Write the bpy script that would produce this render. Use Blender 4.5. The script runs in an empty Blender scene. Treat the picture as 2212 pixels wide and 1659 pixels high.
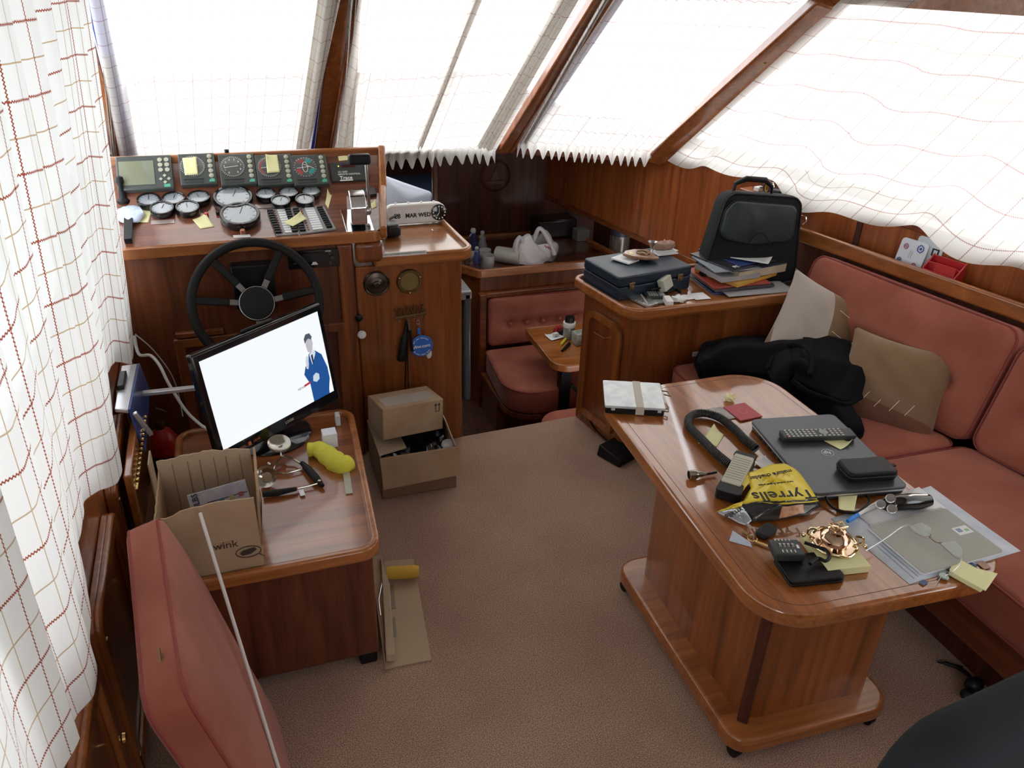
import bpy, bmesh, math, random
from math import sin, cos, pi, sqrt, radians, atan2, hypot
from mathutils import Vector, Matrix, Euler
import mathutils
random.seed(7)
sc = bpy.context.scene
COL = sc.collection

# ------------------------------------------------------------------ camera
RM = Matrix(((0.94578381, 0.12835688, -0.29835798), (-0.32345873, 0.45552277, -0.82938137), (0.02945205, 0.88092197, 0.47234422)))
CAM = Vector((0, 0, 1.8)); FPX = 1700.0
cd = bpy.data.cameras.new('camera'); cam = bpy.data.objects.new('camera', cd); COL.objects.link(cam)
cam.matrix_world = Matrix.Translation(CAM) @ RM.to_4x4()
cd.sensor_width = 36; cd.lens = FPX / 2212 * 36; cd.clip_start = 0.02; cd.clip_end = 200
cd.dof.use_dof = True; cd.dof.focus_distance = 2.3; cd.dof.aperture_fstop = 16
sc.camera = cam

# ------------------------------------------------------------------ view, sky and daylight
sc.view_settings.view_transform = 'Standard'; sc.view_settings.look = 'None'
sc.view_settings.gamma = 1; sc.view_settings.use_curve_mapping = False
sc.view_settings.exposure = -1.28
world = bpy.data.worlds.new('sky'); sc.world = world; world.use_nodes = True
bg = world.node_tree.nodes['Background']
bg.inputs[0].default_value = (0.975, 1.0, 1.0, 1); bg.inputs[1].default_value = 11.0
def portal(c, ux, uy, sx, sy):
    """portal in an opening: c centre, ux/uy axes; light enters along -(ux x uy)"""
    l = bpy.data.lights.new('window_daylight', 'AREA'); l.shape = 'RECTANGLE'; l.size = sx; l.size_y = sy
    o = bpy.data.objects.new('window_daylight', l); COL.objects.link(o)
    ux = Vector(ux).normalized(); uy = Vector(uy).normalized(); uz = ux.cross(uy)
    m = Matrix((ux, uy, uz)).transposed().to_4x4(); m.translation = Vector(c); o.matrix_world = m
    l.cycles.is_portal = True
sc.cycles.max_bounces = 10; sc.cycles.transparent_max_bounces = 12
sc.cycles.use_denoising = True
sc.cycles.sample_clamp_indirect = 8

# ------------------------------------------------------------------ picking points of the place
def ray(px, py): return RM @ Vector((px - 1106, -(py - 829.5), -FPX))
def at(px, py, z=None, X=None, Y=None):
    d = ray(px, py)
    t = (z - CAM.z) / d.z if z is not None else (X - CAM.x) / d.x if X is not None else (Y - CAM.y) / d.y
    return CAM + t * d
def hit(px, py, A, n):
    d = ray(px, py); n = Vector(n); return CAM + d * (((Vector(A) - CAM) @ n) / (d @ n)) if False else CAM + d * ((Vector(A) - CAM).dot(n) / d.dot(n))
def vhit(px, py, A, B):
    return hit(px, py, (A[0], A[1], 0), (B[1] - A[1], -(B[0] - A[0]), 0))

# ------------------------------------------------------------------ mesh building
class MB:
    def __init__(s, m=None): s.v = []; s.f = []; s.mi = []; s.uv = {}; s.m = m or Matrix(); s.cur = 0
    def add(s, vs, fs, uvs=None):
        b = len(s.v); s.v += [s.m @ Vector(p) for p in vs]
        for k, f in enumerate(fs):
            if uvs: s.uv[len(s.f)] = [uvs[i] for i in f]
            s.f.append([b + i for i in f]); s.mi.append(s.cur)
        return s
    def box(s, c, d, rz=0, rot=None):
        R = rot or Matrix.Rotation(rz, 3, 'Z'); c = Vector(c); h = [x / 2 for x in d]
        vs = [c + R @ Vector((x * h[0], y * h[1], z * h[2])) for x, y, z in ((-1,-1,-1),(1,-1,-1),(1,1,-1),(-1,1,-1),(-1,-1,1),(1,-1,1),(1,1,1),(-1,1,1))]
        return s.add(vs, [(0,3,2,1),(4,5,6,7),(0,1,5,4),(1,2,6,5),(2,3,7,6),(3,0,4,7)])
    def bx(s, x0, x1, y0, y1, z0, z1): return s.box(((x0+x1)/2, (y0+y1)/2, (z0+z1)/2), (abs(x1-x0), abs(y1-y0), abs(z1-z0)))
    def bar(s, a, b, w, h, up=(0,0,1)):
        a, b = Vector(a), Vector(b); d = b - a; x = d.normalized(); y = Vector(up).cross(x).normalized(); z = x.cross(y)
        R = Matrix((x, y, z)).transposed(); return s.box((a + b) / 2, (d.length, w, h), rot=R)
    def prism(s, pts, z0, z1):
        n = len(pts); vs = [(p[0], p[1], z0) for p in pts] + [(p[0], p[1], z1) for p in pts]
        return s.add(vs, [list(range(n))[::-1], list(range(n, 2*n))] + [(i, (i+1) % n, n + (i+1) % n, n + i) for i in range(n)])
    def hexa(s, lo, hi):
        n = len(lo); return s.add(list(lo) + list(hi), [list(range(n))[::-1], list(range(n, 2*n))] + [(i, (i+1) % n, n + (i+1) % n, n + i) for i in range(n)])
    def ring(s, outer, inner, z0, z1):
        n = len(outer); vs = [(p[0], p[1], z0) for p in outer] + [(p[0], p[1], z1) for p in outer] + [(p[0], p[1], z0) for p in inner] + [(p[0], p[1], z1) for p in inner]
        fs = []
        for i in range(n):
            j = (i+1) % n; fs += [(i, j, n+j, n+i), (n+i, n+j, 3*n+j, 3*n+i), (2*n+j, 2*n+i, 3*n+i, 3*n+j), (j, i, 2*n+i, 2*n+j)]
        return s.add(vs, fs)
    def tube(s, pts, r, n=10, closed=False, rs=None):
        P = [Vector(p) for p in pts]; k = len(P); vs = []; prev = None
        for i in range(k):
            t = (P[(i+1) % k] - P[i-1]) if closed or 0 < i < k-1 else (P[1]-P[0] if i == 0 else P[-1]-P[-2])
            t = t.normalized() if t.length > 1e-9 else Vector((0,0,1))
            if prev is None: a = t.orthogonal().normalized()
            else:
                a = prev - t * prev.dot(t); a = a.normalized() if a.length > 1e-6 else t.orthogonal().normalized()
            prev = a; b = t.cross(a); rr = rs[i] if rs else r
            vs += [P[i] + (a * cos(2*pi*j/n) + b * sin(2*pi*j/n)) * rr for j in range(n)]
        fs = []
        for i in range(k if closed else k-1):
            i2 = (i+1) % k; fs += [(i*n+j, i*n+(j+1) % n, i2*n+(j+1) % n, i2*n+j) for j in range(n)]
        if not closed: fs += [list(range(n))[::-1], [(k-1)*n + j for j in range(n)]]
        return s.add(vs, fs)
    def lathe(s, prof, n=24, c=(0,0,0), axis=None, start=0, stop=2*pi):
        c = Vector(c); z = Vector(axis or (0,0,1)).normalized(); x = z.orthogonal().normalized(); y = z.cross(x); vs = []
        for r, h in prof: vs += [c + z*h + (x*cos(2*pi*j/n) + y*sin(2*pi*j/n)) * max(r, 1e-5) for j in range(n)]
        fs = []
        for i in range(len(prof)-1): fs += [(i*n+j, i*n+(j+1) % n, (i+1)*n+(j+1) % n, (i+1)*n+j) for j in range(n)]
        return s.add(vs, fs + [list(range(n))[::-1], [(len(prof)-1)*n + j for j in range(n)]])
    def ball(s, c, r, n=16, rot=None, rnd=0):
        if not hasattr(r, '__len__'): r = (r, r, r)
        R = rot or Matrix.Identity(3); c = Vector(c); vs = []; m = n // 2
        for i in range(m+1):
            for j in range(n):
                a, b = pi*i/m, 2*pi*j/n; k = 1 + (random.uniform(-rnd, rnd) if 0 < i < m else 0)
                vs.append(c + R @ Vector((r[0]*sin(a)*cos(b)*k, r[1]*sin(a)*sin(b)*k, r[2]*cos(a)*k)))
        return s.add(vs, [(i*n+j, (i+1)*n+j, (i+1)*n+(j+1) % n, i*n+(j+1) % n) for i in range(m) for j in range(n)])
    def grid(s, nu, nv, fn, uv=None):
        vs = [fn(i/nu, j/nv) for j in range(nv+1) for i in range(nu+1)]
        uvs = [uv(i/nu, j/nv) if uv else (i/nu, j/nv) for j in range(nv+1) for i in range(nu+1)]
        w = nu+1; return s.add(vs, [(j*w+i, j*w+i+1, (j+1)*w+i+1, (j+1)*w+i) for j in range(nv) for i in range(nu)], uvs)
    def slab(s, outline, z0, z1, r, top=None, bot=None, rings=10, bevr=5):
        """rounded pad over a star-shaped outline; top(x,y,t) adds height (t = 1 at the rim, 0 in the middle)"""
        n = len(outline); cx = sum(p[0] for p in outline)/n; cy = sum(p[1] for p in outline)/n
        R = min(hypot(p[0]-cx, p[1]-cy) for p in outline); r = min(r, (z1-z0)/2, R*.9)
        def layer(inset, z, fn=None, sg=1):
            out = []
            for p in outline:
                d = hypot(p[0]-cx, p[1]-cy); k = max(0, 1-inset/d) if inset < d else 0
                x, y = cx+(p[0]-cx)*k, cy+(p[1]-cy)*k; out.append((x, y, z + (fn(x, y, k)*sg if fn else 0)))
            return out
        L = []
        def inner(zz, fn, sg):
            res = []
            for q in range(rings, 0, -1):
                k = q/rings; res.append([(cx+(p[0]-cx)*k*(1-r/hypot(p[0]-cx, p[1]-cy)), cy+(p[1]-cy)*k*(1-r/hypot(p[0]-cx, p[1]-cy))) for p in outline])
            return [[(x, y, zz + (fn(x, y, (rings-i)/rings)*sg if fn else 0)) for x, y in row] for i, row in enumerate(res)]
        topr = inner(z1, top, 1); botr = inner(z0, bot, -1)
        L += botr[::-1]
        for i in range(1, bevr+1):
            a = pi/2*i/bevr; L.append(layer(r*(1-sin(a)), z0 + r*(1-cos(a))))
        for i in range(0, bevr):
            a = pi/2*i/bevr; L.append(layer(r*(1-cos(a)), z1 - r + r*sin(a)))
        L += topr
        vs = [p for l in L for p in l]; fs = []
        for i in range(len(L)-1): fs += [(i*n+j, i*n+(j+1) % n, (i+1)*n+(j+1) % n, (i+1)*n+j) for j in range(n)]
        fs += [list(range(n))[::-1], [(len(L)-1)*n+j for j in range(n)]]
        return s.add(vs, fs)

def roundpoly(pts, rad, n=6):
    out = []; k = len(pts)
    for i in range(k):
        p = Vector(pts[i][:2]); a = Vector(pts[i-1][:2]); b = Vector(pts[(i+1) % k][:2]); r = rad[i] if hasattr(rad, '__len__') else rad
        if r < 1e-5: out.append((p.x, p.y)); continue
        u = (a-p).normalized(); v = (b-p).normalized(); ang = u.angle(v); d = min(r / math.tan(ang/2), (a-p).length*.49, (b-p).length*.49)
        rr = d*math.tan(ang/2); c = p + (u+v).normalized() * (rr / sin(ang/2))
        s0 = p+u*d-c; s1 = p+v*d-c
        a0 = atan2(s0.y, s0.x); a1 = atan2(s1.y, s1.x); da = (a1-a0+pi) % (2*pi)-pi
        out += [(c.x+rr*cos(a0+da*q/n), c.y+rr*sin(a0+da*q/n)) for q in range(n+1)]
    return out
def rrect(x0, y0, x1, y1, r, n=6): return roundpoly([(x0,y0),(x1,y0),(x1,y1),(x0,y1)], r, n)
def dense(pts, step):
    out = []
    for i in range(len(pts)):
        a = Vector(pts[i]); b = Vector(pts[(i+1) % len(pts)]); m = max(1, int((b-a).length/step))
        out += [tuple(a.lerp(b, q/m)) for q in range(m)]
    return out
def inset(pts, d):
    n = len(pts); out = []; area = sum(pts[i][0]*pts[(i+1) % n][1]-pts[(i+1) % n][0]*pts[i][1] for i in range(n)); sg = 1 if area > 0 else -1
    for i in range(n):
        a = Vector(pts[i-1]); p = Vector(pts[i]); b = Vector(pts[(i+1) % n]); e1 = p-a; e2 = b-p
        if e1.length < 1e-9: e1 = e2
        if e2.length < 1e-9: e2 = e1
        e1 = e1.normalized(); e2 = e2.normalized()
        n1 = Vector((-e1.y, e1.x))*sg; n2 = Vector((-e2.y, e2.x))*sg; m = n1+n2; m = m.normalized() if m.length > 1e-6 else n1
        out.append(tuple(p + m*d/max(.35, m.dot(n1))))
    return out
def smooth_path(pts, n=8, closed=False):
    P = [Vector(p) for p in pts]; out = []; k = len(P)
    for i in range(k if closed else k-1):
        g = (lambda q: P[q % k]) if closed else (lambda q: P[max(0, min(k-1, q))])
        p0, p1, p2, p3 = g(i-1), g(i), g(i+1), g(i+2)
        for j in range(n):
            t = j/n; out.append(0.5*((2*p1)+(p2-p0)*t+(2*p0-5*p1+4*p2-p3)*t*t+(3*p1-p0-3*p2+p3)*t**3))
    if not closed: out.append(P[-1])
    return out

INV = {}
def obj(name, mb, mats, parent=None, smooth=True, bevel=0, local=False, kind=None, label=None, seg=2, sub=0, ang=35):
    me = bpy.data.meshes.new(name); vs = mb.v
    if parent is not None and not local:
        iv = INV[parent.name]; vs = [iv @ v for v in vs]
    me.from_pydata([tuple(v) for v in vs], [], mb.f)
    mats = mats if isinstance(mats, (list, tuple)) else [mats]
    for m in mats: me.materials.append(m)
    me.polygons.foreach_set('material_index', mb.mi)
    if mb.uv:
        ul = me.uv_layers.new(name='UVMap')
        for p in me.polygons:
            if p.index in mb.uv:
                for k, li in enumerate(p.loop_indices): ul.data[li].uv = mb.uv[p.index][k]
    bm = bmesh.new(); bm.from_mesh(me)
    bmesh.ops.remove_doubles(bm, verts=bm.verts, dist=1e-6)
    if not mb.uv: bmesh.ops.recalc_face_normals(bm, faces=bm.faces)
    bm.to_mesh(me); bm.free()
    if smooth:
        me.polygons.foreach_set('use_smooth', [True]*len(me.polygons)); me.set_sharp_from_angle(angle=radians(ang))
    o = bpy.data.objects.new(name, me); COL.objects.link(o)
    if bevel:
        b = o.modifiers.new('bevel', 'BEVEL'); b.width = bevel; b.segments = seg; b.limit_method = 'ANGLE'; b.angle_limit = radians(40); b.harden_normals = False
        if smooth: me.polygons.foreach_set('use_smooth', [True]*len(me.polygons)); me.set_sharp_from_angle(angle=radians(60))
    if sub:
        m = o.modifiers.new('sub', 'SUBSURF'); m.levels = sub; m.render_levels = sub
    if parent is not None:
        o.parent = parent; INV[o.name] = Matrix() if local else INV[parent.name]
        if local: INV[o.name] = INV[parent.name]
    else: INV[o.name] = Matrix()
    if kind: o['kind'] = kind
    if label: o['label'] = label
    return o
def thing(name, label, cat, loc=(0,0,0), rz=0, group=None, rot=None):
    o = bpy.data.objects.new(name, None); COL.objects.link(o); o.empty_display_size = .05
    m = Matrix.Translation(Vector(loc)) @ (rot.to_4x4() if rot else Matrix.Rotation(rz, 4, 'Z'))
    o.matrix_world = m; o['label'] = label; o['category'] = cat
    if group: o['group'] = group
    INV[o.name] = m.inverted(); return o
def tag(o, label, cat, group=None, kind=None):
    o['label'] = label; o['category'] = cat
    if group: o['group'] = group
    if kind: o['kind'] = kind
    return o
def struct(name, mb, m, **k): return obj(name, mb, m, kind='structure', **k)
def frame(o, x, y=None, z=None):
    """4x4 from origin and axes"""
    x = Vector(x).normalized()
    if z is not None: z = Vector(z).normalized(); y = z.cross(x).normalized(); x = y.cross(z)
    else: y = Vector(y); z = x.cross(y).normalized(); y = z.cross(x)
    m = Matrix((x, y, z)).transposed().to_4x4(); m.translation = Vector(o); return m
def text_mb(mb, txt, size, M4, ext=0.0006, align='CENTER', shear=0, bold=0, spacing=1):
    cu = bpy.data.curves.new('t', 'FONT'); cu.body = txt; cu.size = size; cu.extrude = ext; cu.align_x = align; cu.align_y = 'CENTER'; cu.shear = shear; cu.offset = bold; cu.space_character = spacing; cu.resolution_u = 3
    to = bpy.data.objects.new('t', cu); COL.objects.link(to)
    dg = bpy.context.evaluated_depsgraph_get(); me = bpy.data.meshes.new_from_object(to.evaluated_get(dg))
    b = len(mb.v); mb.v += [mb.m @ (M4 @ v.co) for v in me.vertices]
    for p in me.polygons: mb.f.append([b+i for i in p.vertices]); mb.mi.append(mb.cur)
    bpy.data.objects.remove(to); bpy.data.curves.remove(cu); bpy.data.meshes.remove(me)

# ------------------------------------------------------------------ materials
def new_mat(name):
    m = bpy.data.materials.new(name); m.use_nodes = True; nt = m.node_tree; return m, nt, nt.nodes['Principled BSDF']
def setp(p, **k):
    for a, b in k.items():
        n = a.replace('_', ' ')
        if n in p.inputs: p.inputs[n].default_value = b
def c4(c): return (c[0], c[1], c[2], 1)
def srgb(r, g, b):
    f = lambda v: (v/255/12.92) if v/255 <= .04045 else ((v/255+.055)/1.055)**2.4
    return (f(r), f(g), f(b))
def mat(name, col, rough=.5, metal=0, coat=0, sheen=0, spec=.5, bump=None, var=None, emit=None, alpha=1, trans=0, ior=1.45, coatr=.08):
    m, nt, p = new_mat(name); N = nt.nodes; L = nt.links
    setp(p, Base_Color=c4(col), Roughness=rough, Metallic=metal, Coat_Weight=coat, Coat_Roughness=coatr, Sheen_Weight=sheen, Specular_IOR_Level=spec, Alpha=alpha, Transmission_Weight=trans, IOR=ior)
    if emit: setp(p, Emission_Color=c4(emit[0]), Emission_Strength=emit[1])
    tc = N.new('ShaderNodeTexCoord')
    if var:
        nz = N.new('ShaderNodeTexNoise'); nz.inputs['Scale'].default_value = var[0]; nz.inputs['Detail'].default_value = 4; L.new(tc.outputs['Object'], nz.inputs['Vector'])
        mx = N.new('ShaderNodeMix'); mx.data_type = 'RGBA'; mx.inputs[6].default_value = c4(col); mx.inputs[7].default_value = c4(var[1])
        mr = N.new('ShaderNodeMapRange'); mr.inputs[1].default_value = .38; mr.inputs[2].default_value = .64; L.new(nz.outputs['Fac'], mr.inputs[0])
        L.new(mr.outputs[0], mx.inputs[0]); L.new(mx.outputs[2], p.inputs['Base Color'])
    if bump:
        nb = N.new('ShaderNodeTexNoise'); nb.inputs['Scale'].default_value = bump[0]; nb.inputs['Detail'].default_value = 3; L.new(tc.outputs['Object'], nb.inputs['Vector'])
        b = N.new('ShaderNodeBump'); b.inputs['Strength'].default_value = bump[1]; b.inputs['Distance'].default_value = bump[2] if len(bump) > 2 else .002
        L.new(nb.outputs['Fac'], b.inputs['Height']); L.new(b.outputs[0], p.inputs['Normal'])
    return m
def wood(name, dark, mid, light, axis='Z', rough=.32, coat=.6, sc_=1.0, coatr=.1, off=0.0):
    m, nt, p = new_mat(name); N = nt.nodes; L = nt.links
    tc = N.new('ShaderNodeTexCoord'); mp = N.new('ShaderNodeMapping'); L.new(tc.outputs['Object'], mp.inputs[0])
    s = [14*sc_]*3; s['XYZ'.index(axis)] = .9*sc_; mp.inputs['Scale'].default_value = s; mp.inputs['Location'].default_value = (off, off*.7, off*1.3)
    n1 = N.new('ShaderNodeTexNoise'); n1.inputs['Scale'].default_value = 1.6; n1.inputs['Detail'].default_value = 7; n1.inputs['Roughness'].default_value = .62; n1.inputs['Distortion'].default_value = .8; L.new(mp.outputs[0], n1.inputs['Vector'])
    rp = N.new('ShaderNodeValToRGB'); e = rp.color_ramp.elements; e[0].position = .3; e[0].color = c4(dark); e[1].position = .72; e[1].color = c4(light); q = e.new(.5); q.color = c4(mid); L.new(n1.outputs['Fac'], rp.inputs[0])
    n2 = N.new('ShaderNodeTexNoise'); n2.inputs['Scale'].default_value = 5; n2.inputs['Detail'].default_value = 10; n2.inputs['Roughness'].default_value = .75; L.new(mp.outputs[0], n2.inputs['Vector'])
    mr = N.new('ShaderNodeMapRange'); mr.inputs[1].default_value = .35; mr.inputs[2].default_value = .65; mr.inputs[3].default_value = .78; mr.inputs[4].default_value = 1.12; L.new(n2.outputs['Fac'], mr.inputs[0])
    mul = N.new('ShaderNodeVectorMath'); mul.operation = 'SCALE'; L.new(rp.outputs[0], mul.inputs[0]); L.new(mr.outputs[0], mul.inputs['Scale'])
    L.new(mul.outputs[0], p.inputs['Base Color'])
    setp(p, Roughness=rough, Coat_Weight=coat, Coat_Roughness=coatr, Specular_IOR_Level=.4, Coat_IOR=1.75 if coat >= .8 else 1.5)
    b = N.new('ShaderNodeBump'); b.inputs['Strength'].default_value = .12; b.inputs['Distance'].default_value = .0006; L.new(n2.outputs['Fac'], b.inputs['Height']); L.new(b.outputs[0], p.inputs['Normal'])
    return m
WD, WMi, WL = (.08,.019,.005), (.18,.047,.011), (.28,.086,.022)
wood_v = wood('wood_panel_vertical', WD, WMi, WL, 'Z', .38, .35)
wood_x = wood('wood_panel_crosswise', WD, WMi, WL, 'X', .38, .4)
wood_y = wood('wood_panel_lengthwise', WD, WMi, WL, 'Y', .38, .4)
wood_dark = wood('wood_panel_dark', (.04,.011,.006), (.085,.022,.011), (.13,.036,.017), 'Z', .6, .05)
trim_x = wood('wood_trim_crosswise', (.20,.058,.013), (.34,.112,.028), (.45,.165,.048), 'X', .3, .6)
trim_y = wood('wood_trim_lengthwise', (.20,.058,.013), (.34,.112,.028), (.45,.165,.048), 'Y', .3, .6)
trim_z = wood('wood_trim_vertical', (.16,.044,.011), (.27,.082,.020), (.38,.13,.036), 'Z', .3, .6)
table_wood = wood('wood_table_gloss', (.20,.055,.010), (.35,.108,.021), (.46,.16,.038), 'Y', .3, 1.0, 1.3, .05)
desk_wood = wood('wood_locker_top', (.14,.038,.010), (.26,.076,.021), (.36,.12,.036), 'X', .3, .8, 1.0, .12)
top_wood = wood('wood_counter_gloss', (.20,.062,.013), (.35,.12,.026), (.46,.175,.042), 'X', .3, .9, 1.0, .1)
dash_wood = wood('wood_dash', (.10,.028,.014), (.18,.055,.026), (.25,.085,.04), 'X', .3, .8, 1.2, .13)
red = mat('red_velour', (.29,.075,.045), .85, sheen=.12, bump=(220,.25,.001), var=(5, (.37,.115,.072)))
red_dark = mat('red_piping', (.26,.055,.045), .8)
carpet, nt, p = new_mat('carpet')
N, L = nt.nodes, nt.links; tc = N.new('ShaderNodeTexCoord')
def noise(nt, scale, detail=4):
    n = nt.nodes.new('ShaderNodeTexNoise'); n.inputs['Scale'].default_value = scale; n.inputs['Detail'].default_value = detail; nt.links.new(tc.outputs['Object'], n.inputs['Vector']); return n
a1 = noise(nt, 340, 3); a2 = noise(nt, 3.5, 3); a3 = noise(nt, 620, 1)
r1 = N.new('ShaderNodeValToRGB'); e = r1.color_ramp.elements; e[0].position = .30; e[0].color = (.13,.07,.05,1); e[1].position = .66; e[1].color = (.60,.42,.32,1); q = e.new(.5); q.color = (.37,.24,.178,1); L.new(a1.outputs['Fac'], r1.inputs[0])
mx = N.new('ShaderNodeMix'); mx.data_type = 'RGBA'; mx.blend_type = 'MULTIPLY'; mx.inputs[0].default_value = 1; L.new(r1.outputs[0], mx.inputs[6])
r2 = N.new('ShaderNodeValToRGB'); e = r2.color_ramp.elements; e[0].position = .3; e[0].color = (.88,.80,.80,1); e[1].position = .7; e[1].color = (1.05,1.05,1.0,1); L.new(a2.outputs['Fac'], r2.inputs[0]); L.new(r2.outputs[0], mx.inputs[7]); L.new(mx.outputs[2], p.inputs['Base Color'])
bb = N.new('ShaderNodeBump'); bb.inputs['Strength'].default_value = .35; bb.inputs['Distance'].default_value = .003; L.new(a3.outputs['Fac'], bb.inputs['Height']); L.new(bb.outputs[0], p.inputs['Normal']); setp(p, Roughness=.95, Sheen_Weight=.2, Specular_IOR_Level=.1)

# curtain cloth: check of rust and tan threads on a translucent white weave, drawn in cloth metres (UV)
def curtain_mat(name, trn, per=.11, line_wash=0.0, lw=1.0, trl=.5, base=(.88,.855,.80)):
    m, nt, p = new_mat(name); N, L = nt.nodes, nt.links; out = N['Material Output']
    uv = N.new('ShaderNodeUVMap'); sp = N.new('ShaderNodeSeparateXYZ'); L.new(uv.outputs[0], sp.inputs[0])
    def mth(op, a, b=None):
        n = N.new('ShaderNodeMath'); n.operation = op
        for i, q in enumerate((a, b)):
            if q is None: continue
            if isinstance(q, (int, float)): n.inputs[i].default_value = q
            else: L.new(q, n.inputs[i])
        return n.outputs[0]
    def lines(co, per, off, w, wig=None):
        c = co if wig is None else mth('ADD', co, wig)
        f = mth('FRACT', mth('ADD', mth('DIVIDE', c, per), off)); d = mth('ABSOLUTE', mth('SUBTRACT', f, .5))
        return mth('LESS_THAN', d, w/per)
    wig = lambda co: mth('MULTIPLY', mth('SINE', mth('MULTIPLY', co, 900)), .0014)
    U, Vv = sp.outputs[0], sp.outputs[1]
    rust = mth('MAXIMUM', lines(U, per, 0, .0018*lw, wig(Vv)), lines(Vv, per, 0, .0018*lw, wig(U)))
    tan = mth('MAXIMUM', lines(U, per, .5, .0014*lw), lines(Vv, per, .5, .0014*lw))
    m1 = N.new('ShaderNodeMix'); m1.data_type = 'RGBA'; m1.inputs[6].default_value = tuple(base)+(1,); m1.inputs[7].default_value = tuple(q+(1-q)*line_wash for q in (.50,.38,.24))+(1,); L.new(tan, m1.inputs[0])
    m2 = N.new('ShaderNodeMix'); m2.data_type = 'RGBA'; L.new(m1.outputs[2], m2.inputs[6]); m2.inputs[7].default_value = tuple(q+(.9-q)*line_wash for q in (.30,.07,.04))+(1,); L.new(rust, m2.inputs[0])
    dif = N.new('ShaderNodeBsdfDiffuse'); tr = N.new('ShaderNodeBsdfTranslucent'); tp = N.new('ShaderNodeBsdfTransparent')
    L.new(m2.outputs[2], dif.inputs[0]); L.new(m2.outputs[2], tr.inputs[0]); L.new(m2.outputs[2], tp.inputs[0])
    s1 = N.new('ShaderNodeMixShader'); s1.inputs[0].default_value = trl; L.new(dif.outputs[0], s1.inputs[1]); L.new(tr.outputs[0], s1.inputs[2])
    s2 = N.new('ShaderNodeMixShader'); s2.inputs[0].default_value = trn; L.new(s1.outputs[0], s2.inputs[1]); L.new(tp.outputs[0], s2.inputs[2])
    L.new(s2.outputs[0], out.inputs[0]); return m
curtain = curtain_mat('curtain_cloth', .045, per=.125, trl=.21, base=(.80,.81,.79))
curtain_edge = curtain_mat('curtain_cloth_gathered', .04, per=.12, trl=.2, base=(.78,.76,.72))
curtain_thin = curtain_mat('curtain_cloth_faded', .24, per=.15, line_wash=.2, lw=.9, trl=.45)
def glass_mat(name, tint=(1,1,1)):
    m, nt, p = new_mat(name); N, L = nt.nodes, nt.links
    t = N.new('ShaderNodeBsdfTransparent'); t.inputs[0].default_value = c4(tint); g = N.new('ShaderNodeBsdfGlossy'); g.inputs['Roughness'].default_value = .02
    f = N.new('ShaderNodeLayerWeight'); f.inputs[0].default_value = .5; f2 = N.new('ShaderNodeMath'); f2.operation = 'POWER'; f2.inputs[1].default_value = 4; L.new(f.outputs['Facing'], f2.inputs[0]); f3 = N.new('ShaderNodeMath'); f3.operation = 'MULTIPLY_ADD'; f3.inputs[1].default_value = .3; f3.inputs[2].default_value = .03; L.new(f2.outputs[0], f3.inputs[0]); s = N.new('ShaderNodeMixShader'); L.new(f3.outputs[0], s.inputs[0]); L.new(t.outputs[0], s.inputs[1]); L.new(g.outputs[0], s.inputs[2]); L.new(s.outputs[0], N['Material Output'].inputs[0]); return m
glass = glass_mat('window_glass', (.97,.98,1))
clear = glass_mat('clear_plastic', (.93,.95,.95))
black = mat('black_plastic', (.008,.008,.009), .42, spec=.3)
blackg = mat('black_gloss', (.008,.008,.01), .12, coat=.5)
leather = mat('black_leather', (.009,.009,.010), .42, spec=.3, bump=(300,.3,.0006))
greyblack = mat('charcoal_plastic', (.035,.04,.04), .45)
rubber = mat('black_rubber', (.010,.010,.010), .6, spec=.25)
chrome = mat('chrome', (.75,.76,.78), .1, 1)
steel = mat('brushed_steel', (.5,.5,.5), .3, 1)
nickel = mat('nickel', (.45,.42,.36), .2, 1)
brass = mat('brass', (.55,.37,.14), .22, 1)
oldbrass = mat('aged_brass', (.20,.14,.07), .35, 1, var=(12,(.28,.2,.1)))
bronze = mat('dark_bronze', (.09,.07,.055), .3, .9)
white = mat('white_plastic', (.75,.74,.72), .4)
paper = mat('white_paper', (.78,.79,.80), .8)
postit = mat('yellow_note', (.80,.78,.42), .8)
postit_e = mat('note_edge', (.70,.66,.33), .85)
card = mat('cardboard', (.38,.25,.15), .85, var=(9,(.43,.30,.19)), bump=(120,.15,.001))
card_in = mat('cardboard_inside', (.46,.34,.23), .9)
tape = mat('brown_tape', (.30,.21,.13), .2, coat=.3)
grey = mat('grey_plastic', (.30,.31,.31), .5)
lgrey = mat('light_grey', (.5,.5,.48), .5)
ink = mat('ink_black', (.015,.015,.015), .6)
ink_w = mat('ink_white', (.8,.8,.78), .6)
navy = mat('navy_leatherette', (.009,.020,.038), .38, bump=(260,.35,.0008))
blue = mat('blue_plastic', (.03,.13,.50), .4)
redp = mat('red_paint', (.42,.02,.015), .35)
headliner = mat('headliner', (.52,.50,.46), .8)

# ================================================================== THE SETTING
def WLx(y): return -.405 - .022*(y-1.2)          # port locker face
def WRx(y): return 2.49 - .206*(y-1.73)          # starboard wall face
mb = MB(); mb.prism([(-.5,-1.3),(3.2,-1.3),(3.2,.6),(2.75,1.2),(2.36,2.785),(1.33,2.80),(.78,2.775),(-.5,2.775)], -.03, 0)
struct('floor', mb, carpet, bevel=.012, seg=3)
mb = MB(); mb.bx(-.6,2.6,2.74,6.7,-.66,-.62); struct('floor_lower', mb, wood_dark)
mb = MB(); mb.bx(.78,1.33,2.755,2.775,-.62,-.031); struct('trim_1', mb, wood_v)
# port wall above and behind the lockers
mb = MB(); mb.prism([(WLx(-1.3)-.13,-1.3),(WLx(-1.3)-.17,-1.3),(WLx(4.2)-.17,4.2),(WLx(4.2)-.13,4.2)], -.02, .80)
struct('wall_left', mb, wood_y)
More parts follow.
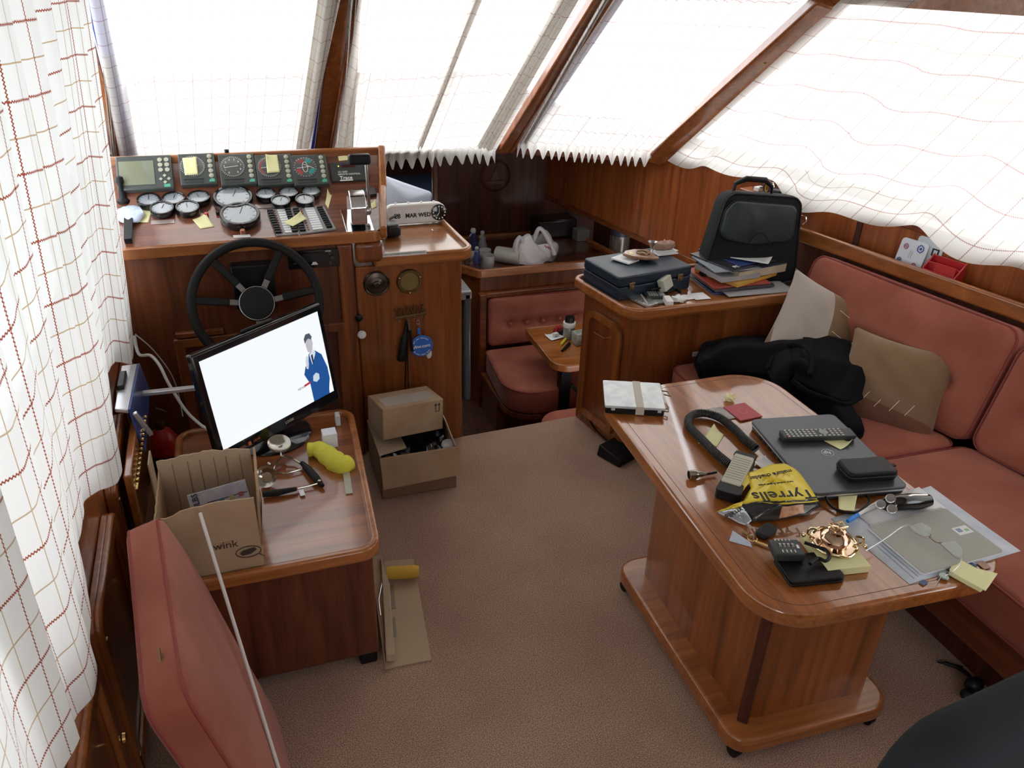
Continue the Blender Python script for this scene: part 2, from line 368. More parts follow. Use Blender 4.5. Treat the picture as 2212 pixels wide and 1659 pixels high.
# starboard wall: veneered side with a rail ledge, open niche below it forward
mb = MB()
mb.prism([(WRx(4.72),4.72),(WRx(4.72)+.03,4.72),(WRx(1.0)+.03,1.0),(WRx(1.0),1.0)], .485, .955)
mb.prism([(WRx(2.46),2.46),(WRx(2.46)+.03,2.46),(WRx(1.0)+.03,1.0),(WRx(1.0),1.0)], 0, .485)
mb.prism([(WRx(1.0),1.0),(WRx(1.0)+.03,1.0),(WRx(1.0)+.3,-1.3),(WRx(1.0)+.27,-1.3)], 0, .955)
wood_wall = wood('wood_wall_veneer', (.15,.036,.009), (.27,.070,.017), (.37,.112,.028), 'Z', .35, .5, .8)
struct('wall_right', mb, wood_wall)
mb = MB(); mb.prism([(WRx(4.72)+.36,4.72),(WRx(4.72)+.40,4.72),(WRx(2.4)+.40,2.4),(WRx(2.4)+.36,2.4)], -.62, .96); mb.prism([(WRx(2.47),2.44),(WRx(2.4)+.4,2.44),(WRx(2.4)+.4,2.47),(WRx(2.47),2.47)], 0, .96)
struct('wall_outer', mb, wood_dark)
mb = MB(); mb.prism([(WRx(4.72)-.005,4.72),(WRx(4.72)+.02,4.72),(WRx(2.47)+.02,2.47),(WRx(2.47)-.005,2.47)], .455, .487); struct('trim_2', mb, wood_y, bevel=.004)
# sill ledge under the starboard window
mb = MB(); mb.prism([(WRx(3.7)-.006,3.7),(WRx(3.7)+.10,3.7),(WRx(-1.3)+.10,-1.3),(WRx(-1.3)-.006,-1.3)][::1], .955, .985); struct('sill_right', mb, wood_y, bevel=.004)
mb = MB(); mb.prism([(WLx(4.1)+.0,4.1),(WLx(4.1)-.17,4.1),(WLx(-1.3)-.17,-1.3),(WLx(-1.3)-.04,-1.3)], .765, .79); struct('sill_left', mb, trim_y, bevel=.004)
# forward bulkhead, fore cabin beyond its opening
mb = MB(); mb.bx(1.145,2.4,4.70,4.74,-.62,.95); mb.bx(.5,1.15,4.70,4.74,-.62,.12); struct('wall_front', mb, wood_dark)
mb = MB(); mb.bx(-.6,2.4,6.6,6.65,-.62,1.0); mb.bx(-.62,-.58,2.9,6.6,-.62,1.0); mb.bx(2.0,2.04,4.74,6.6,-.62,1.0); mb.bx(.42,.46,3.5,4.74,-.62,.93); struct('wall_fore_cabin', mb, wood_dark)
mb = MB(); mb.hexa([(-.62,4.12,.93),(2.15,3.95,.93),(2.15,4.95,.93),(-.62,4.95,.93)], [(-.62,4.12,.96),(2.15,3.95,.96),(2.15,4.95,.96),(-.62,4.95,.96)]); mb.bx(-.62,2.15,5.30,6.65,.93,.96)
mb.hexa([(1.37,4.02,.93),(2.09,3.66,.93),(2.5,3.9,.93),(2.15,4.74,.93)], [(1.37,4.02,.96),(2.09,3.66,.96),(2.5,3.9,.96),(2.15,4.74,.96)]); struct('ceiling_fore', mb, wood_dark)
mb = MB(); mb.bx(-.62,2.15,4.95,5.30,.945,.95); struct('window_hatch', mb, glass); portal((.77,5.125,.97),(1,0,0),(0,1,0),2.75,.35)  # unseen hatch and portal, added to light the fore cabin pillow
mb = MB(); mb.bar((1.145,4.69,.13),(1.145,4.69,.93),.035,.03,(0,1,0)); mb.bar((.5,4.69,.13),(1.15,4.69,.13),.03,.04); struct('trim_3', mb, wood_v, bevel=.006)

# roof: headliner and window headers
mb = MB(); mb.bx(-.75,3.2,-1.35,3.05,2.0,2.05); struct('ceiling', mb, headliner)
B = [Vector((-.50,4.10,.97)), Vector((.43,4.09,.96)), Vector((1.37,4.02,.955)), Vector((2.09,3.66,.95))]
T = [Vector((-.385,2.87,1.78)), Vector((.44,2.90,1.78)), Vector((1.375,2.90,1.77)), at(1795,6,z=1.705)]
Bs, Ts = Vector((WRx(-1.2)+.04,-1.2,.97)), Vector((T[3].x+.55,-1.2,1.72))
Bp, Tp = Vector((-.42,-1.2,.80)), Vector((-.34,-1.2,1.78)); Bq = Vector((-.50,4.05,.80))
mb = MB()
for a, b in ((T[0],T[1]),(T[1],T[2]),(T[2],T[3]),(T[3],Ts),(T[0],Tp)):
    up = Vector((0,0,2.02)); d = (b-a); nrm = Vector((-d.y, d.x, 0)).normalized()*.03
    mb.hexa([a-nrm,b-nrm,b+nrm,a+nrm], [Vector((q.x,q.y,2.01)) for q in (a-nrm,b-nrm,b+nrm,a+nrm)])
struct('trim_header', mb, trim_x)
# aft bulkhead with glazed doors behind the camera
mb = MB(); mb.bx(-.75,3.2,-1.34,-1.3,0,1.0); mb.bx(-.75,.3,-1.34,-1.3,1.0,2.0); mb.bx(1.3,3.2,-1.34,-1.3,1.0,2.0); struct('wall_back', mb, wood_v)
mb = MB(); mb.bx(.3,1.3,-1.33,-1.32,1.0,2.0); struct('window_aft', mb, glass)
portal((.8,-1.36,1.5),(1,0,0),(0,0,-1),1.0,1.0)

# window glass and posts
def quad(mb, a, b, c, d, th=.006):
    n = (b-a).cross(d-a).normalized()*th; mb.hexa([a,b,c,d],[a+n,b+n,c+n,d+n])
panes = [(B[0],B[1],T[1],T[0]), (B[1],B[2],T[2],T[1]), (B[2],B[3],T[3],T[2]), (B[3],Bs,Ts,T[3]), (Bp,Bq,T[0],Tp)]
gasket = mat('blue_window_seal', (.02,.05,.35), .5)
for i, q in enumerate(panes):
    mb = MB(); quad(mb, *q); w = struct('window_%d' % (i+1), mb, glass)
    c = sum(q, Vector())/4; ux = (q[1]-q[0]); uy = (q[3]-q[0]); n = ux.cross(uy).normalized()
    want = (c - Vector((.9,1.8,1.2)))
    if n.dot(want) < 0: ux2, uy2 = uy, ux
    else: ux2, uy2 = ux, uy
    yv = uy2 - ux2.normalized()*uy2.dot(ux2.normalized())
    portal(c + n*(.05 if n.dot(want) > 0 else -.05), ux2, yv, max(ux2.length,(q[2]-q[3]).length if ux2 is ux else ux2.length)*1.15, yv.length*1.15)
def post(name, a, b, w, d, side, m, dx=0):
    """window post from a to b; side = unit vector across"""
    mb = MB(); ax = (b-a).normalized(); y = (side - ax*side.dot(ax)).normalized(); z = ax.cross(y)
    R = Matrix((ax,y,z)).transposed(); mb.box((a+b)/2 + y*dx, ((b-a).length+.06, w, d), rot=R); return struct(name, mb, m, bevel=.008)
X1 = Vector((1,0,0))
inb = Vector((0,-.012,-.012))
post('trim_post_corner', B[0]+inb, T[0]+inb, .05, .05, X1, trim_z)
post('trim_post_port', B[1]+inb, T[1]+inb, .10, .04, X1, trim_z)
post('trim_post_centre', B[2]+inb, T[2]+inb, .085, .045, X1, trim_z)
post('trim_post_starboard', B[3]+inb+Vector((-.03,0,0)), T[3]+inb+Vector((-.03,0,0)), .12, .05, (B[3]-B[2]), trim_z)
post('trim_post_side', B[3]+Vector((.0,-.05,0)), T[3]+Vector((.0,-.05,0)), .055, .03, (Bs-B[3]), trim_z)
# cove strips over the posts' inner face
for k, (i, off) in enumerate(((1,.028),(2,.022))):
    mb = MB(); mb.tube([B[i]+inb*2.6+Vector((off,0,0)), T[i]+inb*2.6+Vector((off,0,0))], .010, 8); struct('trim_bead_%d' % (k+1), mb, trim_z)
for i, s, w_ in ((0,.055,.05),(2,.062,.03),(1,-.062,.02)):
    mb = MB(); o = Vector((s,-.03,-.02)); mb.bar(B[i]+o, T[i]+o, w_, .010, (0,1,0)); struct('trim_seal_%d' % (i+1), mb, gasket)
# sill under the windscreen
mb = MB()
for a, b in ((B[0],B[1]),(B[1],B[2]),(B[2],B[3])):
    f = Vector((0,-.008,0)); dz = Vector((0,0,-.05)); mb.hexa([a+f+dz,b+f+dz,b+dz+Vector((0,.04,0)),a+dz+Vector((0,.04,0))],[a+f,b+f,b+Vector((0,.04,0)),a+Vector((0,.04,0))])
struct('sill_front', mb, wood_dark, bevel=.006)

# ================================================================== CURTAINS
def cloth_sheet(name, BL, BR, TR, TL, folds, amp, inn, cloth_w, label, group, hem=.05, hemamp=.016, seed=1, nu=None, nv=26, sharp=.5, bunch=()):
    rnd = random.Random(seed); ph = [rnd.uniform(0,6.28) for _ in range(6)]
    inn = Vector(inn).normalized(); nu = nu or folds*10; H = ((TL-BL).length + (TR-BR).length)/2
    def warp(u):
        return u + .012*sin(u*9+ph[0]) + .008*sin(u*23+ph[1])
    def f(u, v):
        vv = v*(1+hem/H) - hem/H; w = warp(u)
        a = w*folds*2*pi + .6*sin(u*13+ph[2])
        wave = sin(a) + .35*sin(a*2.0+ph[3]) * (1-vv*.3)
        b = amp*(.75 + .35*sin(u*17+ph[4]+vv*2.2))
        extra = sum(am*math.exp(-((u-c)/wd)**2) for c, wd, am in bunch)
        if vv < 0:
            base = BL.lerp(BR, u); k = -vv*H/hem
            return base + Vector((0,0,-1))*hem*k*(1 + .12*sin(a+1)) + inn*(b*wave + hemamp*k*sin(a) + .006 + extra)
        p = BL.lerp(BR, u).lerp(TL.lerp(TR, u), vv)
        gath = 1 + 1.0*math.exp(-vv*H/.05)*.5
        return p + inn*(b*wave*gath*.8 + .006 + extra)
    mb = MB(); mb.grid(nu, nv, f, lambda u, v: (u*cloth_w, v*(H+hem)))
    o = obj(name, mb, curtain_thin, smooth=True, ang=180); tag(o, label, 'curtain', group); return o
G1 = 'check curtains over the windscreen'
def onpane(i, px, py, lift=.03):
    q = panes[i]; n = (q[1]-q[0]).cross(q[3]-q[0]).normalized(); c = Vector((.9,1.8,1.2)) - q[0]
    if n.dot(c) < 0: n = -n
    return hit(px, py, q[0]+n*lift, n), n
def pane_curtain(i, pix, **k):
    q = panes[i]; ps = []
    for k_, p in enumerate(pix):
        c = Vector((.9,1.8,1.2)); a_ = q[0] if k_ in (0,3) else q[1]; b_ = q[3] if k_ in (0,3) else q[2]
        A_ = q[0]; tri = (q[0],q[1],q[3]) if k_ in (0,3) else (q[0],q[1],q[2])
        n_ = (tri[1]-tri[0]).cross(tri[2]-tri[0]).normalized(); n_ = -n_ if n_.dot(c-q[0]) < 0 else n_
        ps.append(hit(p[0], p[1], q[0]+n_*.038, n_))
    n = onpane(i, *pix[0])[1]
    return cloth_sheet('curtain', *ps, inn=n, group=G1, **k)
c1_ = pane_curtain(0, [(262,352),(668,330),(728,-30),(186,-30)], folds=17, amp=.006, cloth_w=1.75, hem=.04, seed=3, bunch=((.97,.04,.02),(.03,.03,.02)),
    label='white check windscreen curtain behind the instrument console, drawn to the corner post')
c2_ = pane_curtain(1, [(722,345),(1068,318),(1268,-30),(775,-30)], folds=17, amp=.006, cloth_w=1.9, hem=.045, hemamp=.02, seed=5, bunch=((.98,.05,.02),(.03,.04,.03)),
    label='white check curtain on the middle windscreen pane with a white pull cord below it')
c3_ = pane_curtain(2, [(1118,308),(1408,330),(1745,-20),(1325,-30)], folds=17, amp=.006, cloth_w=1.8, hem=.045, hemamp=.02, seed=8,
    label='white check curtain with pointed pleats on the sloping pane above the dark galley corner')
def gathered(parent, i, lo, hi, w0, w1, folds=4, seed=1):
    # doubled, bunched cloth along an edge of the curtain; lo/hi picture points of its centre line, w in picture pixels
    q = panes[i]; c = Vector((.9,1.8,1.2)); left = (lo[0] < (800 if i == 1 else 400))
    tri = (q[0],q[1],q[3]) if left else (q[0],q[1],q[2]); n_ = (tri[1]-tri[0]).cross(tri[2]-tri[0]).normalized(); n_ = -n_ if n_.dot(c-q[0]) < 0 else n_
    H4 = [hit(p[0]+d, p[1], q[0]+n_*.045, n_) for p, d in ((lo,-w0/2),(lo,w0/2),(hi,w1/2),(hi,-w1/2))]
    L_ = ((H4[3]-H4[0]).length)
    mb = MB(); mb.grid(folds*10, 24, lambda u,v: H4[0].lerp(H4[1],u).lerp(H4[3].lerp(H4[2],u),v) + n_*(.010*sin(u*folds*2*pi+seed+.8*v)+.006*sin(u*folds*4.4*pi+v*3)), lambda u,v: (u*.36, v*L_))
    return obj('gathered_edge', mb, curtain_edge, parent, ang=180)
gathered(c1_, 0, (650,330), (712,-20), 26, 50, 3)
gathered(c1_, 0, (248,352), (226,120), 10, 14, 2)
gathered(c2_, 1, (742,335), (768,-20), 40, 26, 3, 2)
gathered(c2_, 1, (1046,318), (1240,-20), 34, 40, 4, 3)
gathered(c2_, 1, (906,318), (1040,-20), 14, 20, 2, 4)
gathered(c3_, 2, (1132,308), (1320,-20), 16, 14, 2, 5)
# side curtains
curtain_side = curtain_mat('curtain_cloth_side', .17, per=.13, line_wash=.15, lw=.75, trl=.43)
def side_r(u, v):
    # u 0 forward .. 1 aft along the ledge, v 0 hem .. 1 top
    y = 3.50 - u*(3.50-.35)
    base = Vector((WRx(y)-.035, y, .958)); top = Vector((T[3].x + (T[3].y - y)*.206 - .03, y, 1.70))
    # forward edge follows the post
    yf = B[3].y - .12 + (T[3].y-B[3].y)*v; y2 = yf - u*(yf-.35)
    x0 = WRx(y2)-.035; x1 = T[3].x + (T[3].y - y2)*.206 - .03
    wav = sin(u*38 + .8*sin(u*11) + v*.6) ; z0 = .962 - .022*sin(u*24+1) - .018*sin(u*55) - .015*(u > .24)*1
    z = z0 + (1.745 - z0)*v; x = x0 + (x1-x0)*v*1.05
    k = .010 + .022*math.exp(-v*3)
    return Vector((x - .02 + k*wav, y2 + .01*sin(u*60)*(1-v), z))
mb = MB(); mb.grid(190, 30, side_r, lambda u, v: (u*3.6, v*.80)); o = obj('curtain', mb, curtain_side, smooth=True, ang=180)
tag(o, 'wide white check side curtain above the red settee with a wavy scalloped hem', 'curtain')
def side_l(u, v):
    # u 0 forward .. 1 aft
    y = 2.62 - u*1.72; yt = 2.86 - u*2.0; yy = y + (yt-y)*min(1, v*1.15)
    hump = .5+.5*cos((y-2.50)*2*pi/.67)
    z0 = .765 - .115*hump**1.5; z = z0 + (1.76-z0)*v
    x0 = WLx(y) + .022 + .030*hump; x1 = -.375 + .02
    fold = .011*sin(u*60 + .7*sin(u*9)) + .004*sin(u*131)
    x = x0 + (x1-x0)*v**.8 + fold*(.4+.9*v)
    return Vector((x, yy, z))
mb = MB(); mb.grid(170, 40, side_l, lambda u, v: (u*2.0, v*1.02)); o = obj('curtain', mb, curtain, smooth=True, ang=180)
tag(o, 'long white check curtain hanging beside the lockers nearest the console, hem over the locker tops', 'curtain', 'curtains on the locker side')
def side_l2(u, v):
    y = .98 - u*1.1; hump = .5+.5*cos((y-1.1)*2*pi/.5); z0 = .745 - .05*hump; z = z0 + (1.76-z0)*v
    return Vector((WLx(y)+.045+.02*hump*(1-v) + (.0)*v + .010*sin(u*34+1)*(.5+v), y+.05*v, z))
mb = MB(); mb.grid(90, 30, side_l2, lambda u, v: (u*1.7, v*1.02)); o = obj('curtain', mb, curtain, smooth=True, ang=180)
tag(o, 'near check curtain at the very edge of the picture, overlapping the longer one', 'curtain', 'curtains on the locker side')
# tie cords and hook
mb = MB(); a = at(935,318,Y=4.0); mb.tube([a, a+Vector((.002,-.005,-.03)), a+Vector((-.004,-.005,-.07))], .0022, 6); o = obj('curtain_string', mb, white); tag(o, 'thin white pull cord dangling below the middle windscreen curtain', 'cord')
mb = MB(); a = onpane(2,1650,132,.05)[0]; mb.tube([a+Vector((0,0,.02)), a+Vector((.008,-.01,.008)), a+Vector((.004,-.012,-.012)), a+Vector((-.006,-.01,-.006))], .003, 6); o = obj('curtain_hook', mb, brass); tag(o, 'small brass hook screwed to the wooden post above the side curtain', 'hook')

# ================================================================== PORT LOCKERS
lk = thing('side_locker', 'long varnished side locker with raised-frame doors under the check curtain', 'locker', (WLx(1.2), 1.2, 0))
mb = MB(); mb.prism([(WLx(2.75),2.745),(WLx(2.75)-.125,2.745),(WLx(-1.2)-.125,-1.2),(WLx(-1.2),-1.2)], 0, .735); obj('carcass', mb, wood('wood_locker_face', (.16,.045,.015), (.28,.085,.028), (.37,.125,.042), 'Z', .3, .7), lk, bevel=.004)
mb = MB(); mb.prism([(WLx(2.75)+.006,2.745),(WLx(2.75)-.022,2.745),(WLx(-1.2)-.022,-1.2),(WLx(-1.2)+.006,-1.2)], .728, .752); obj('top_trim', mb, trim_y, lk, bevel=.005)
ld = Vector((WLx(2.2)-WLx(1.2), 1.0, 0)).normalized()
def locker_door(y0, y1, z0, z1, hinge_y):
    org = Vector((WLx(y0), y0, 0)); m = frame(org, ld, Vector((0,0,1)))   # x along the wall, y up, z out (towards -x?) 
    if m.col[2].x < 0: m = Matrix.Translation(org) @ Matrix((ld, Vector((0,0,1)), Vector((ld.y,-ld.x,0)))).transposed().to_4x4()
    w = y1-y0
    mb = MB(m); o_ = rrect(0, z0, w, z1, .045, 8); mb.prism(o_, .001, .016); d = obj('door', mb, wood('wood_door_panel', (.13,.034,.012), (.23,.062,.02), (.31,.095,.03), 'Z', .3, .7), lk, bevel=.003)
    mb = MB(m); mb.ring(o_, inset(o_, .042), .012, .030); obj('door_frame', mb, trim_z, d, bevel=.006)
    mb = MB(m); mb.lathe([(.0,0),(.012,0),(.013,.003),(.007,.008),(.007,.016),(.013,.02),(.012,.026),(0,.028)], 16, (w-.028 if hinge_y == 0 else .028, z1-.22, .016), (0,0,1)); obj('knob', mb, brass, d)
    mb = MB(m); hx = .01 if hinge_y == 0 else w-.01
    for hz in (z0+.06, z1-.08): mb = MB(m); mb.box((hx, hz, .03), (.012, .05, .006)); obj('hinge', mb, oldbrass, d, bevel=.001)
locker_door(1.385, 1.80, .08, .585, 0); locker_door(1.86, 2.262, .08, .61, 0); locker_door(.90, 1.31, .08, .575, 0); locker_door(2.32, 2.68, .08, .615, 0)

# ================================================================== HELM CONSOLE
hc = thing('helm_console', 'dark wooden helm console with light trim, carrying the slanted instrument dash', 'console', (.02,2.75,0))
XL, XR = -.44, .470; XB = .365
mb = MB(); mb.bx(XL,XB-.06,2.75,2.78,0,.90); obj('front_panel', mb, wood('wood_console_face', (.06,.015,.005), (.11,.029,.009), (.16,.048,.015), 'Z', .35, .5), hc)
mb = MB(); mb.bx(XB-.06,XB,2.742,2.80,0,.90); obj('corner_post', mb, wood_v, hc, bevel=.012, seg=3)
mb = MB(); mb.bx(XL,XB,2.78,3.15,0,.855); obj('carcass', mb, wood_dark, hc)
# dash profile (y,z): lower slope, upper slope
P0, P1, P2 = Vector((0,2.735,.930)), Vector((0,2.975,1.012)), Vector((0,3.095,1.132))
xe = lambda y: .462 + (y-2.735)*.20   # the end widens aft to forward
def dashplate(a, b, name, m):
    mb = MB(); dn = Vector((0,0,-.02)); A = [Vector((XL,a.y,a.z)), Vector((xe(a.y),a.y,a.z)), Vector((xe(b.y),b.y,b.z)), Vector((XL,b.y,b.z))]
    mb.hexa([q+dn for q in A], A); return obj(name, mb, m, hc)
dashplate(P0, P1, 'gauge_panel', dash_wood); dashplate(P1, P2, 'display_panel', dash_wood)
mb = MB(); mb.hexa([(XL,2.74,.90),(xe(2.74),2.74,.90),(xe(3.095),3.095,.90),(XL,3.095,.90)], [(XL,2.74,.915),(xe(2.74),2.74,.915),(xe(3.095),3.095,.90+.02),(XL,3.095,.90+.02)]); 
mb.hexa([(xe(2.735)-.02,2.74,.90),(xe(2.735),2.74,.90),(xe(3.095),3.095,.90),(xe(3.095)-.02,3.095,.90)], [(xe(2.735)-.02,2.735,.93),(xe(2.735),2.735,.93),(xe(3.09),3.09,.95),(xe(3.09)-.02,3.09,.95)])
mb.hexa([(xe(2.97)-.02,2.965,.93),(xe(2.97),2.965,.93),(xe(3.09),3.09,.93),(xe(3.09)-.02,3.09,.93)], [(xe(2.97)-.02,2.97,1.0),(xe(2.97),2.97,1.0),(xe(3.09),3.09,1.12),(xe(3.09)-.02,3.09,1.12)])
mb.hexa([(xe(2.74)-.02,2.74,.90),(xe(2.74),2.74,.90),(xe(2.975),2.975,.90),(xe(2.975)-.02,2.975,.90)], [(xe(2.74)-.02,2.74,.925),(xe(2.74),2.74,.925),(xe(2.975),2.975,1.005),(xe(2.975)-.02,2.975,1.005)])
mb.bx(XL,xe(3.095),3.095,3.12,.90,1.13); obj('side_panel', mb, wood_v, hc)
mb = MB(); r = .022
fr = roundpoly([(XL,2.715),(xe(2.72)+.012,2.715),(xe(2.72)+.02,2.80),(XL,2.80)], [0,.05,0,0], 6)
mb.prism([p for p in fr if p[1] < 2.799] + [(xe(2.72)+.02,2.74),(XL,2.74)], .907, .943); obj('front_trim', mb, trim_x, hc, bevel=.008, seg=3)
mb = MB(); up = Vector((0,0,.014)); E_ = Vector((.012,0,0))
pth = [Vector((xe(2.73),2.725,.928)), Vector((xe(2.975),2.975,1.012)), Vector((xe(3.095),3.10,1.137))]
mb.bar(pth[0]+E_+up*.4, pth[1]+E_+up, .026, .05, (0,0,1)); mb.bar(pth[1]+E_+up-Vector((0,.004,0)), pth[2]+E_+up, .026, .05, (0,-.5,.7)); obj('end_trim', mb, trim_y, hc, bevel=.007, seg=3)
mb = MB(); mb.bar(Vector((XL,3.105,1.14)), Vector((xe(3.1)+.025,3.105,1.14)), .028, .034, (0,0,1)); obj('top_trim', mb, trim_x, hc, bevel=.008, seg=3)
# underside lip block at the corner (deep trim)
mb = MB(); mb.bx(XR-.10,XR+.0,2.722,2.764,.825,.906); obj('corner_block', mb, wood_v, hc, bevel=.02, seg=4)
# lower recess: framed locker door and slatted vent
mb = MB(); a = at(375,735,Y=2.748); b = at(745,690,Y=2.748)
x0, x1, zt = a.x, b.x, (a.z+b.z)/2
o_ = [(x0,.08),(x1,.08),(x1,zt),(x0,zt)]
m = frame((0,2.75,0),(1,0,0),(0,0,1)); mb = MB(m)
mb.ring(o_, inset(o_,.035), 0, .018); obj('door_frame', mb, wood_v, hc, bevel=.004)
mb = MB(m); mb.box(((x0+x1)/2,(zt+.08)/2,.003), (x1-x0-.06, zt-.14, .005)); obj('door', mb, wood_dark, hc)
mb = MB(m); mb.box((x0+.09,zt+.015,.012), (.16,.02,.02)); obj('ledge', mb, wood_v, hc, bevel=.003)
mb = MB(m); cx = at(650,865,Y=2.745); mb.lathe([(.055,0),(.055,.006),(.048,.008),(.046,.002),(.02,.002),(0,.003)], 32, (at(648,880,Y=2.745).x-.30, .42, 0), (0,0,1)); obj('speaker', mb, black, hc)
mb = MB(m)
# stereo
st = thing('car_stereo', 'black marine stereo panel with a white triangle mark, set beside the steering wheel', 'stereo', at(675,555,Y=2.748))
pc = at(678,558,Y=2.748); ms = frame((pc.x,2.75,pc.z),(1,0,.0),(0,0,1))
mb = MB(ms); mb.box((0,0,.006),(.178,.066,.012)); obj('faceplate', mb, blackg, st, bevel=.003)
mb = MB(ms); mb.box((-.005,.006,.013),(.07,.03,.003)); obj('display', mb, mat('lcd_dark', (.02,.025,.03), .1), st)
mb = MB(ms)
for i in range(3): mb = MB(ms); mb.box((-.062,.018-.014*i,.014),(.024,.005,.004)); obj('button', mb, greyblack, st)
for i in range(3): mb = MB(ms); mb.lathe([(.0,0),(.006,0),(.006,.004),(0,.004)], 12, (.055+.008*(i%2), .018-.018*i, .012), (0,0,1)); obj('button', mb, greyblack, st)

mb = MB(ms); mb.add([(-.012,-.020,.0135),(.012,-.020,.0135),(0,-.002,.0135)], [(0,1,2)]); text_mb(mb, 'ALPINE'[:0] + 'A V S', .008, Matrix.Translation((0,-.027,.0135))) if False else None
text_mb(mb,'MODE',.007,Matrix.Translation((.05,.026,.0125)))
obj('lettering', mb, ink_w, st, smooth=False)
# rocker and round switch on the post
for (px_, py_, kind) in ((775,686,0),(781,722,1)):
    p_ = at(px_,py_,Y=2.745)
    if kind == 0:
        mb = MB(); mb.lathe([(.0,0),(.014,0),(.014,.008),(.008,.012),(0,.012)], 18, p_, (0,-1,0)); o = obj('push_button', mb, black); tag(o, 'round black button on the narrow post under the console corner', 'button')
    else:
        mb = MB(); mb.lathe([(.0,0),(.015,0),(.017,.006),(.012,.014),(0,.016)], 18, p_, (0,-1,0)); o = obj('knob', mb, white); o.name = 'dimmer_switch'; tag(o, 'round white switch below the black button on the console post', 'switch')

# gauges on the gauge panel
nG = (P1-P0).cross(Vector((1,0,0))); nG = -nG if nG.z < 0 else nG; nG.normalize()
dG = (P1-P0).normalized()
nU = (P2-P1).cross(Vector((1,0,0))); nU = -nU if nU.z < 0 else nU; nU.normalize(); dU = (P2-P1).normalized()
def onG(px_, py_): return hit(px_, py_, P0, nG)
def onU(px_, py_): return hit(px_, py_, P1, nU)
gface = mat('gauge_face', (.30,.33,.36), .15, coat=1, coatr=.03)
def gauge(px_, py_, rpx, label, deep=.024, group=None):
    p0 = onG(px_, py_); r = rpx * (p0-CAM).length / 1760
    p = hit(px_, py_ + 5, P0 , nG)
    m = frame(p, (1,0,0), dG)
    g = thing('gauge', label, 'gauge', p, group=group, rot=m.to_3x3())
    mb = MB(m); mb.lathe([(0,0),(r*.96,0),(r,.004),(r,deep-.003),(r*.97,deep),(r*.86,deep),(r*.83,deep-.004),(r*.83,deep-.006),(0,deep-.006)], 36); obj('bezel', mb, blackg, g)
    mb = MB(m); mb.lathe([(0,deep-.0055),(r*.82,deep-.0055),(r*.82,deep-.0035),(0,deep-.0035)], 36); obj('dial', mb, gface, g)
    mb = MB(m); a0 = random.uniform(1.2,2.2); mb.bar((0,0,deep-.003),(r*.6*cos(a0),r*.6*sin(a0),deep-.003), .0018,.0008)
    for q in range(11):
        a = radians(225-27*q); mb.bar((r*.66*cos(a),r*.66*sin(a),deep-.0033),(r*.78*cos(a),r*.78*sin(a),deep-.0033), .0016,.0006)
    obj('needle', mb, ink, g)
    return g
GP = 'round black-rimmed gauges on the dash'
for px_, py_, rp_, lb in (
  (323,437,22,'small round gauge nearest the check curtain, in the upper row under the plotter'),
  (377,434,22,'small round gauge in the middle of the upper three between plotter and steering wheel'),
  (431,431,22,'small round gauge at the inner end of the upper row, beside the big tachometer'),
  (352,455,23,'small round gauge in the lower row, next to the plastic-wrapped corner note'),
  (407,453,23,'small round gauge in the lower row just above the curled yellow note'),
  (575,424,20,'small round gauge just past the upper big tachometer, first of its upper row'),
  (624,420,20,'small round gauge in the middle of the upper row above the labelled switch panel'),
  (673,417,20,'small round gauge farthest along the upper row, toward the throttle'),
  (607,439,20,'small round gauge of the lower pair, above the inner end of the switch panel'),
  (659,436,20,'small round gauge of the lower pair, nearest the throttle'),
): gauge(px_, py_, rp_, lb, group=GP)
gauge(505,433,39,'big round tachometer with black rim, the upper of the two', .03)
gauge(520,470,40,'big round tachometer with black rim, the lower one directly above the steering wheel', .03)
# small dash fittings
def dashbox(name, pix, h, m, label, cat, on=onG, d=dG, group=None):
    a, b, c_, d_ = [on(*p) for p in pix]; n = nG if on is onG else nU
    mb = MB(); mb.hexa([a,b,c_,d_],[q+n*h for q in (a,b,c_,d_)]); o = obj(name, mb, m, bevel=min(.001,h*.3)); tag(o, label, cat, group); return o
mb = MB()
for (cx,cy) in ((323,425),(377,422),(430,419),(575,413),(624,409),(672,407),(352,480),(575,446)):
    a = onG(cx,cy); mb.box(a+nG*.001, (.075,.022,.002), rot=frame((0,0,0),(1,0,0),dG).to_3x3())
obj('name_plates', mb, mat('engraved_plate', (.40,.33,.30), .25, .3, coat=.6), hc, bevel=.0005)
def knobby(px_, py_, r, h, m, name, label, cat, on=onG, group=None):
    p = on(px_, py_); n = nG if on is onG else nU
    mb = MB(); mb.lathe([(0,0),(r,0),(r,h*.8),(r*.8,h),(0,h)], 16, p, n); o = obj(name, mb, m); tag(o, label, cat, group)
knobby(471,463,.007,.012,black,'toggle_button','tiny black button in front of the upper big tachometer','button')
knobby(549,457,.007,.012,black,'toggle_button','tiny black button between the lower tachometer and the far gauges','button')
knobby(446,466,.008,.012,redp,'toggle_button','tiny dark red button by the curled yellow note on the dash','button')
knobby(525,505,.009,.018,mat('copper_knob',(.4,.16,.12),.3,.8),'copper_button','little copper pull knob below the lower tachometer','knob')
dashbox('label_strip', [(505,515),(542,513),(540,507),(503,509)], .002, white, 'small white label strip beneath the copper pull knob', 'label')
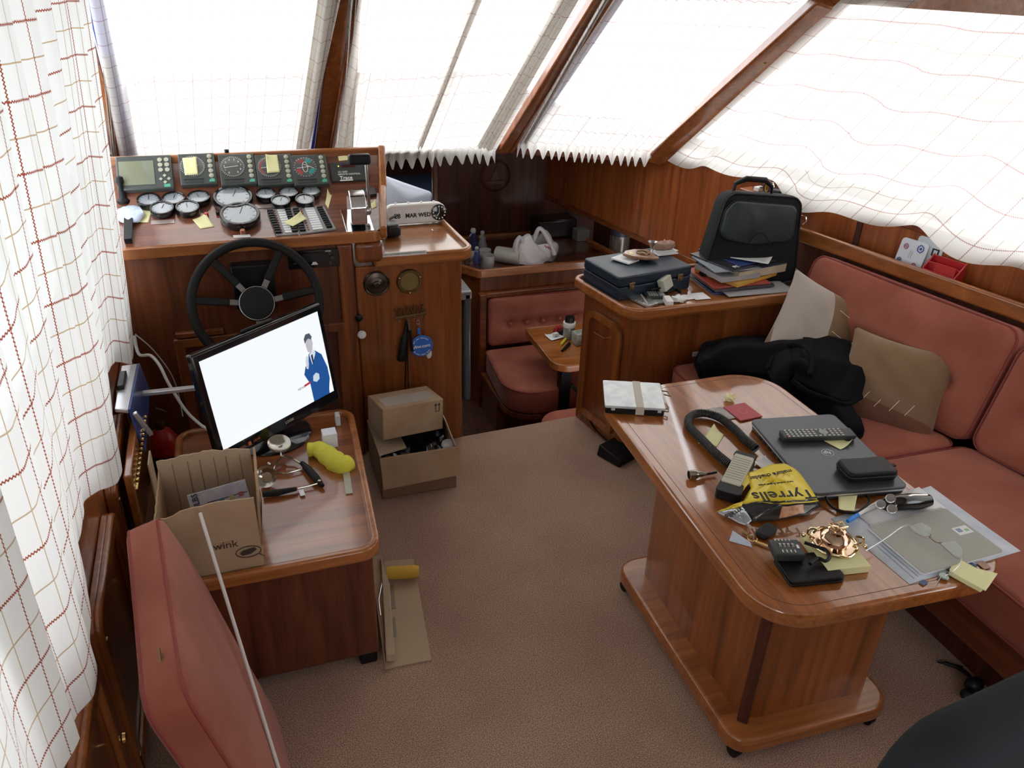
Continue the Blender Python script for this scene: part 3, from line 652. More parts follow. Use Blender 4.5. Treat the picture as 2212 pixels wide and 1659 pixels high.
# switch panels
for k, (pix, lb) in enumerate(((( (598,512),(645,508),(628,452),(576,456) ), 'grey breaker switch panel with white name strips, the half toward the tachometers'),
                               (( (648,508),(726,497),(700,449),(631,452) ), 'grey breaker switch panel with white name strips, the half toward the throttle'))):
    a,b,c_,d_ = [onG(*p) for p in pix]; root = thing('switch_panel', lb, 'switch panel', a, group='breaker panels on the dash')
    mb = MB(); mb.hexa([a,b,c_,d_],[q+nG*.006 for q in (a,b,c_,d_)]); obj('plate', mb, grey, root, bevel=.001)
    pt = lambda u, v, h=.007: (a.lerp(b,u)).lerp(d_.lerp(c_,u), v) + nG*h
    cols = (.42,) if k == 0 else (.36,)
    mb = MB()
    for i in range(10):
        v = .06+.092*i; u0, u1 = (.42,.74) if k == 0 else (.38,.66); mb.hexa([pt(u0,v),pt(u1,v),pt(u1,v+.07),pt(u0,v+.07)],[pt(u0,v,.009),pt(u1,v,.009),pt(u1,v+.07,.009),pt(u0,v+.07,.009)])
    obj('name_strip', mb, paper, root, smooth=False)
    for i in range(10):
        v = .09+.092*i
        for u in ((.12,.86) if k == 0 else (.1,.84)): mb = MB(); q = pt(u,v); mb.box(q+nG*.003,(.02,.008,.008), rot=frame((0,0,0),(1,0,0),dG).to_3x3()); obj('rocker', mb, black, root)
    mb = MB()
    for i in range(10):
        q = pt(.29 if k == 0 else .26, .09+.092*i); mb.ball(q, .003, 8)
    obj('indicator', mb, redp, root)
# throttle
tp = onG(772,478); th = thing('throttle_lever', 'chrome engine throttle with tall black-gripped lever at the dash end', 'throttle', tp)
mb = MB(); rG = frame((0,0,0),(1,0,0),dG).to_3x3(); mb.box(tp+nG*.003,(.10,.14,.006), rot=rG); obj('base_plate', mb, chrome, th, bevel=.002)
mb = MB(frame(tp+nG*.004,(0,1,0),(0,0,1)))  # x forward, y up, z = +x? profile plane
prof = [(-.055,0),(-.058,.06),(-.045,.095),(-.015,.112),(.02,.108),(.045,.08),(.05,0)]
mb.prism(roundpoly(prof,[.004,.02,.03,.03,.03,.02,.004],4), -.028, .028); obj('housing', mb, chrome, th, bevel=.007, seg=3)
m_ = MB(); l0 = tp + nG*.045 + Vector((.040,.0,0)); l1 = at(790,352,Y=l0.y-.03)
m_.lathe([(0,0),(.017,0),(.019,.006),(.017,.02),(0,.022)], 20, l0-Vector((.014,0,0)), (1,0,0)); m_.bar(l0+Vector((.004,0,-.01)), l1+Vector((.0,0,.0)), .018, .010, (1,0,0)); obj('lever', m_, steel, th, bevel=.003)
mb = MB(); g0 = at(752,345,Y=l1.y); g1 = at(800,343,Y=l1.y); mb.bar(g0, g1, .034, .036, (0,0,1)); obj('grip', mb, black, th, bevel=.009, seg=3)
# displays on the upper panel
ldk = mat('display_housing', (.055,.065,.06), .45, coat=.2); dial_m = mat('display_dial', (.10,.115,.11), .12, coat=1, coatr=.03)
keym = mat('display_key', (.42,.42,.33), .45); greenm = mat('display_logo_green', (.10,.40,.28), .4); redd = mat('dial_red', (.35,.06,.07), .4); teal = mat('dial_teal', (.03,.28,.26), .4)
def display(x0, x1, kind, label):
    # corner pixels of the face on the upper panel
    a = onU(x0+8, 408); b = onU(x1+10, 404); w = b.x-a.x; hgt = .127
    base = onU((x0+x1)/2+9, 407); m = frame(base + dU*.002, (1,0,0), dU)
    g = thing('instrument_display', label, 'display', base, group='square navigation displays', rot=m.to_3x3())
    mb = MB(m); mb.box((0,hgt/2,.012),(w,hgt,.024)); obj('housing', mb, ldk, g, bevel=.004, seg=3)
    mb = MB(m); cx, cy, R_ = -w*.13, hgt*.58, hgt*.335
    mb.lathe([(0,.0235),(R_,.0235),(R_,.0255),(0,.0255)], 40, (cx,cy,0)); obj('dial', mb, dial_m, g)
    mb = MB(m)
    for q in range(36 if kind != 'wind' else 24):
        an = radians(10*q if kind != 'wind' else 15*q)
        mb.bar((cx+R_*.86*cos(an),cy+R_*.86*sin(an),.0257),(cx+R_*.98*cos(an),cy+R_*.98*sin(an),.0257), .0009,.0004)
    if kind == 'speed':
        for q in range(10):
            an = radians(240-33*q); text_mb(mb, str(q), .010, m.inverted() and Matrix.Translation((cx+R_*.68*cos(an),cy+R_*.68*sin(an),.0256)), ext=.0002)
    mb.bar((cx-R_*.7,cy-.004,.0262),(cx+R_*.45,cy+.002,.0262), .0016,.0005)
    if kind == 'wind':
        mb.bar((cx-R_*.15,cy+R_*.3,.0262),(cx+R_*.75,cy-R_*.15,.0262), .0014,.0005)
        ell = [(cx+R_*.22*cos(t*.3), cy+R_*.5*sin(t*.3), .0262) for t in range(21)]; mb.tube(ell, .0009, 5, closed=True)
    obj('dial_marks', mb, ink_w, g, smooth=False)
    if kind in ('wind','red'):
        for cc, a0, a1 in ((redd,195,245),(teal,-65,-15),(redd,100,140),(teal,40,80)) if kind == 'wind' else ((redd,130,235),):
            mb = MB(m); o1 = [(cx+R_*.84*cos(radians(a0+(a1-a0)*q/8)), cy+R_*.84*sin(radians(a0+(a1-a0)*q/8))) for q in range(9)]; o2 = [(cx+R_*(.5 if kind == 'wind' else .7)*cos(radians(a0+(a1-a0)*q/8)), cy+R_*(.5 if kind == 'wind' else .7)*sin(radians(a0+(a1-a0)*q/8))) for q in range(9)][::-1]
            mb.prism(o1+o2, .0254, .0259); obj('dial_sector', mb, cc, g, smooth=False)
    mb = MB(m)
    for q in range(5): mb.lathe([(0,.023),(.0085,.023),(.0085,.0265),(.007,.0275),(0,.0275)], 14, (w*.36, hgt*(.88-.155*q), 0))
    obj('key', mb, keym, g)
    mb = MB(m); mb.prism([(w*.36-.009,hgt*.06),(w*.36+.009,hgt*.06),(w*.36+.009,hgt*.15),(w*.36,hgt*.17),(w*.36-.009,hgt*.12)], .0235, .0258); obj('brand_mark', mb, greenm, g, smooth=False)
    mb = MB(m); mb.box((-w*.13,hgt*.17,.0245),(w*.55,.003,.002)); obj('slot', mb, ink, g)
    mb = MB(m); mb.box((-w*.13,hgt*.09,.0245),(w*.5,.008,.001)); obj('name_plate', mb, greyblack, g)
display(385,462,'plain','square grey navigation display beside the plotter, its dial covered by a yellow note')
display(472,548,'speed','square grey speed display with white numerals and no note on it')
display(551,628,'red','square grey display whose red-marked dial is half hidden by a yellow note')
display(629,703,'wind','square grey wind display with red and teal dial sectors')
# plotter
a = onU(262,420); b = onU(375,414); base = (a+b)/2; w = b.x-a.x+.012; hgt = .135; m = frame(base+dU*.0,(1,0,0),dU)
g = thing('chart_plotter', 'wide grey chart plotter with a blank greenish screen, nearest the curtain', 'plotter', base, rot=m.to_3x3())
mb = MB(m); mb.box((0,hgt/2,.013),(w,hgt,.026)); obj('housing', mb, ldk, g, bevel=.005, seg=3)
mb = MB(m); mb.box((-w*.14,hgt*.48,.0265),(w*.62,hgt*.70,.002)); obj('screen', mb, mat('plotter_screen', (.20,.22,.15), .12, coat=1, coatr=.04), g)
mb = MB(m)
for q in range(3):
    for e_ in (0,1): mb.lathe([(0,.025),(.008,.025),(.008,.029),(0,.0295)], 14, (w*(.29+.12*e_), hgt*(.84-.15*q), 0))
for dx, dy in ((0,.013),(0,-.013),(.013,0),(-.013,0)): mb.box((w*.35+dx, hgt*.27+dy, .027),(.009,.009,.004), rz=pi/4)
obj('key', mb, keym, g)
mb = MB(m); mb.box((w*.38,hgt*.08,.0265),(.02,.012,.001)); obj('brand_mark', mb, greenm, g)
# remote control panel
a = onU(718,402); b = onU(800,397); base = (a+b)/2 + dU*.012; w = b.x-a.x; hgt = .08; m = frame(base,(1,0,0),dU)
g = thing('inverter_display', 'black inverter control panel with white lettering and a small yellow light behind the throttle lever', 'control panel', base, rot=m.to_3x3())
mb = MB(m); mb.box((0,hgt/2,.006),(w,hgt,.012)); obj('faceplate', mb, greyblack, g, bevel=.002)
mb = MB(m); mb.box((.0,hgt*.78,.0125),(w*.34,hgt*.16,.001)); obj('display', mb, mat('led_window', (.05,.01,.01), .15), g)
mb = MB(m); mb.ball((-w*.27,hgt*.78,.013),.003,8); obj('indicator', mb, mat('led_yellow', (.6,.6,.1), .3, emit=((.9,.9,.15),2)), g)
mb = MB(m); T_ = Matrix.Translation; text_mb(mb,'SC-2000',.010,T_((-w*.18,hgt*.47,.0122))); text_mb(mb,'REMOTE CONTROL',.0095,T_((-w*.02,hgt*.34,.0122))); mb2 = text_mb(mb,'Trace',.020,T_((-w*.12,hgt*.15,.0122)), bold=.0004); mb.box((-w*.12,hgt*.02,.0124),(w*.34,.004,.0006)); obj('lettering', mb, ink_w, g, smooth=False)
mb = MB(m)
for q in range(6): mb.box((w*.42,hgt*(.2+.1*q),.0125),(.012,.003,.001))
obj('slot', mb, ink, g)
dashbox('label_strip', [(732,348),(752,346),(750,336),(730,338)], .002, postit, 'pale paper label stuck above the black remote control panel', 'label', on=onU)
# black control head beside throttle
dashbox('control_box', [(786,428),(814,424),(806,408),(782,410)], .012, greyblack, 'small dark control box between the throttle lever and the dash end', 'control box')

# sticky notes on the dash
def note(pix, label, z=None, curl=.012, curlc=2, on=None, lift=.0015, group='yellow sticky notes', nrm=None):
    pts = [on(*p) if on else at(*p, z=z) for p in pix]; n = nrm or Vector((0,0,1)); pts = [p + n*lift for p in pts]
    def f(u, v):
        q = pts[0].lerp(pts[1],u).lerp(pts[3].lerp(pts[2],u), v); cu = {0:(1-u)*(1-v),1:u*(1-v),2:u*v,3:(1-u)*v}[curlc]; return q + n*curl*cu**3
    mb = MB(); mb.grid(8,8,f); o = obj('sticky_note', mb, postit); s = o.modifiers.new('s','SOLIDIFY'); s.thickness = .0006; tag(o, label, 'sticky note', group); return o
onUt = lambda x, y: onU(x, y) + nU*.0275
note([(402,388),(430,386),(426,350),(396,351)], 'bright yellow sticky note covering the dial beside the plotter', on=onUt, nrm=nU, curl=.006)
note([(578,383),(605,381),(599,344),(574,345)], 'yellow sticky note on the red-marked display', on=onUt, nrm=nU, curl=.008, curlc=3)
note([(433,495),(464,490),(445,466),(416,475)], 'curled yellow note lying on the dash in front of the lower small gauges', on=onG, nrm=nG)
note([(289,482),(321,481),(328,456),(300,452)], 'yellow note under the gauges by the plastic bag', on=onG, nrm=nG, curlc=0)
note([(633,497),(664,480),(650,470),(614,488)], 'folded yellow note lying across the breaker switch panels', on=onG, nrm=nG, lift=.016)
note([(709,452),(717,421),(708,418),(702,440)], 'thin upright yellow note stuck between wind display and throttle', on=onG, nrm=nG, curlc=2, curl=.02)
note([(803,452),(814,447),(811,436),(801,440)], 'small yellow note scrap behind the throttle', on=onG, nrm=nG)
# things at the curtain end of the dash
mb = MB(); p_ = onG(268,440)
mb.lathe([(0,0),(.02,0),(.022,.01),(.012,.02),(.008,.06),(.014,.075),(.012,.09),(0,.095)], 14, p_+nG*.001, (0,.1,1)); o = obj('microphone_stand', mb, black); tag(o, 'short black post with knobbed top standing at the curtain end of the dash', 'stand')
dashbox('dark_case', [(270,527),(287,526),(290,478),(270,480)], .02, black, 'narrow black case at the curtain end of the dash by the wrapped bag', 'case')
mb = MB(); c_ = onG(283,470)+nG*.012; mb.ball(c_, (.045,.05,.012), 18, rot=frame((0,0,0),(1,0,0),dG).to_3x3(), rnd=.1); o = obj('plastic_bag', mb, mat('blue_white_plastic', (.5,.58,.72), .25, coat=.3, bump=(60,.8,.004))); tag(o, 'crumpled bluish plastic bag on the dash beside the yellow note', 'bag')
mb = MB(); p_ = Vector((at(490,330,Y=3.105).x,3.105,1.155)); mb.lathe([(0,0),(.008,0),(.008,.012),(0,.014)],12,p_); o = obj('sensor_knob', mb, black); tag(o, 'tiny black knob standing on the top trim of the instrument dash', 'knob')

# ================================================================== STEERING WHEEL
wc = at(555,655,Y=2.60); ax = Vector((0,-1,.52)).normalized()
wr = .228
sw = thing('steering_wheel', 'black five-spoked steering wheel standing behind the television', 'steering wheel', wc)
mw = frame(wc, (1,0,0), None, z=ax); 
mb = MB(mw); mb.tube([(wr*.90*cos(2*pi*i/72), wr*.90*sin(2*pi*i/72), .0) for i in range(72)], .0155, 14, closed=True); obj('rim', mb, rubber, sw)
for k, an in enumerate((8, 60, 128, 172, 270)):
    a = radians(an); mb = MB(mw); mb.bar((.045*cos(a),.045*sin(a),-.012),(wr*.42*cos(a),wr*.42*sin(a),-.008), .020, .008, (0,0,1)); sp = obj('spoke', mb, mat('spoke_alloy',(.18,.17,.16),.35,.8), sw, bevel=.002)
    mb = MB(mw); mb.bar((wr*.38*cos(a),wr*.38*sin(a),-.008),(wr*.88*cos(a),wr*.88*sin(a),0), .026, .016, (0,0,1)); obj('spoke_grip', mb, rubber, sp, bevel=.005)
mb = MB(mw); mb.lathe([(0,-.03),(.05,-.03),(.058,-.02),(.060,-.004),(.054,.004),(0,.006)], 36); obj('hub', mb, black, sw)
mb = MB(mw); mb.tube([(.056*cos(2*pi*i/40), .056*sin(2*pi*i/40), .0) for i in range(40)], .0022, 6, closed=True); obj('hub_ring', mb, steel, sw)
mb = MB(); mb.box((wc.x,2.725,wc.z+.02),(.14,.05,.16)); mb.bar((wc.x,2.70,wc.z+.0), tuple(wc - ax*.02), .05,.05); obj('column', mb, black, sw, bevel=.006)

# ================================================================== SIDE CABINET by the steps
sc_ = thing('side_cabinet', 'varnished cabinet right of the helm with a raised-edge top and brass fittings', 'cabinet', (.63,2.77,0))
mb = MB(); mb.bx(XB+.003,.775,2.765,3.24,-.62,.80); obj('carcass', mb, wood('wood_cabinet_face', (.14,.036,.008), (.23,.063,.014), (.30,.092,.022), 'Z', .33, .5), sc_, bevel=.006)
o_ = roundpoly([(.44,2.745),(.825,2.745),(.80,3.30),(.44,3.30)],[0,.06,.05,0],8)
mb = MB(); mb.prism(inset(o_,.007), .795, .826); obj('top', mb, top_wood, sc_, bevel=.004)
mb = MB(); mb.ring(o_, inset(o_, .022), .799, .843); obj('rim', mb, trim_x, sc_, bevel=.008, seg=3)
mb = MB(); a = at(820,545,Y=2.742); b = at(921,538,Y=2.742); mb.box(((a.x+b.x)/2,2.7438,(a.z+b.z)/2-.012),(b.x-a.x,.002,.014)); lb_ = obj('warning_label', mb, white); tag(lb_, 'long thin warning label along the cabinet edge under the clock', 'label')
mb = MB(); text_mb(mb,'DO NOT START ENGINE WITH IGNITION SWITCH BELOW',.0085, frame(((a.x+b.x)/2,2.7422,(a.z+b.z)/2-.012),(1,0,0),(0,0,1)), ext=.0002); x_ = max(v.x for v in mb.v)-min(v.x for v in mb.v); k_ = (b.x-a.x)*.95/x_; cx_ = (a.x+b.x)/2; mb.v = [Vector((cx_+(v.x-cx_)*k_, v.y, v.z)) for v in mb.v]; obj('lettering', mb, ink, lb_, smooth=False)
def disc(px_, py_, r, prof, name, m, label, cat, n=40):
    p = at(px_,py_,Y=2.764); mb = MB(); mb.lathe(prof, n, p, (0,-1,0)); o = obj(name, mb, m); tag(o, label, cat); return o, p
r_ = .049
o, p_ = disc(813,612,r_,[(0,0),(r_,0),(r_,.004),(r_*.92,.008),(r_*.86,.006),(r_*.55,.010),(r_*.5,.008),(r_*.28,.012),(r_*.26,.02),(r_*.16,.022),(r_*.14,.016),(0,.016)],'round_vent',bronze,'round dark bronze turned disc with raised centre on the cabinet front','fitting')
o, p_ = disc(884,607,r_,[(0,0),(r_,0),(r_,.005),(r_*.93,.011),(r_*.78,.011),(r_*.72,.005),(0,.005)],'brass_instrument',oldbrass,'round aged-brass rimmed instrument beside the bronze disc','instrument')
mb = MB(); mb.lathe([(0,.005),(r_*.72,.005),(r_*.72,.006),(0,.006)],32,p_,(0,-1,0)); obj('dial', mb, mat('brass_dial',(.25,.19,.07),.25,.5,coat=.5), o)
mb = MB(); [mb.ball(p_+Vector((r_*.88*cos(a),-.011,r_*.88*sin(a))),.003,8) for a in (.4,2.7,4.7)]; obj('screw', mb, brass, o)
# key rack
kr = thing('key_hook_rack', 'aged brass key rack of ship figures on the cabinet front', 'hook rack', at(885,675,Y=2.764))
m = frame(at(886,682,Y=2.763),(1,0,.06),(0,0,1)); 
mb = MB(m); mb.box((0,0,.003),(.125,.012,.005)); obj('bar', mb, oldbrass, kr, bevel=.002)
for i in range(4):
    x = -.045+.030*i; mb = MB(m)
    mb.tube([(x-.012,.036+.006*(i==0),.004),(x-.006,.012,.005),(x+.010,.008,.005),(x+.016,.018,.005)], .0028, 6); mb.tube([(x,.012,.005),(x+.002,.05-.004*abs(i-1),.005)], .002, 6)
    mb.tube([(x+.002,.046,.005),(x+.012,.040,.005),(x+.004,.030,.005),(x+.014,.022,.005)], .0018, 6); obj('figure', mb, oldbrass, kr)
    mb = MB(m); mb.tube([(x,0,.004),(x,-.012,.006),(x+.001,-.018,.014),(x+.001,-.010,.018)], .0018, 6); obj('hook', mb, oldbrass, kr)
# hanging torch with strap and key float
tz = at(880,692,Y=2.744); tc_ = thing('torch', 'black torch hanging by a loop strap from the key rack', 'torch', tz)
q0 = at(880,692,Y=2.742); q1 = at(866,778,Y=2.742)
mb = MB(); mb.tube([q0, q0.lerp(q1,.4), q0.lerp(q1,.45), q1], .012, 14, rs=[.007,.010,.0145,.016]); obj('body', mb, black, tc_)
mb = MB(); mb.tube([at(878,700,Y=2.742), at(877,760,Y=2.75), at(875,880,Y=2.755), at(880,890,Y=2.755), at(884,880,Y=2.755), at(880,760,Y=2.75), at(879,700,Y=2.742)], .0026, 6); obj('strap', mb, black, tc_)
pen = thing('knife_handle', 'black and steel penknife hanging between torch and blue key float', 'knife', at(885,690,Y=2.735)); a = at(882,692,Y=2.732); b = at(891,758,Y=2.728)
mb = MB(); mb.tube([a, a.lerp(b,.35)], .005, 8); obj('bolster', mb, steel, pen); mb = MB(); mb.tube([a.lerp(b,.3), b], .006, 8); obj('handle', mb, black, pen)
kf = at(910,746,Y=2.736); r_ = .045; kt = thing('key_float', 'round bright blue key float with ring lettering hanging on the key rack', 'key float', kf)
m = frame(kf,(1,0,.05),(0,0,1)); mb = MB(m); mb.lathe([(0,0),(r_*.95,0),(r_,.002),(r_,.006),(r_*.95,.008),(0,.008)],40,(0,0,0)); obj('disc', mb, blue, kt)
mb = MB(m); text_mb(mb,'ybw.com',.019,T_((.0,.0,.0083)),bold=.0003)
for tx, a0, a1, rr in (('put your business afloat'[:18],150,35,.036),('& turn your boat',215,325,-.036)):
    for i, ch in enumerate(tx):
        an = radians(a0+(a1-a0)*i/(len(tx)-1)); R_ = abs(rr); rot = an-pi/2 if rr > 0 else an+pi/2
        if ch != ' ': text_mb(mb, ch, .010, T_((R_*cos(an),R_*sin(an),.0083)) @ Matrix.Rotation(rot,4,'Z'), ext=.0002)
obj('lettering', mb, ink_w, kt, smooth=False)
mb = MB(); mb.tube([kf+Vector((0,0,.043)), kf+Vector((-.004,0,.065)), at(905,690,Y=2.742)], .0016, 6); mb.tube([at(903,692,Y=2.742)+Vector((.006*cos(t),0,.008*sin(t)-.008)) for t in [i*.5 for i in range(13)]], .001, 5); obj('ring', mb, steel, kt)
mb = MB(); mb.box(kf+Vector((-.008,.001,.062)),(.012,.006,.026)); obj('tag', mb, blue, kt, bevel=.002)
mb = MB(); mb.ball(kf+Vector((.032,.010,-.045)),(.012,.004,.022),14); o = obj('key_tag', mb, white); tag(o, 'oval white key tag peeking out behind the blue key float', 'key tag')

# clock and pouch on the cabinet top
cl = at(890,482,z=.828); a = at(832,491,z=.828); b = at(962,478,z=.828); a.y = b.y = (a.y+b.y)/2 + .01; W_ = b.x-a.x; Hc = .083; mid = (a+b)/2
ck = thing('flip_calendar_clock', 'white pill-shaped flip calendar clock reading MAR WED', 'clock', mid)
m = frame(mid+Vector((0,0,Hc/2+.003)),(1,0,.0),(0,.12,1)); mb = MB(m); mb.prism(rrect(-W_/2,-Hc/2,W_/2,Hc/2,Hc/2-.001,10), -.02, .02); obj('body', mb, white, ck, bevel=.008, seg=3)
xs = (-.30,-.08,.14)
for tx, x in zip(('28','MAR','WED'),xs):
    mb = MB(m); mb.box((x*W_,-.004,.0203),(W_*.15,Hc*.5,.001)); pl = obj('flap', mb, paper, ck); mb = MB(m); text_mb(mb,tx,.023 if tx != '28' else .026,T_((x*W_,-.006,.0212)),bold=.0007); obj('lettering', mb, ink, pl, smooth=False)
mb = MB(m); mb.lathe([(0,.02),(Hc*.40,.02),(Hc*.40,.0225),(Hc*.37,.0235),(0,.0235)],36,(W_*.375,0,0)); obj('clock_face', mb, blackg, ck)
mb = MB(m)
for q in range(12): an = q*pi/6; mb.lathe([(0,.0236),(.0032,.0236),(.0032,.0242),(0,.0242)],8,(W_*.375+Hc*.30*cos(an),Hc*.30*sin(an),0))
mb.bar((W_*.375,0,.0242),(W_*.375,.022,.0242),.002,.0008); mb.bar((W_*.375,0,.0242),(W_*.375-.008,-.012,.0242),.0028,.0008); obj('clock_hand', mb, ink_w, ck, smooth=False)
for i in range(4): mb = MB(m); mb.lathe([(0,0),(.006,0),(.006,.006),(0,.008)],12,(-W_*.3+W_*.205*i,Hc/2-.002,0),(0,1,0)); obj('knob', mb, white, ck)
mb = MB(m); mb.box((-W_*.3,-Hc/2-.0,0),(.01,.008,.02)); mb.box((W_*.3,-Hc/2-.0,0),(.01,.008,.02)); obj('foot', mb, white, ck)
pq = at(847,512,z=.83); po = thing('small_camera_pouch', 'small black zipped pouch with a grey top on the cabinet beside the dash', 'pouch', pq)
mb = MB(Matrix.Translation(pq+Vector((.0,.02,0)))@Matrix.Rotation(.1,4,'Z')); mb.slab(dense(rrect(-.034,-.04,.034,.04,.02),.01), 0, .045, .015, rings=6); obj('body', mb, leather, po)
mb = MB(Matrix.Translation(pq+Vector((.0,.022,.045)))@Matrix.Rotation(.1,4,'Z')); mb.slab(dense(rrect(-.028,-.03,.028,.03,.015),.01), 0, .008, .004, rings=5); obj('flap', mb, mat('grey_nylon',(.22,.24,.24),.6), po)
mb = MB(); b_ = pq+Vector((0,.05,.055)); mb.bar(b_+Vector((-.02,0,0)), b_+Vector((-.03,.0,.025)), .02,.003); mb.bar(b_+Vector((.0,0,.002)), b_+Vector((.035,0,.018)), .018,.003); obj('strap', mb, black, po)
mb = MB(); q = at(935,498,z=.828); mb.bar(q, q+Vector((.018,-.004,.001)), .003,.0015); mb.bar(q, q+Vector((-.004,.006,.004)), .004,.0015); o = obj('small_key', mb, steel); tag(o, 'tiny steel clip lying on the cabinet top in front of the clock', 'clip')

# ------------------------------------------------------------------ helper: a rectangle standing on a surface, from its four corners
def rect(pix, z):
    p = [at(*q, z=z) for q in pix]; c = sum(p, Vector())/4; e1 = (p[1]-p[0] + p[2]-p[3])/2; e2 = (p[3]-p[0] + p[2]-p[1])/2
    w, d = e1.length, e2.length; a1 = atan2(e1.y, e1.x); a2 = atan2(e2.y, e2.x) - pi/2
    a = a1 + (((a2-a1+pi) % (2*pi))-pi)*.5; return c, a, w, d
def TR(c, a, z=None): return Matrix.Translation((c.x, c.y, c.z if z is None else z)) @ Matrix.Rotation(a, 4, 'Z')

# ================================================================== LOW LOCKER with the television
dk = thing('low_locker', 'low wooden locker with raised-rim top carrying the television', 'locker', (0,2.0,0))
DZ = .425
do = [(-.285,1.625),(.238,1.625),(.278,2.385),(-.29,2.385)]
mb = MB(); mb.prism([(-.27,1.645),(.215,1.645),(.25,2.37),(-.27,2.37)], .045, .40); obj('carcass', mb, wood('wood_locker_body', (.06,.015,.007), (.115,.03,.013), (.165,.048,.02), 'Z', .35, .4), dk, bevel=.006)
ro = roundpoly(do, [.03,.06,.06,.06], 8)
mb = MB(); mb.prism(inset(ro,.007), .398, DZ); obj('top', mb, desk_wood, dk, bevel=.003)
mb = MB(); mb.ring(ro, inset(ro,.022), .400, DZ+.014); obj('rim', mb, trim_x, dk, bevel=.007, seg=3)
for x, y in ((.185,1.675),(-.23,1.675),(.21,2.33)):
    mb = MB(); mb.box((x,y,.026),(.05,.05,.045)); obj('foot', mb, black, dk, bevel=.006)
# television
a = at(478,1005,z=.47); b = at(735,862,z=.47); w = (b-a).length; ex = (b-a).normalized(); nrm = Vector((ex.y,-ex.x,0)); upv = (Vector((0,0,1)) - nrm*.16).normalized()
cB = (a+b)/2; m = frame(cB, ex, upv); Ht = .345
tv = thing('television', 'black flat television showing a man in a blue suit on a white screen', 'television', (cB.x,cB.y,DZ))
mb = MB(m); mb.box((0,Ht/2,-.014),(w,Ht,.028)); obj('bezel', mb, blackg, tv, bevel=.006, seg=3)
mb = MB(m); mb.box((0,Ht*.52,-.036),(w*.7,Ht*.7,.03)); mb.box((.0,Ht+.004,-.016),(w*.24,.010,.012)); obj('back_cover', mb, black, tv, bevel=.01)
sm = mat('tv_screen_light', (.02,.02,.02), .2, emit=((.93,.97,1.0), 2.4)); sx0, sx1, sy0, sy1 = -w/2+.020, w/2-.020, .040, Ht-.024
mb = MB(m); mb.bx(sx0,sx1,sy0,sy1,-.001,.0008); scr = obj('screen', mb, sm, tv, smooth=False)
def em(name, col, s=2.0): return mat(name, (.01,.01,.01), .4, emit=(col, s))
sw_, sh_ = sx1-sx0, sy1-sy0
def sp(u, v): return (sx0+u*sw_, sy0+v*sh_)
def flat(name, pts, z, m_, parent=None): mb = MB(m); mb.prism([sp(*p) for p in pts], z, z+.0003); return obj(name, mb, m_, parent or scr, smooth=False)
flat('suit_picture', [(.80,.04),(.80,.22),(.765,.36),(.79,.44),(.83,.50),(.84,.565),(.875,.585),(.905,.575),(.955,.50),(.985,.32),(.985,.18),(.96,.06),(.955,.0),(.80,.0)], .001, em('screen_blue', (.01,.11,.42), 1.7))
flat('shirt_picture', [(.855,.43),(.845,.56),(.895,.60),(.905,.55)], .0013, em('screen_shirt', (.8,.88,.95)))
flat('tie_picture', [(.86,.44),(.857,.54),(.875,.55),(.872,.43)], .0016, em('screen_tie', (.02,.04,.09)))
flat('head_picture', [(.838,.60),(.832,.68),(.842,.75),(.868,.78),(.893,.745),(.897,.67),(.882,.60),(.86,.575)], .0016, em('screen_skin', (.62,.60,.66)))
flat('hair_picture', [(.828,.70),(.826,.76),(.848,.805),(.884,.80),(.900,.75),(.888,.72),(.868,.745),(.846,.735)], .0019, em('screen_hair', (.09,.11,.15)))
flat('hand_picture', [(.795,.42),(.80,.50),(.815,.56),(.83,.55),(.825,.46),(.81,.40)], .0016, em('screen_hand', (.72,.78,.86)))
flat('hand_picture', [(.83,.24),(.84,.30),(.87,.32),(.895,.29),(.89,.23),(.86,.21)], .0016, em('screen_hand2', (.72,.80,.90)))
flat('caption_bar_picture', [(.745,.22),(.745,.245),(.805,.255),(.805,.23)], .0012, em('screen_red', (.55,.03,.05)))
mb = MB(m); text_mb(mb, 'NEWS', .011, T_((sp(.715,.225)[0], sp(0,.225)[1], .0012)), ext=.0001); obj('caption', mb, em('screen_dark',(.1,.1,.12)), scr, smooth=False)
mb = MB(m); text_mb(mb,'DVD',.010,T_((-w*.33,.018,.0004)),ext=.0002); text_mb(mb,'HDMI',.010,T_((-w*.22,.018,.0004)),ext=.0002); mb.box((-w*.40,.018,.0004),(.016,.008,.0006)); mb.box((-w*.275,.018,.0004),(.010,.012,.0006)); obj('logo_marks', mb, mat('orange_marks',(.6,.12,.05),.5), tv, smooth=False)
mb = MB(m); text_mb(mb,'LOGIK',.012,T_((w*.05,.020,.0004)),ext=.0002); obj('brand_lettering', mb, lgrey, tv, smooth=False)
mb = MB(); bc = Vector((cB.x,cB.y,DZ)) - nrm*.07; mb.lathe([(0,0),(.125,0),(.128,.004),(.12,.010),(.05,.016),(.03,.03),(0,.03)],40,bc); mb.bar(bc+Vector((0,0,.02)), bc+Vector((-.01,.015,.14)), .05,.03,(0,1,0)); obj('stand', mb, blackg, tv)
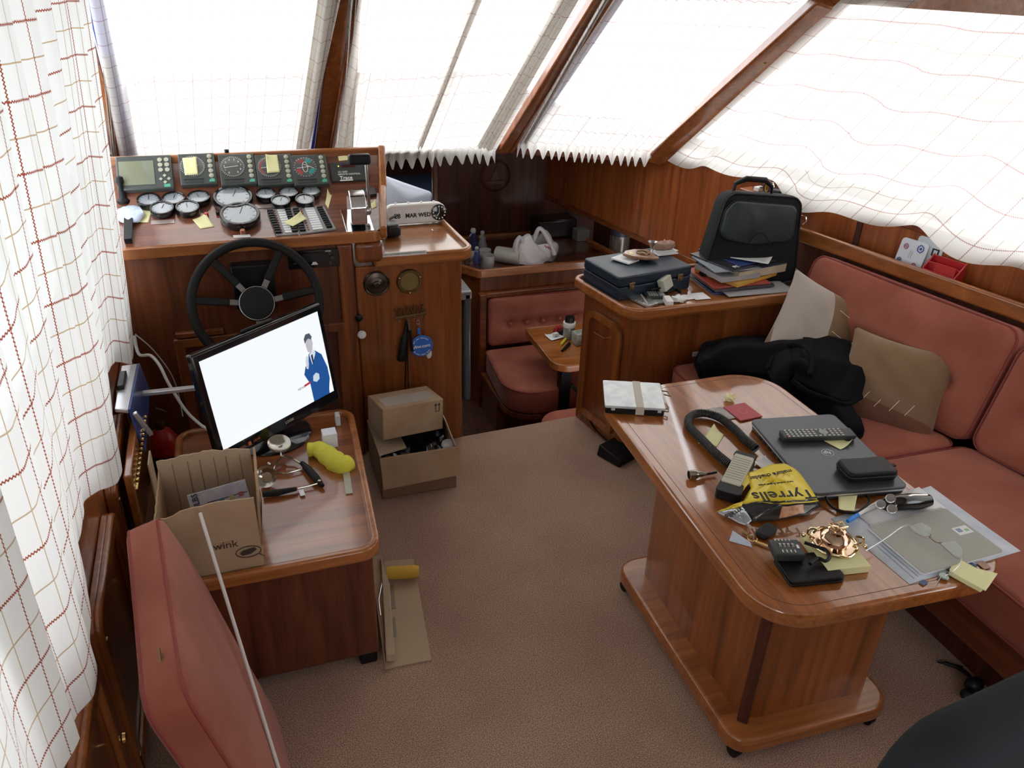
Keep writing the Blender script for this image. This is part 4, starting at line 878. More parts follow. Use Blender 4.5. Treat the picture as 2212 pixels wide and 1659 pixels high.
# box of bulbs
bxr = thing('open_carton', 'torn open cardboard carton with a printed bulb packet inside, beside the television', 'box', (-.18,1.77,DZ+.001))
X0,X1,Y0,Y1,Z0,Z1 = -.290,-.058,1.650,1.90,DZ+.002,.630
def wallsheet(mb, p0, p1, z0, zf, th, n=14, ragged=.006, seed=1, lean=(0,0)):
    rnd = random.Random(seed); p0 = Vector(p0); p1 = Vector(p1); d = (p1-p0); nn = Vector((-d.y,d.x,0)).normalized()*th; tops = []
    for i in range(n+1):
        t = i/n; z = zf(t)+rnd.uniform(-ragged,ragged); b_ = p0.lerp(p1,t); tops.append((b_, Vector((b_.x+lean[0],b_.y+lean[1],z))))
    for i in range(n):
        a_, at_ = tops[i]; b_, bt_ = tops[i+1]; a0 = Vector((a_.x,a_.y,z0)); b0 = Vector((b_.x,b_.y,z0))
        mb.hexa([a0,b0,b0+nn,a0+nn],[at_,bt_,bt_+nn,at_+nn])
mb = MB(); wallsheet(mb,(X0,Y0,0),(X1,Y0,0),Z0,lambda t:.628+.028*sin(t*2.2),.004,ragged=.004,seed=2,lean=(.0,-.012)); obj('front_wall', mb, card, bxr, smooth=False)
mb = MB(); wallsheet(mb,(X1,Y0,0),(X1,Y1,0),Z0,lambda t:.662-.02*t-.03*sin(t*9)**2,.006,ragged=.010,seed=4,lean=(.014,0)); obj('side_wall', mb, card, bxr, smooth=False)
mb = MB(); wallsheet(mb,(X1,Y1,0),(X0,Y1,0),Z0,lambda t:.628+.014*sin(t*3),.004,n=20,ragged=.003,seed=5); obj('back_wall', mb, card_in, bxr, smooth=False)
mb = MB(); wallsheet(mb,(X0,Y1,0),(X0,Y0,0),Z0,lambda t:.60+.0*t,.004,seed=6); mb.bx(X0,X1,Y0,Y1,Z0,Z0+.004); obj('base', mb, card, bxr, smooth=False)
mb = MB()
for t in (.12,.27,.4,.55,.68,.84): x_ = X1+(X0-X1)*t; mb.bx(x_-.001,x_+.001,Y1-.0055,Y1-.0035,Z0+.02,.62)
obj('crease', mb, mat('card_crease',(.28,.19,.12),.9), bxr, smooth=False)
mb = MB(); mb.bar((X1+.018,Y0+.02,.64),(X1+.003,Y0+.02,.50),.05,.001,(1,0,0)); mb.bx(X0+.03,X1-.01,Y0-.0055,Y0-.0045,.53,.575); obj('tape_strip', mb, tape, bxr, smooth=False)
m = frame(((X0+X1)/2+.05,Y0-.0065,.50),(1,0,0),(0,0,1)); mb = MB(m); text_mb(mb,'wink',.03,T_((-.015,.022,0)),ext=.0003)
mb.tube([(.035+.030*cos(t*.35),-.010+.017*sin(t*.35),.0) for t in range(18)],.0012,5,closed=True); mb.prism([(.015,-.013),(.022,-.004),(.05,.001),(.055,-.007),(.04,-.017),(.02,-.019)],-.0002,.0006); mb.tube([(.06,-.022,0),(.07,-.032,0)],.0012,5); obj('printed_mark', mb, mat('card_ink',(.05,.03,.02),.8), bxr, smooth=False)
pk = thing('bulb_packet', 'grey printed bulb packet with coloured squares standing inside the torn carton', 'packet', (-.13,1.72,.52))
m = frame(at(475,1082,Y=1.78),(1,.02,.14),(0,.45,1)); mb = MB(m); mb.box((0,-.015,-.008),(.145,.10,.012)); obj('box', mb, mat('packet_grey',(.33,.32,.38),.6,var=(40,(.42,.40,.44))), pk)
mb = MB(m); text_mb(mb,'LED BULBS',.020,T_((-.055,-.012,.0))@Matrix.Rotation(pi/2,4,'Z'),bold=.0004); text_mb(mb,'x 5',.010,T_((-.025,-.045,0))); mb.box((.02,.004,-.0015),(.10,.002,.001)); obj('lettering', mb, mat('packet_ink',(.03,.03,.06),.6), pk, smooth=False)
for i, cc in enumerate(((.35,.08,.09),(.05,.2,.15),(.35,.3,.1),(.3,.06,.08))): mb = MB(m); mb.box((-.018+.024*i,-.004+.002*i,-.0012),(.012,.012,.001)); obj('colour_square', mb, mat('square%d' % i, cc, .6), pk)
# barometer-like gilded frame seen edge-on behind the carton
# cup/steamer: corkscrew style bottle opener tool: two nickel dishes on arms with black grips
hd = thing('clamp_tool', 'nickel two-dish clamp tool with black handles lying before the television', 'tool', at(620,1020,z=DZ))
def P_(x,y,h): return at(x,y,z=DZ+h)
mb = MB(); c1 = P_(603,962,.05); mb.lathe([(0,.0),(.012,-.004),(.033,.004),(.036,.010),(.034,.013),(.02,.004),(0,.004)],28,c1,(.1,-.3,1)); obj('dish', mb, nickel, hd); mb = MB(); c2 = P_(577,1030,.025); mb.lathe([(0,-.01),(.02,-.006),(.030,.008),(.032,.014),(.026,.012),(.014,.0),(0,.0)],28,c2,(-.25,-.75,.6)); obj('dish', mb, nickel, hd)
j = P_(611,985,.02); mb = MB(); mb.tube([c1,P_(608,975,.03),j],.006,8,rs=[.012,.005,.009]); obj('stem', mb, nickel, hd); mb = MB(); mb.tube([j,P_(596,1000,.015),P_(588,1022,.012)],.0035,8); mb.tube([j,P_(635,992,.015),P_(655,1005,.014)],.0035,8); mb.tube([P_(594,1022,.01),P_(620,1022,.01),P_(655,1012,.01)],.003,8); mb.ball(P_(581,1003,.02),.008,10); mb.ball(P_(590,1020,.012),.008,10); obj('arm', mb, nickel, hd); mb = MB(); mb.tube([P_(690,1043,.012),P_(665,1050,.01),P_(640,1055,.01)],.003,8); mb.ball(P_(690,1041,.014),.008,10); obj('arm', mb, nickel, hd)
mb = MB(); mb.tube([P_(652,1000,.015),P_(668,1016,.015),P_(684,1035,.014),P_(697,1050,.01)],.011,10,rs=[.007,.012,.012,.006]); mb.tube([P_(568,1068,.012),P_(600,1064,.012),P_(640,1056,.012)],.009,10,rs=[.009,.010,.006]); obj('handle', mb, rubber, hd)
mb = MB(); mb.ball(P_(640,1055,.012),(.004,.006,.006),8); obj('collar', mb, redp, hd)
mb = MB(); q = P_(652,1064,.006); mb.box(q,(.014,.03,.002),rz=.1,rot=None); obj('price_tag', mb, paper, hd)
# white box, yellow cloth, ruler
c_, a_, w_, d_ = rect([(697,965),(734,965),(733,915),(694,917)], DZ+.048)
wb = tag(obj('small_white_box', MB(TR(at(715,968,z=DZ)+Vector((0,.02,0)),.03,DZ+.001)).box((0,0,.025),(.044,.042,.05)), mat('box_white',(.72,.74,.80),.5), bevel=.001), 'small white cube box on the locker top by the television stand', 'box')
mb = MB(); pts = [(663,972,.022),(690,972,.022),(715,990,.018),(738,1005,.012),(756,1000,.006)]
P = smooth_path([P_(*p) for p in pts],5); rs = [.020+.014*sin(i/len(P)*2.6)+.003*sin(i*1.7) for i in range(len(P))]; rs[-1] = .004
mb.tube(P,.02,12,rs=rs); o = obj('yellow_cloth', mb, mat('yellow_duster',(.62,.58,.06),.85,bump=(70,.8,.004)), sub=1); tag(o, 'twisted bright yellow duster on the locker top beside the white box', 'cloth')
c_, a_, w_, d_ = rect([(745,1068),(760,1066),(752,985),(738,987)], DZ+.002); mb = MB(TR(c_,a_,DZ+.001)); mb.box((0,0,.0015),(w_,d_,.003)); o = obj('plastic_strip', mb, mat('dull_plastic',(.36,.34,.26),.35,coat=.4)); tag(o, 'flat greenish plastic strip under the point of the yellow duster', 'strip')
mb = MB(); q = P_(729,905,.02); mb.box(q,(.016,.03,.04)); o = obj('glue_stick', mb, lgrey, bevel=.003); tag(o, 'small grey stub just behind the white cube box', 'stub')
# white lead and thin wire
cab = [at(290,725,Y=2.60),at(300,765,Y=2.58),at(325,768,Y=2.56),at(345,790,Y=2.52),at(365,830,Y=2.48),at(400,885,Y=2.44),at(430,915,Y=2.40),at(452,930,z=DZ+.012)]
mb = MB(); mb.tube(smooth_path(cab,6),.0052,8); o = obj('white_cable', mb, white); tag(o, 'thick white cable drooping from the curtain hem down behind the television', 'cable')
mb = MB(); mb.tube(smooth_path([at(292,722,Y=2.66),at(330,755,Y=2.66),at(368,805,Y=2.66),at(385,850,Y=2.66),at(395,900,Y=2.62)],6),.0022,6); o = obj('thin_wire', mb, lgrey); tag(o, 'thin pale wire running beside the thick white cable', 'wire')
# fire extinguisher
fx = at(362,985,z=0.02); fx = Vector((-.36,2.60,0)); ft = thing('fire_extinguisher', 'small round red fire extinguisher standing in the corner behind the low locker', 'fire extinguisher', fx)
zt = at(360,935,Y=2.60).z; R_ = .052
mb = MB(); mb.lathe([(0,0),(R_*.9,0),(R_,.01),(R_,zt-.05),(R_*.92,zt-.02),(R_*.6,zt+.01),(R_*.3,zt+.022),(0,zt+.022)],28,fx); obj('cylinder', mb, redp, ft)
mb = MB(); mb.lathe([(R_+.0005,zt-.13),(R_+.001,zt-.13),(R_+.001,zt-.07),(R_+.0005,zt-.07)],28,fx); obj('blue_label', mb, mat('navy_label',(.03,.05,.14),.4), ft)
mb = MB(); mb.lathe([(0,zt+.02),(.015,zt+.02),(.018,zt+.035),(.014,zt+.05),(0,zt+.05)],16,fx); mb.tube([fx+Vector((0,0,zt+.045)),fx+Vector((.02,0,zt+.06)),fx+Vector((.03,-.01,zt+.09)),fx+Vector((.0,-.01,zt+.11)),fx+Vector((-.02,0,zt+.08))],.004,8); obj('valve', mb, oldbrass, ft)
# silver shelf bracket on the locker edge (two right-angle rails)
br = thing('silver_rail_bracket', 'silver aluminium tray corner with a rail sticking out, fixed at the locker end', 'bracket', (-.42,2.33,.63))
q = [at(247,883,Y=2.12),at(276,885,Y=2.12),at(297,785,Y=2.42),at(262,790,Y=2.42)]
alu = mat('brushed_aluminium',(.62,.63,.66),.3,.7)
mb = MB(); mb.hexa([p+Vector((0,0,-.012)) for p in q], q); obj('tray_face', mb, alu, br, bevel=.002)
q2 = [q[1],q[2],q[2]+Vector((.012,.01,-.10)),q[1]+Vector((.014,.01,-.15))]; mb = MB(); mb.hexa([p+Vector((.006,0,0)) for p in q2], q2); obj('blue_side', mb, mat('blue_panel',(.03,.06,.22),.3,coat=.4), br)
a = at(308,850,Y=2.33); b = at(422,838,Y=2.33); mb = MB(); mb.bar(a,b,.02,.012); obj('rail', mb, alu, br, bevel=.002)
mb = MB(); mb.bar(q[1]+Vector((.015,0,-.012)), q[1]+Vector((.042,.02,-.10)),.012,.012,(0,1,0)); mb.bar(a+Vector((-.008,0,0)),a+Vector((-.012,0,-.09)),.01,.03,(0,1,0)); obj('bracket_leg', mb, alu, br, bevel=.002)
mb = MB(); t0 = (q[0]+q[3])/2+Vector((.01,.02,.006)); mb.box(t0,(.02,.10,.018)); o = obj('black_clip', mb, black, bevel=.003); tag(o, 'black clip resting on the silver bracket below the curtain hem', 'clip')
# gilt framed plate standing edge-on between locker and carton
fr_ = thing('gilt_frame', 'gilt-beaded wooden frame standing edge-on between lockers and carton', 'frame', (-.33,1.98,.0))
a = at(303,880,Y=2.25); b = at(298,1075,Y=1.86); 
fz0, fz1 = .18, .60; yy0, yy1 = 1.90, 2.28
mb = MB(); mb.hexa([(-.375,yy0,fz0),(-.355,yy0,fz0),(-.36,yy1,fz0),(-.38,yy1,fz0)],[(-.375,yy0,fz1),(-.355,yy0,fz1),(-.36,yy1,fz1),(-.38,yy1,fz1)]); obj('panel', mb, trim_y, fr_, bevel=.004)
mb = MB()
for i in range(14):
    t = i/13; mb.ball((-.347,yy0+.02+(yy1-yy0-.04)*t,fz1-.03),.006,8)
mb.bx(-.355,-.349,yy0+.01,yy1-.01,fz1-.16,fz1-.05); obj('gilt_beading', mb, brass, fr_)
# loose upright card scrap
mb = MB(); a = at(325,1010,Y=1.95); mb.box((a.x,1.96,.53),(.004,.07,.16)); o = obj('cardboard_offcut', mb, card_in); tag(o, 'narrow upright cardboard offcut behind the torn carton', 'cardboard')

# ================================================================== LEANING SEAT CUSHION and stick
A = at(345,1098,Y=1.60); Bp_ = at(398,1440,Y=1.10); D_ = at(640,1690,Y=1.43)
e1 = (Bp_-A).normalized(); e2 = (D_-A); e2 = (e2 - e1*e2.dot(e1)).normalized(); nn = e1.cross(e2); nn = nn if nn.x > 0 else -nn
def cushion(name, m, w, h, t, label, cat='cushion', buttons=(), puff=.02, group=None, mt=None, r=.028, rc=.04, pipe=True, outline=None, root=None):
    """pad in frame m: x 0..w, y 0..h, front face at z=0 going back to -t"""
    g = thing(name, label, cat, m.translation, group=group) if root is None else root
    ol = dense(outline or rrect(0,0,w,h,rc,6), .018); cx, cy = w/2, h/2
    def top(x, y, k):
        v = puff*(1-k**3)
        for bx_, by_ in buttons: v -= .022*math.exp(-((x-bx_)**2+(y-by_)**2)/(.035**2)) + .006*math.exp(-((y-by_)/.03)**2)*max(0,(1-abs(x-w/2)/(w*.5)))
        return v
    mb = MB(m); mb.slab(ol, -t, 0, r, top=top, rings=26); obj('pad', mb, mt or red, g, ang=180)
    if pipe:
        for zz in (-.008, -t+.012):
            mb = MB(m); mb.tube([(p[0],p[1],zz-.002) for p in dense(inset(outline or rrect(0,0,w,h,rc,6), .003), .03)], .0038, 6, closed=True); obj('piping', mb, red_dark, g)
    for i, (bx_, by_) in enumerate(buttons):
        mb = MB(m); mb.ball((bx_,by_,puff-.020),(.011,.011,.006),12); obj('button', mb, mt or red, g)
    return g
mcu = Matrix((e1, e2 if e1.cross(e2).dot(nn) > 0 else e2, nn)).transposed().to_4x4()
if mcu.to_3x3().determinant() < 0:
    mcu = Matrix((e2, e1, nn)).transposed().to_4x4(); W1, H1 = .80, .56
else: W1, H1 = .56, .80
mcu.translation = A
ledge = cushion('leaning_cushion', mcu, W1, H1, .082, 'loose red velour seat cushion standing on edge against the low locker', 'cushion', puff=.034, r=.02, rc=.05)
mb = MB(); z0_ = at(343,1400,Y=1.15); z1_ = at(350,1460,Y=1.12); mb.bar(z0_,z1_,.008,.004,(1,0,0)); obj('zip_pull', mb, oldbrass, ledge)
mb = MB(); s0 = at(432,1108,Y=1.60); s1 = at(608,1680,Y=1.17); mb.tube([s0,s1],.0042,10); o = obj('white_stick', mb, mat('white_rod',(.62,.60,.57),.4)); tag(o, 'long thin white rod leaning from the torn carton across the red cushion', 'rod')

# ================================================================== FLOOR CARTONS
cb = thing('open_carton', 'open cardboard carton with black plastic inside on the carpet by the steps', 'box', (.52,2.55,0))
x0,x1,y0,y1,h_ = .368,.655,2.42,2.70,.185
mb = MB()
for p0,p1 in (((x0,y0),(x1,y0)),((x1,y0),(x1,y1)),((x1,y1),(x0,y1)),((x0,y1),(x0,y0))): wallsheet(mb,(*p0,0),(*p1,0),.002,lambda t:h_,.004,n=1,ragged=0)
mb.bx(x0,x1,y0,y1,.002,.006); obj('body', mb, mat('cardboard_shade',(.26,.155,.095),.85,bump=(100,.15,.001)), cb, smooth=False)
mb = MB(); mb.hexa([(x0-.002,y0-.004,h_),(x1+.01,y0-.004,h_),(x1+.012,y0-.030,.075),(x0+.002,y0-.026,.062)],[(x0-.002,y0-.001,h_),(x1+.01,y0-.001,h_),(x1+.012,y0-.027,.075),(x0+.002,y0-.023,.062)]); obj('flap', mb, card, cb)
mb = MB(); mb.hexa([(x1,y0+.02,h_-.004),(x1,y1,h_-.004),(x1-.03,y1-.02,h_+.10),(x1-.02,y0+.08,h_+.07)],[(x1+.004,y0+.02,h_-.004),(x1+.004,y1,h_-.004),(x1-.026,y1-.02,h_+.10),(x1-.016,y0+.08,h_+.07)]); obj('flap', mb, card_in, cb)
mb = MB(); mb.hexa([(x0,y0+.015,h_),(x0,y1,h_),(x0+.10,y1-.02,h_-.012),(x0+.11,y0+.06,h_-.012)],[(x0,y0+.015,h_+.004),(x0,y1,h_+.004),(x0+.10,y1-.02,h_-.008),(x0+.11,y0+.06,h_-.008)]); obj('flap', mb, card_in, cb)
mb = MB(); rr_ = random.Random(4)
mb.grid(26,22,lambda u,v:(x0+.012+u*(x1-x0-.024), y0+.012+v*(y1-y0-.024), .145+.03*sin(u*9+v*4)*sin(v*8)+.018*rr_.uniform(-1,1)))
o = obj('black_plastic_bag', mb, mat('black_film',(.01,.01,.014),.18,coat=.6), sub=1); tag(o, 'crumpled shiny black plastic bag filling the floor carton', 'bag')
mb = MB(); c0 = at(968,957,z=.175); mb.lathe([(0,0),(.026,0),(.028,.004),(.027,.02),(.018,.026),(0,.026)],20,c0-Vector((0,0,.02)),(0,-.4,1)); o = obj('frosted_cap', mb, mat('frosted_cap',(.42,.42,.42),.5)); tag(o, 'frosted grey round cap at the end of the black plastic in the carton', 'cap')
a = at(828,952,Y=2.47); b = at(957,926,Y=2.52); mm = frame(a+Vector((0,0,0)),(b-a),(0,.10,1)); wS = (b-a).length
sb = thing('small_carton', 'sealed cardboard box with two up arrows resting tilted on the open carton', 'box', a)
mb = MB(mm); mb.bx(0,wS,0,.125,-.15,0); obj('body', mb, card, sb, bevel=.003)
mb = MB(mm)
for i in (0,1): xx = wS-.032+.014*i; mb.box((xx,.092,.0006),(.002,.024,.001)); mb.prism([(xx-.006,.102),(xx+.006,.102),(xx,.112)],.0004,.001)
mb.box((wS-.025,.078,.0006),(.018,.0016,.001)); obj('arrow_marks', mb, ink, sb, smooth=False)
mb = MB(mm); mb.bx(.02,wS-.02,.1252,.1262,-.10,-.02); obj('tape_strip', mb, mat('clear_tape',(.5,.45,.4),.12,coat=.8), sb)
# flat cardboard packing strips and a paint roller
fc = thing('flat_cardboard', 'flattened cardboard sheet with folded strips lying beside the low locker', 'cardboard', at(870,1330,z=0))
q = [at(*p,z=.006) for p in ((822,1446),(932,1424),(893,1207),(830,1212))]; mb = MB(); mb.hexa([p-Vector((0,0,.004)) for p in q], q); obj('sheet', mb, card_in, fc)
q = [at(*p,z=.03) for p in ((812,1443),(832,1440),(824,1198),(797,1206))]; q[3].x = max(q[3].x,.262); q[0].x = max(q[0].x,.222); mb = MB(); mb.hexa([p-Vector((0,0,.026)) for p in q], q); obj('edge_strip', mb, card, fc, bevel=.003)
q = [at(*p,z=.045) for p in ((833,1415),(853,1412),(842,1262),(822,1200))]; mb = MB(); mb.hexa([p-Vector((0,0,.03)) for p in q], q); obj('box_strip', mb, card_in, fc, bevel=.004)
q = [at(*p,z=.0075) for p in ((846,1316),(855,1314),(850,1262),(841,1264))]; mb = MB(); mb.hexa([p-Vector((0,0,.001)) for p in q], q); q = [at(*p,z=.0075) for p in ((850,1376),(857,1374),(853,1332),(846,1334))]; mb.hexa([p-Vector((0,0,.001)) for p in q], q); obj('tape_strip', mb, mat('dull_tape',(.22,.17,.12),.3), fc)
rl = thing('paint_roller', 'yellow paint roller sleeve on a wire frame lying on the flat cardboard', 'paint roller', at(870,1240,z=.03))
a = at(836,1238,z=.034); b = at(905,1234,z=.034); mb = MB(); P = [a.lerp(b,i/8) for i in range(9)]; mb.tube(P,.021,20,rs=[.019,.021,.0215,.0215,.0215,.0215,.0215,.021,.017]); obj('sleeve', mb, mat('yellow_foam',(.68,.42,.06),.9,bump=(300,.4,.001)), rl)
mb = MB(); mb.tube([a+Vector((-.008,0,0)),a+Vector((-.014,-.01,.0)),at(818,1296,z=.05),at(822,1330,z=.052)],.0022,6); obj('wire_frame', mb, steel, rl)
# foot pedal by the sideboard
c_, a_, w_, d_ = rect([(1340,1002),(1366,978),(1325,950),(1303,968)], .03); pdl = thing('floor_pedal', 'black wedge-shaped box with a lead, on the carpet beneath the table edge', 'box', c_)
mb = MB(TR(c_,a_,0)); mb.hexa([(-w_/2-.01,-d_/2,.002),(w_/2+.02,-d_/2,.002),(w_/2+.02,d_/2,.002),(-w_/2-.01,d_/2,.002)],[(-w_/2,-d_/2,.032),(w_/2+.02,-d_/2,.032),(w_/2+.02,d_/2,.05),(-w_/2,d_/2,.05)]); obj('body', mb, black, pdl, bevel=.004)
mb = MB(); mb.tube(smooth_path([(1.318,2.79,.22),(1.325,2.74,.10),(1.335,2.66,.03),(1.35,2.60,.012),(c_.x,c_.y+.06,.02)],6),.004,6); obj('lead', mb, black, pdl)

# ================================================================== SIDEBOARD
sbd = thing('sideboard', 'wooden sideboard with raised-rim top and rounded door facing the steps', 'sideboard', (1.8,2.63,0))
SZ = .645
bodyo = [(1.375,2.465),(2.32,2.465),(2.27,2.80),(1.312,2.80)]
mb = MB(); mb.prism(roundpoly(bodyo,[.035,0,0,.01],6), 0.0, .63); obj('carcass', mb, wood('wood_sideboard', (.12,.031,.008), (.20,.055,.014), (.28,.085,.022), 'Z', .33, .5), sbd)
so = roundpoly([(1.335,2.425),(2.33,2.425),(2.26,2.85),(1.262,2.85)],[.09,0,0,.05],8)
mb = MB(); mb.prism(inset(so,.007), .615, SZ); obj('top', mb, top_wood, sbd)
mb = MB(); mb.ring(so, inset(so,.022), .618, SZ+.015); obj('rim', mb, trim_x, sbd, bevel=.008, seg=3)
ds = (Vector((1.312,2.80,0))-Vector((1.375,2.465,0))).normalized(); mS = Matrix((ds, Vector((0,0,1)), Vector((-ds.y if -ds.y < 0 else ds.y*-1, 0, 0)))).transposed().to_4x4()
zS = ds.cross(Vector((0,0,1))); mS = frame((1.372,2.478,0), ds, Vector((0,0,1))) 
sgn = 1 if (mS.to_3x3() @ Vector((0,0,1))).x < 0 else -1
o_ = roundpoly([(.035,.06),(.275,.06),(.275,.555),(.035,.555)],[.02,.02,.06,.06],8)
mb = MB(mS); mb.prism(o_, 0, .012*sgn); d = obj('door', mb, wood('wood_sideboard_door', (.10,.025,.009), (.17,.044,.015), (.24,.07,.022), 'Z', .3, .7), sbd, bevel=.003)
mb = MB(mS); mb.ring(o_, inset(o_,.028), .006*sgn, .022*sgn); obj('door_frame', mb, trim_z, d, bevel=.006)
mb = MB(mS); mb.tube([(.12,.475,.014*sgn),(.12,.475,.03*sgn),(.19,.475,.03*sgn),(.19,.475,.014*sgn)],.0035,8); obj('handle', mb, brass, d)
# briefcase
bc_, ba_, bw_, bd_ = rect([(1340,603),(1492,572),(1415,533),(1263,557)], SZ+.10)
bcz = SZ+.002; bf = thing('briefcase', 'navy blue leatherette briefcase with two brass catches lying flat on the sideboard', 'briefcase', (bc_.x,bc_.y,bcz))
mB_ = TR(bc_, ba_, bcz); mb = MB(mB_); mb.slab(dense(rrect(-bw_/2,-bd_/2,bw_/2,bd_/2,.012),.02),0,.055,.006); obj('base_shell', mb, navy, bf, ang=60)
mb = MB(mB_); mb.slab(dense(rrect(-bw_/2,-bd_/2,bw_/2,bd_/2,.012),.02),.057,.098,.008,top=lambda x,y,k:-.006*math.exp(-((x+bw_*.3)/.03)**2)*(1-k)); obj('lid', mb, navy, bf, ang=60)
for s in (-.33,.33): mb = MB(mB_); mb.box((bw_*s,-bd_/2-.003,.058),(.026,.005,.028)); mb.box((bw_*s,-bd_/2-.006,.052),(.012,.005,.012)); obj('catch', mb, oldbrass, bf, bevel=.002)
mb = MB(mB_); mb.box((-bw_/2+.001,0,.0565),(.002,bd_*.9,.002)); mb.tube([(-.04,-bd_/2-.004,.04),(-.035,-bd_/2-.02,.035),(.035,-bd_/2-.02,.035),(.04,-bd_/2-.004,.04)],.004,8); obj('handle', mb, black, bf)
tz_ = bcz+.100
shp = at(1382,553,z=tz_+.012); pq_ = thing('shield_plaque', 'small wooden shield plaque with a metal ring crest on the briefcase', 'plaque', shp)
mP = Matrix.Translation((shp.x,shp.y,tz_+.012)) @ Matrix.Rotation(ba_-1.75,4,'Z') @ Matrix.Rotation(-.08,4,'X'); sh = [(-.05,.06),(-.02,.055),(0,.065),(.02,.055),(.05,.06),(.055,.0),(.035,-.05),(0,-.075),(-.035,-.05),(-.055,0)]
mb = MB(mP); mb.prism([(x*1.05,y*1.05) for x,y in sh],0,.012); obj('shield', mb, mat('plaque_wood',(.30,.15,.09),.3,coat=.6), pq_, bevel=.004)
mb = MB(mP); mb.tube([(.026*cos(t*.26),.012+.026*sin(t*.26),.014) for t in range(24)],.003,6,closed=True); mb.lathe([(0,.012),(.012,.012),(.010,.016),(0,.016)],16,(0,.012,0)); obj('crest', mb, oldbrass, pq_)
mb = MB(mP); mb.box((0,-.042,.0125),(.026,.018,.001)); obj('brass_plate', mb, mat('pale_gold',(.65,.52,.22),.35,.5), pq_)
mb = MB(TR(at(1350,562,z=tz_),ba_+.3,tz_)); mb.box((0,0,.004),(.07,.09,.006)); o = obj('paper_bundle', mb, paper); tag(o, 'small bundle of folded papers poking from under the shield plaque', 'papers')
q = at(1432,545,z=tz_); mb = MB(); mb.slab([(q.x+.05*cos(t*.4)*(1+.15*sin(t*1.7)),q.y+.028*sin(t*.4)*(1+.2*cos(t*2.3))) for t in range(16)],tz_+.016,tz_+.045,.012,top=lambda x,y,k:.008*sin(x*160)*cos(y*130)); o = obj('carved_shell', mb, mat('shell_pink',(.36,.22,.16),.6,bump=(50,.9,.006))); tag(o, 'lumpy pinkish brown stone or shell at the far end of the briefcase', 'ornament')
mb = MB(TR(q,ba_-.1,tz_)); mb.box((.0,-.01,.003),(.10,.06,.004)); mb.box((.01,-.005,.008),(.09,.055,.004),rz=.2); mb.box((0,0,.013),(.08,.05,.004),rz=-.15); o = obj('paper_stack', mb, paper); tag(o, 'thin stack of papers under the pinkish ornament', 'papers')
q = at(1408,537,z=tz_+.03); mb = MB(); mb.lathe([(0,0),(.014,0),(.006,.02),(.004,.03),(.018,.055),(.020,.06),(.004,.032),(0,.03)],16,(q.x,q.y,tz_)); o = obj('small_goblet', mb, steel); tag(o, 'tiny shiny goblet standing behind the shield plaque', 'goblet')  # steel goblet put in for a small bright patch of porthole light
# carton leaning on the briefcase
m = frame(at(1436,608,z=SZ+.06),(cos(ba_+.35),sin(ba_+.35),.25),(-.2,.2,1)); mb = MB(m); mb.box((0,-.008,0),(.055,.048,.03)); o = obj('cream_box', mb, mat('cream_card',(.50,.50,.42),.7), bevel=.001); tag(o, 'small cream box propped against the front of the briefcase', 'box')
# clutter at the rim
def pxbox(name, pix, z0, h, m, label, cat, bevel=.002, tilt=0, group=None, rx=0):
    c, a, w, d = rect(pix, z0+h); mb = MB(TR(c,a,z0+.0008) @ Matrix.Rotation(tilt,4,'X') @ Matrix.Rotation(rx,4,'Y')); mb.box((0,0,h/2),(w,d,h)); o = obj(name, mb, m, bevel=bevel); tag(o, label, cat, group); return o, TR(c,a,z0+.0008), w, d
S1 = SZ+.001
ph, m, w, d = pxbox('mobile_phone', [(1395,642),(1440,640),(1432,627),(1392,629)], S1+.006, .014, greyblack, 'grey and black mobile phone with a keypad among the clutter on the sideboard rim', 'phone')
mb = MB(m); [mb.box((-w*.3+w*.12*i,-d*.25+d*.25*j,.0145),(w*.08,d*.16,.001)) for i in range(4) for j in range(3)]; obj('keys', mb, lgrey, ph, smooth=False)
mb = MB(m); mb.box((w*.3,0,.0145),(w*.28,d*.7,.001)); obj('screen', mb, mat('phone_lcd',(.3,.33,.33),.15), ph)
pxbox('foil_strip', [(1396,662),(1415,655),(1380,630),(1365,640)], S1, .012, mat('foil',(.45,.44,.42),.25,.8,bump=(90,.9,.004)), 'crinkled silver foil packet at the rounded corner of the sideboard', 'packet')
pxbox('pill_blister', [(1412,655),(1455,650),(1438,640),(1402,646)], S1, .008, mat('pale_green_foil',(.42,.47,.45),.35,.3), 'pale green-grey folded leaflet beside the foil packet', 'leaflet')
pxbox('white_cube', [(1438,652),(1452,651),(1450,638),(1436,639)], S1+.006, .022, white, 'tiny white cube box sitting on the rim clutter', 'box')
mb = MB(); q = at(1468,645,z=S1+.012); mb.ball(q,(.035,.022,.014),14,rnd=.3); o = obj('crumpled_tissue', mb, paper); tag(o, 'crumpled white tissue on the sideboard beside the white cube', 'tissue')
pxbox('spectacle_lens_cloth', [(1480,650),(1508,642),(1496,634),(1470,640)], S1, .003, paper, 'folded white slip next to the crumpled tissue', 'paper')
pxbox('card_slip', [(1500,648),(1540,645),(1515,632),(1488,634)], S1+.001, .001, paper, 'loose white card slip under the spread brochures', 'paper')
mb = MB(); mb.tube([at(1440,632,z=S1+.01),at(1458,625,z=S1+.012),at(1470,632,z=S1+.01)],.005,8); o = obj('black_marker', mb, black); tag(o, 'short black pen lying behind the mobile phone', 'pen')
mb = MB(); mb.tube([at(1376,625,z=S1+.012),at(1398,655,z=S1+.012)],.004,8); o = obj('grey_pen', mb, lgrey); tag(o, 'slim grey pen crossing the silver foil packet', 'pen')
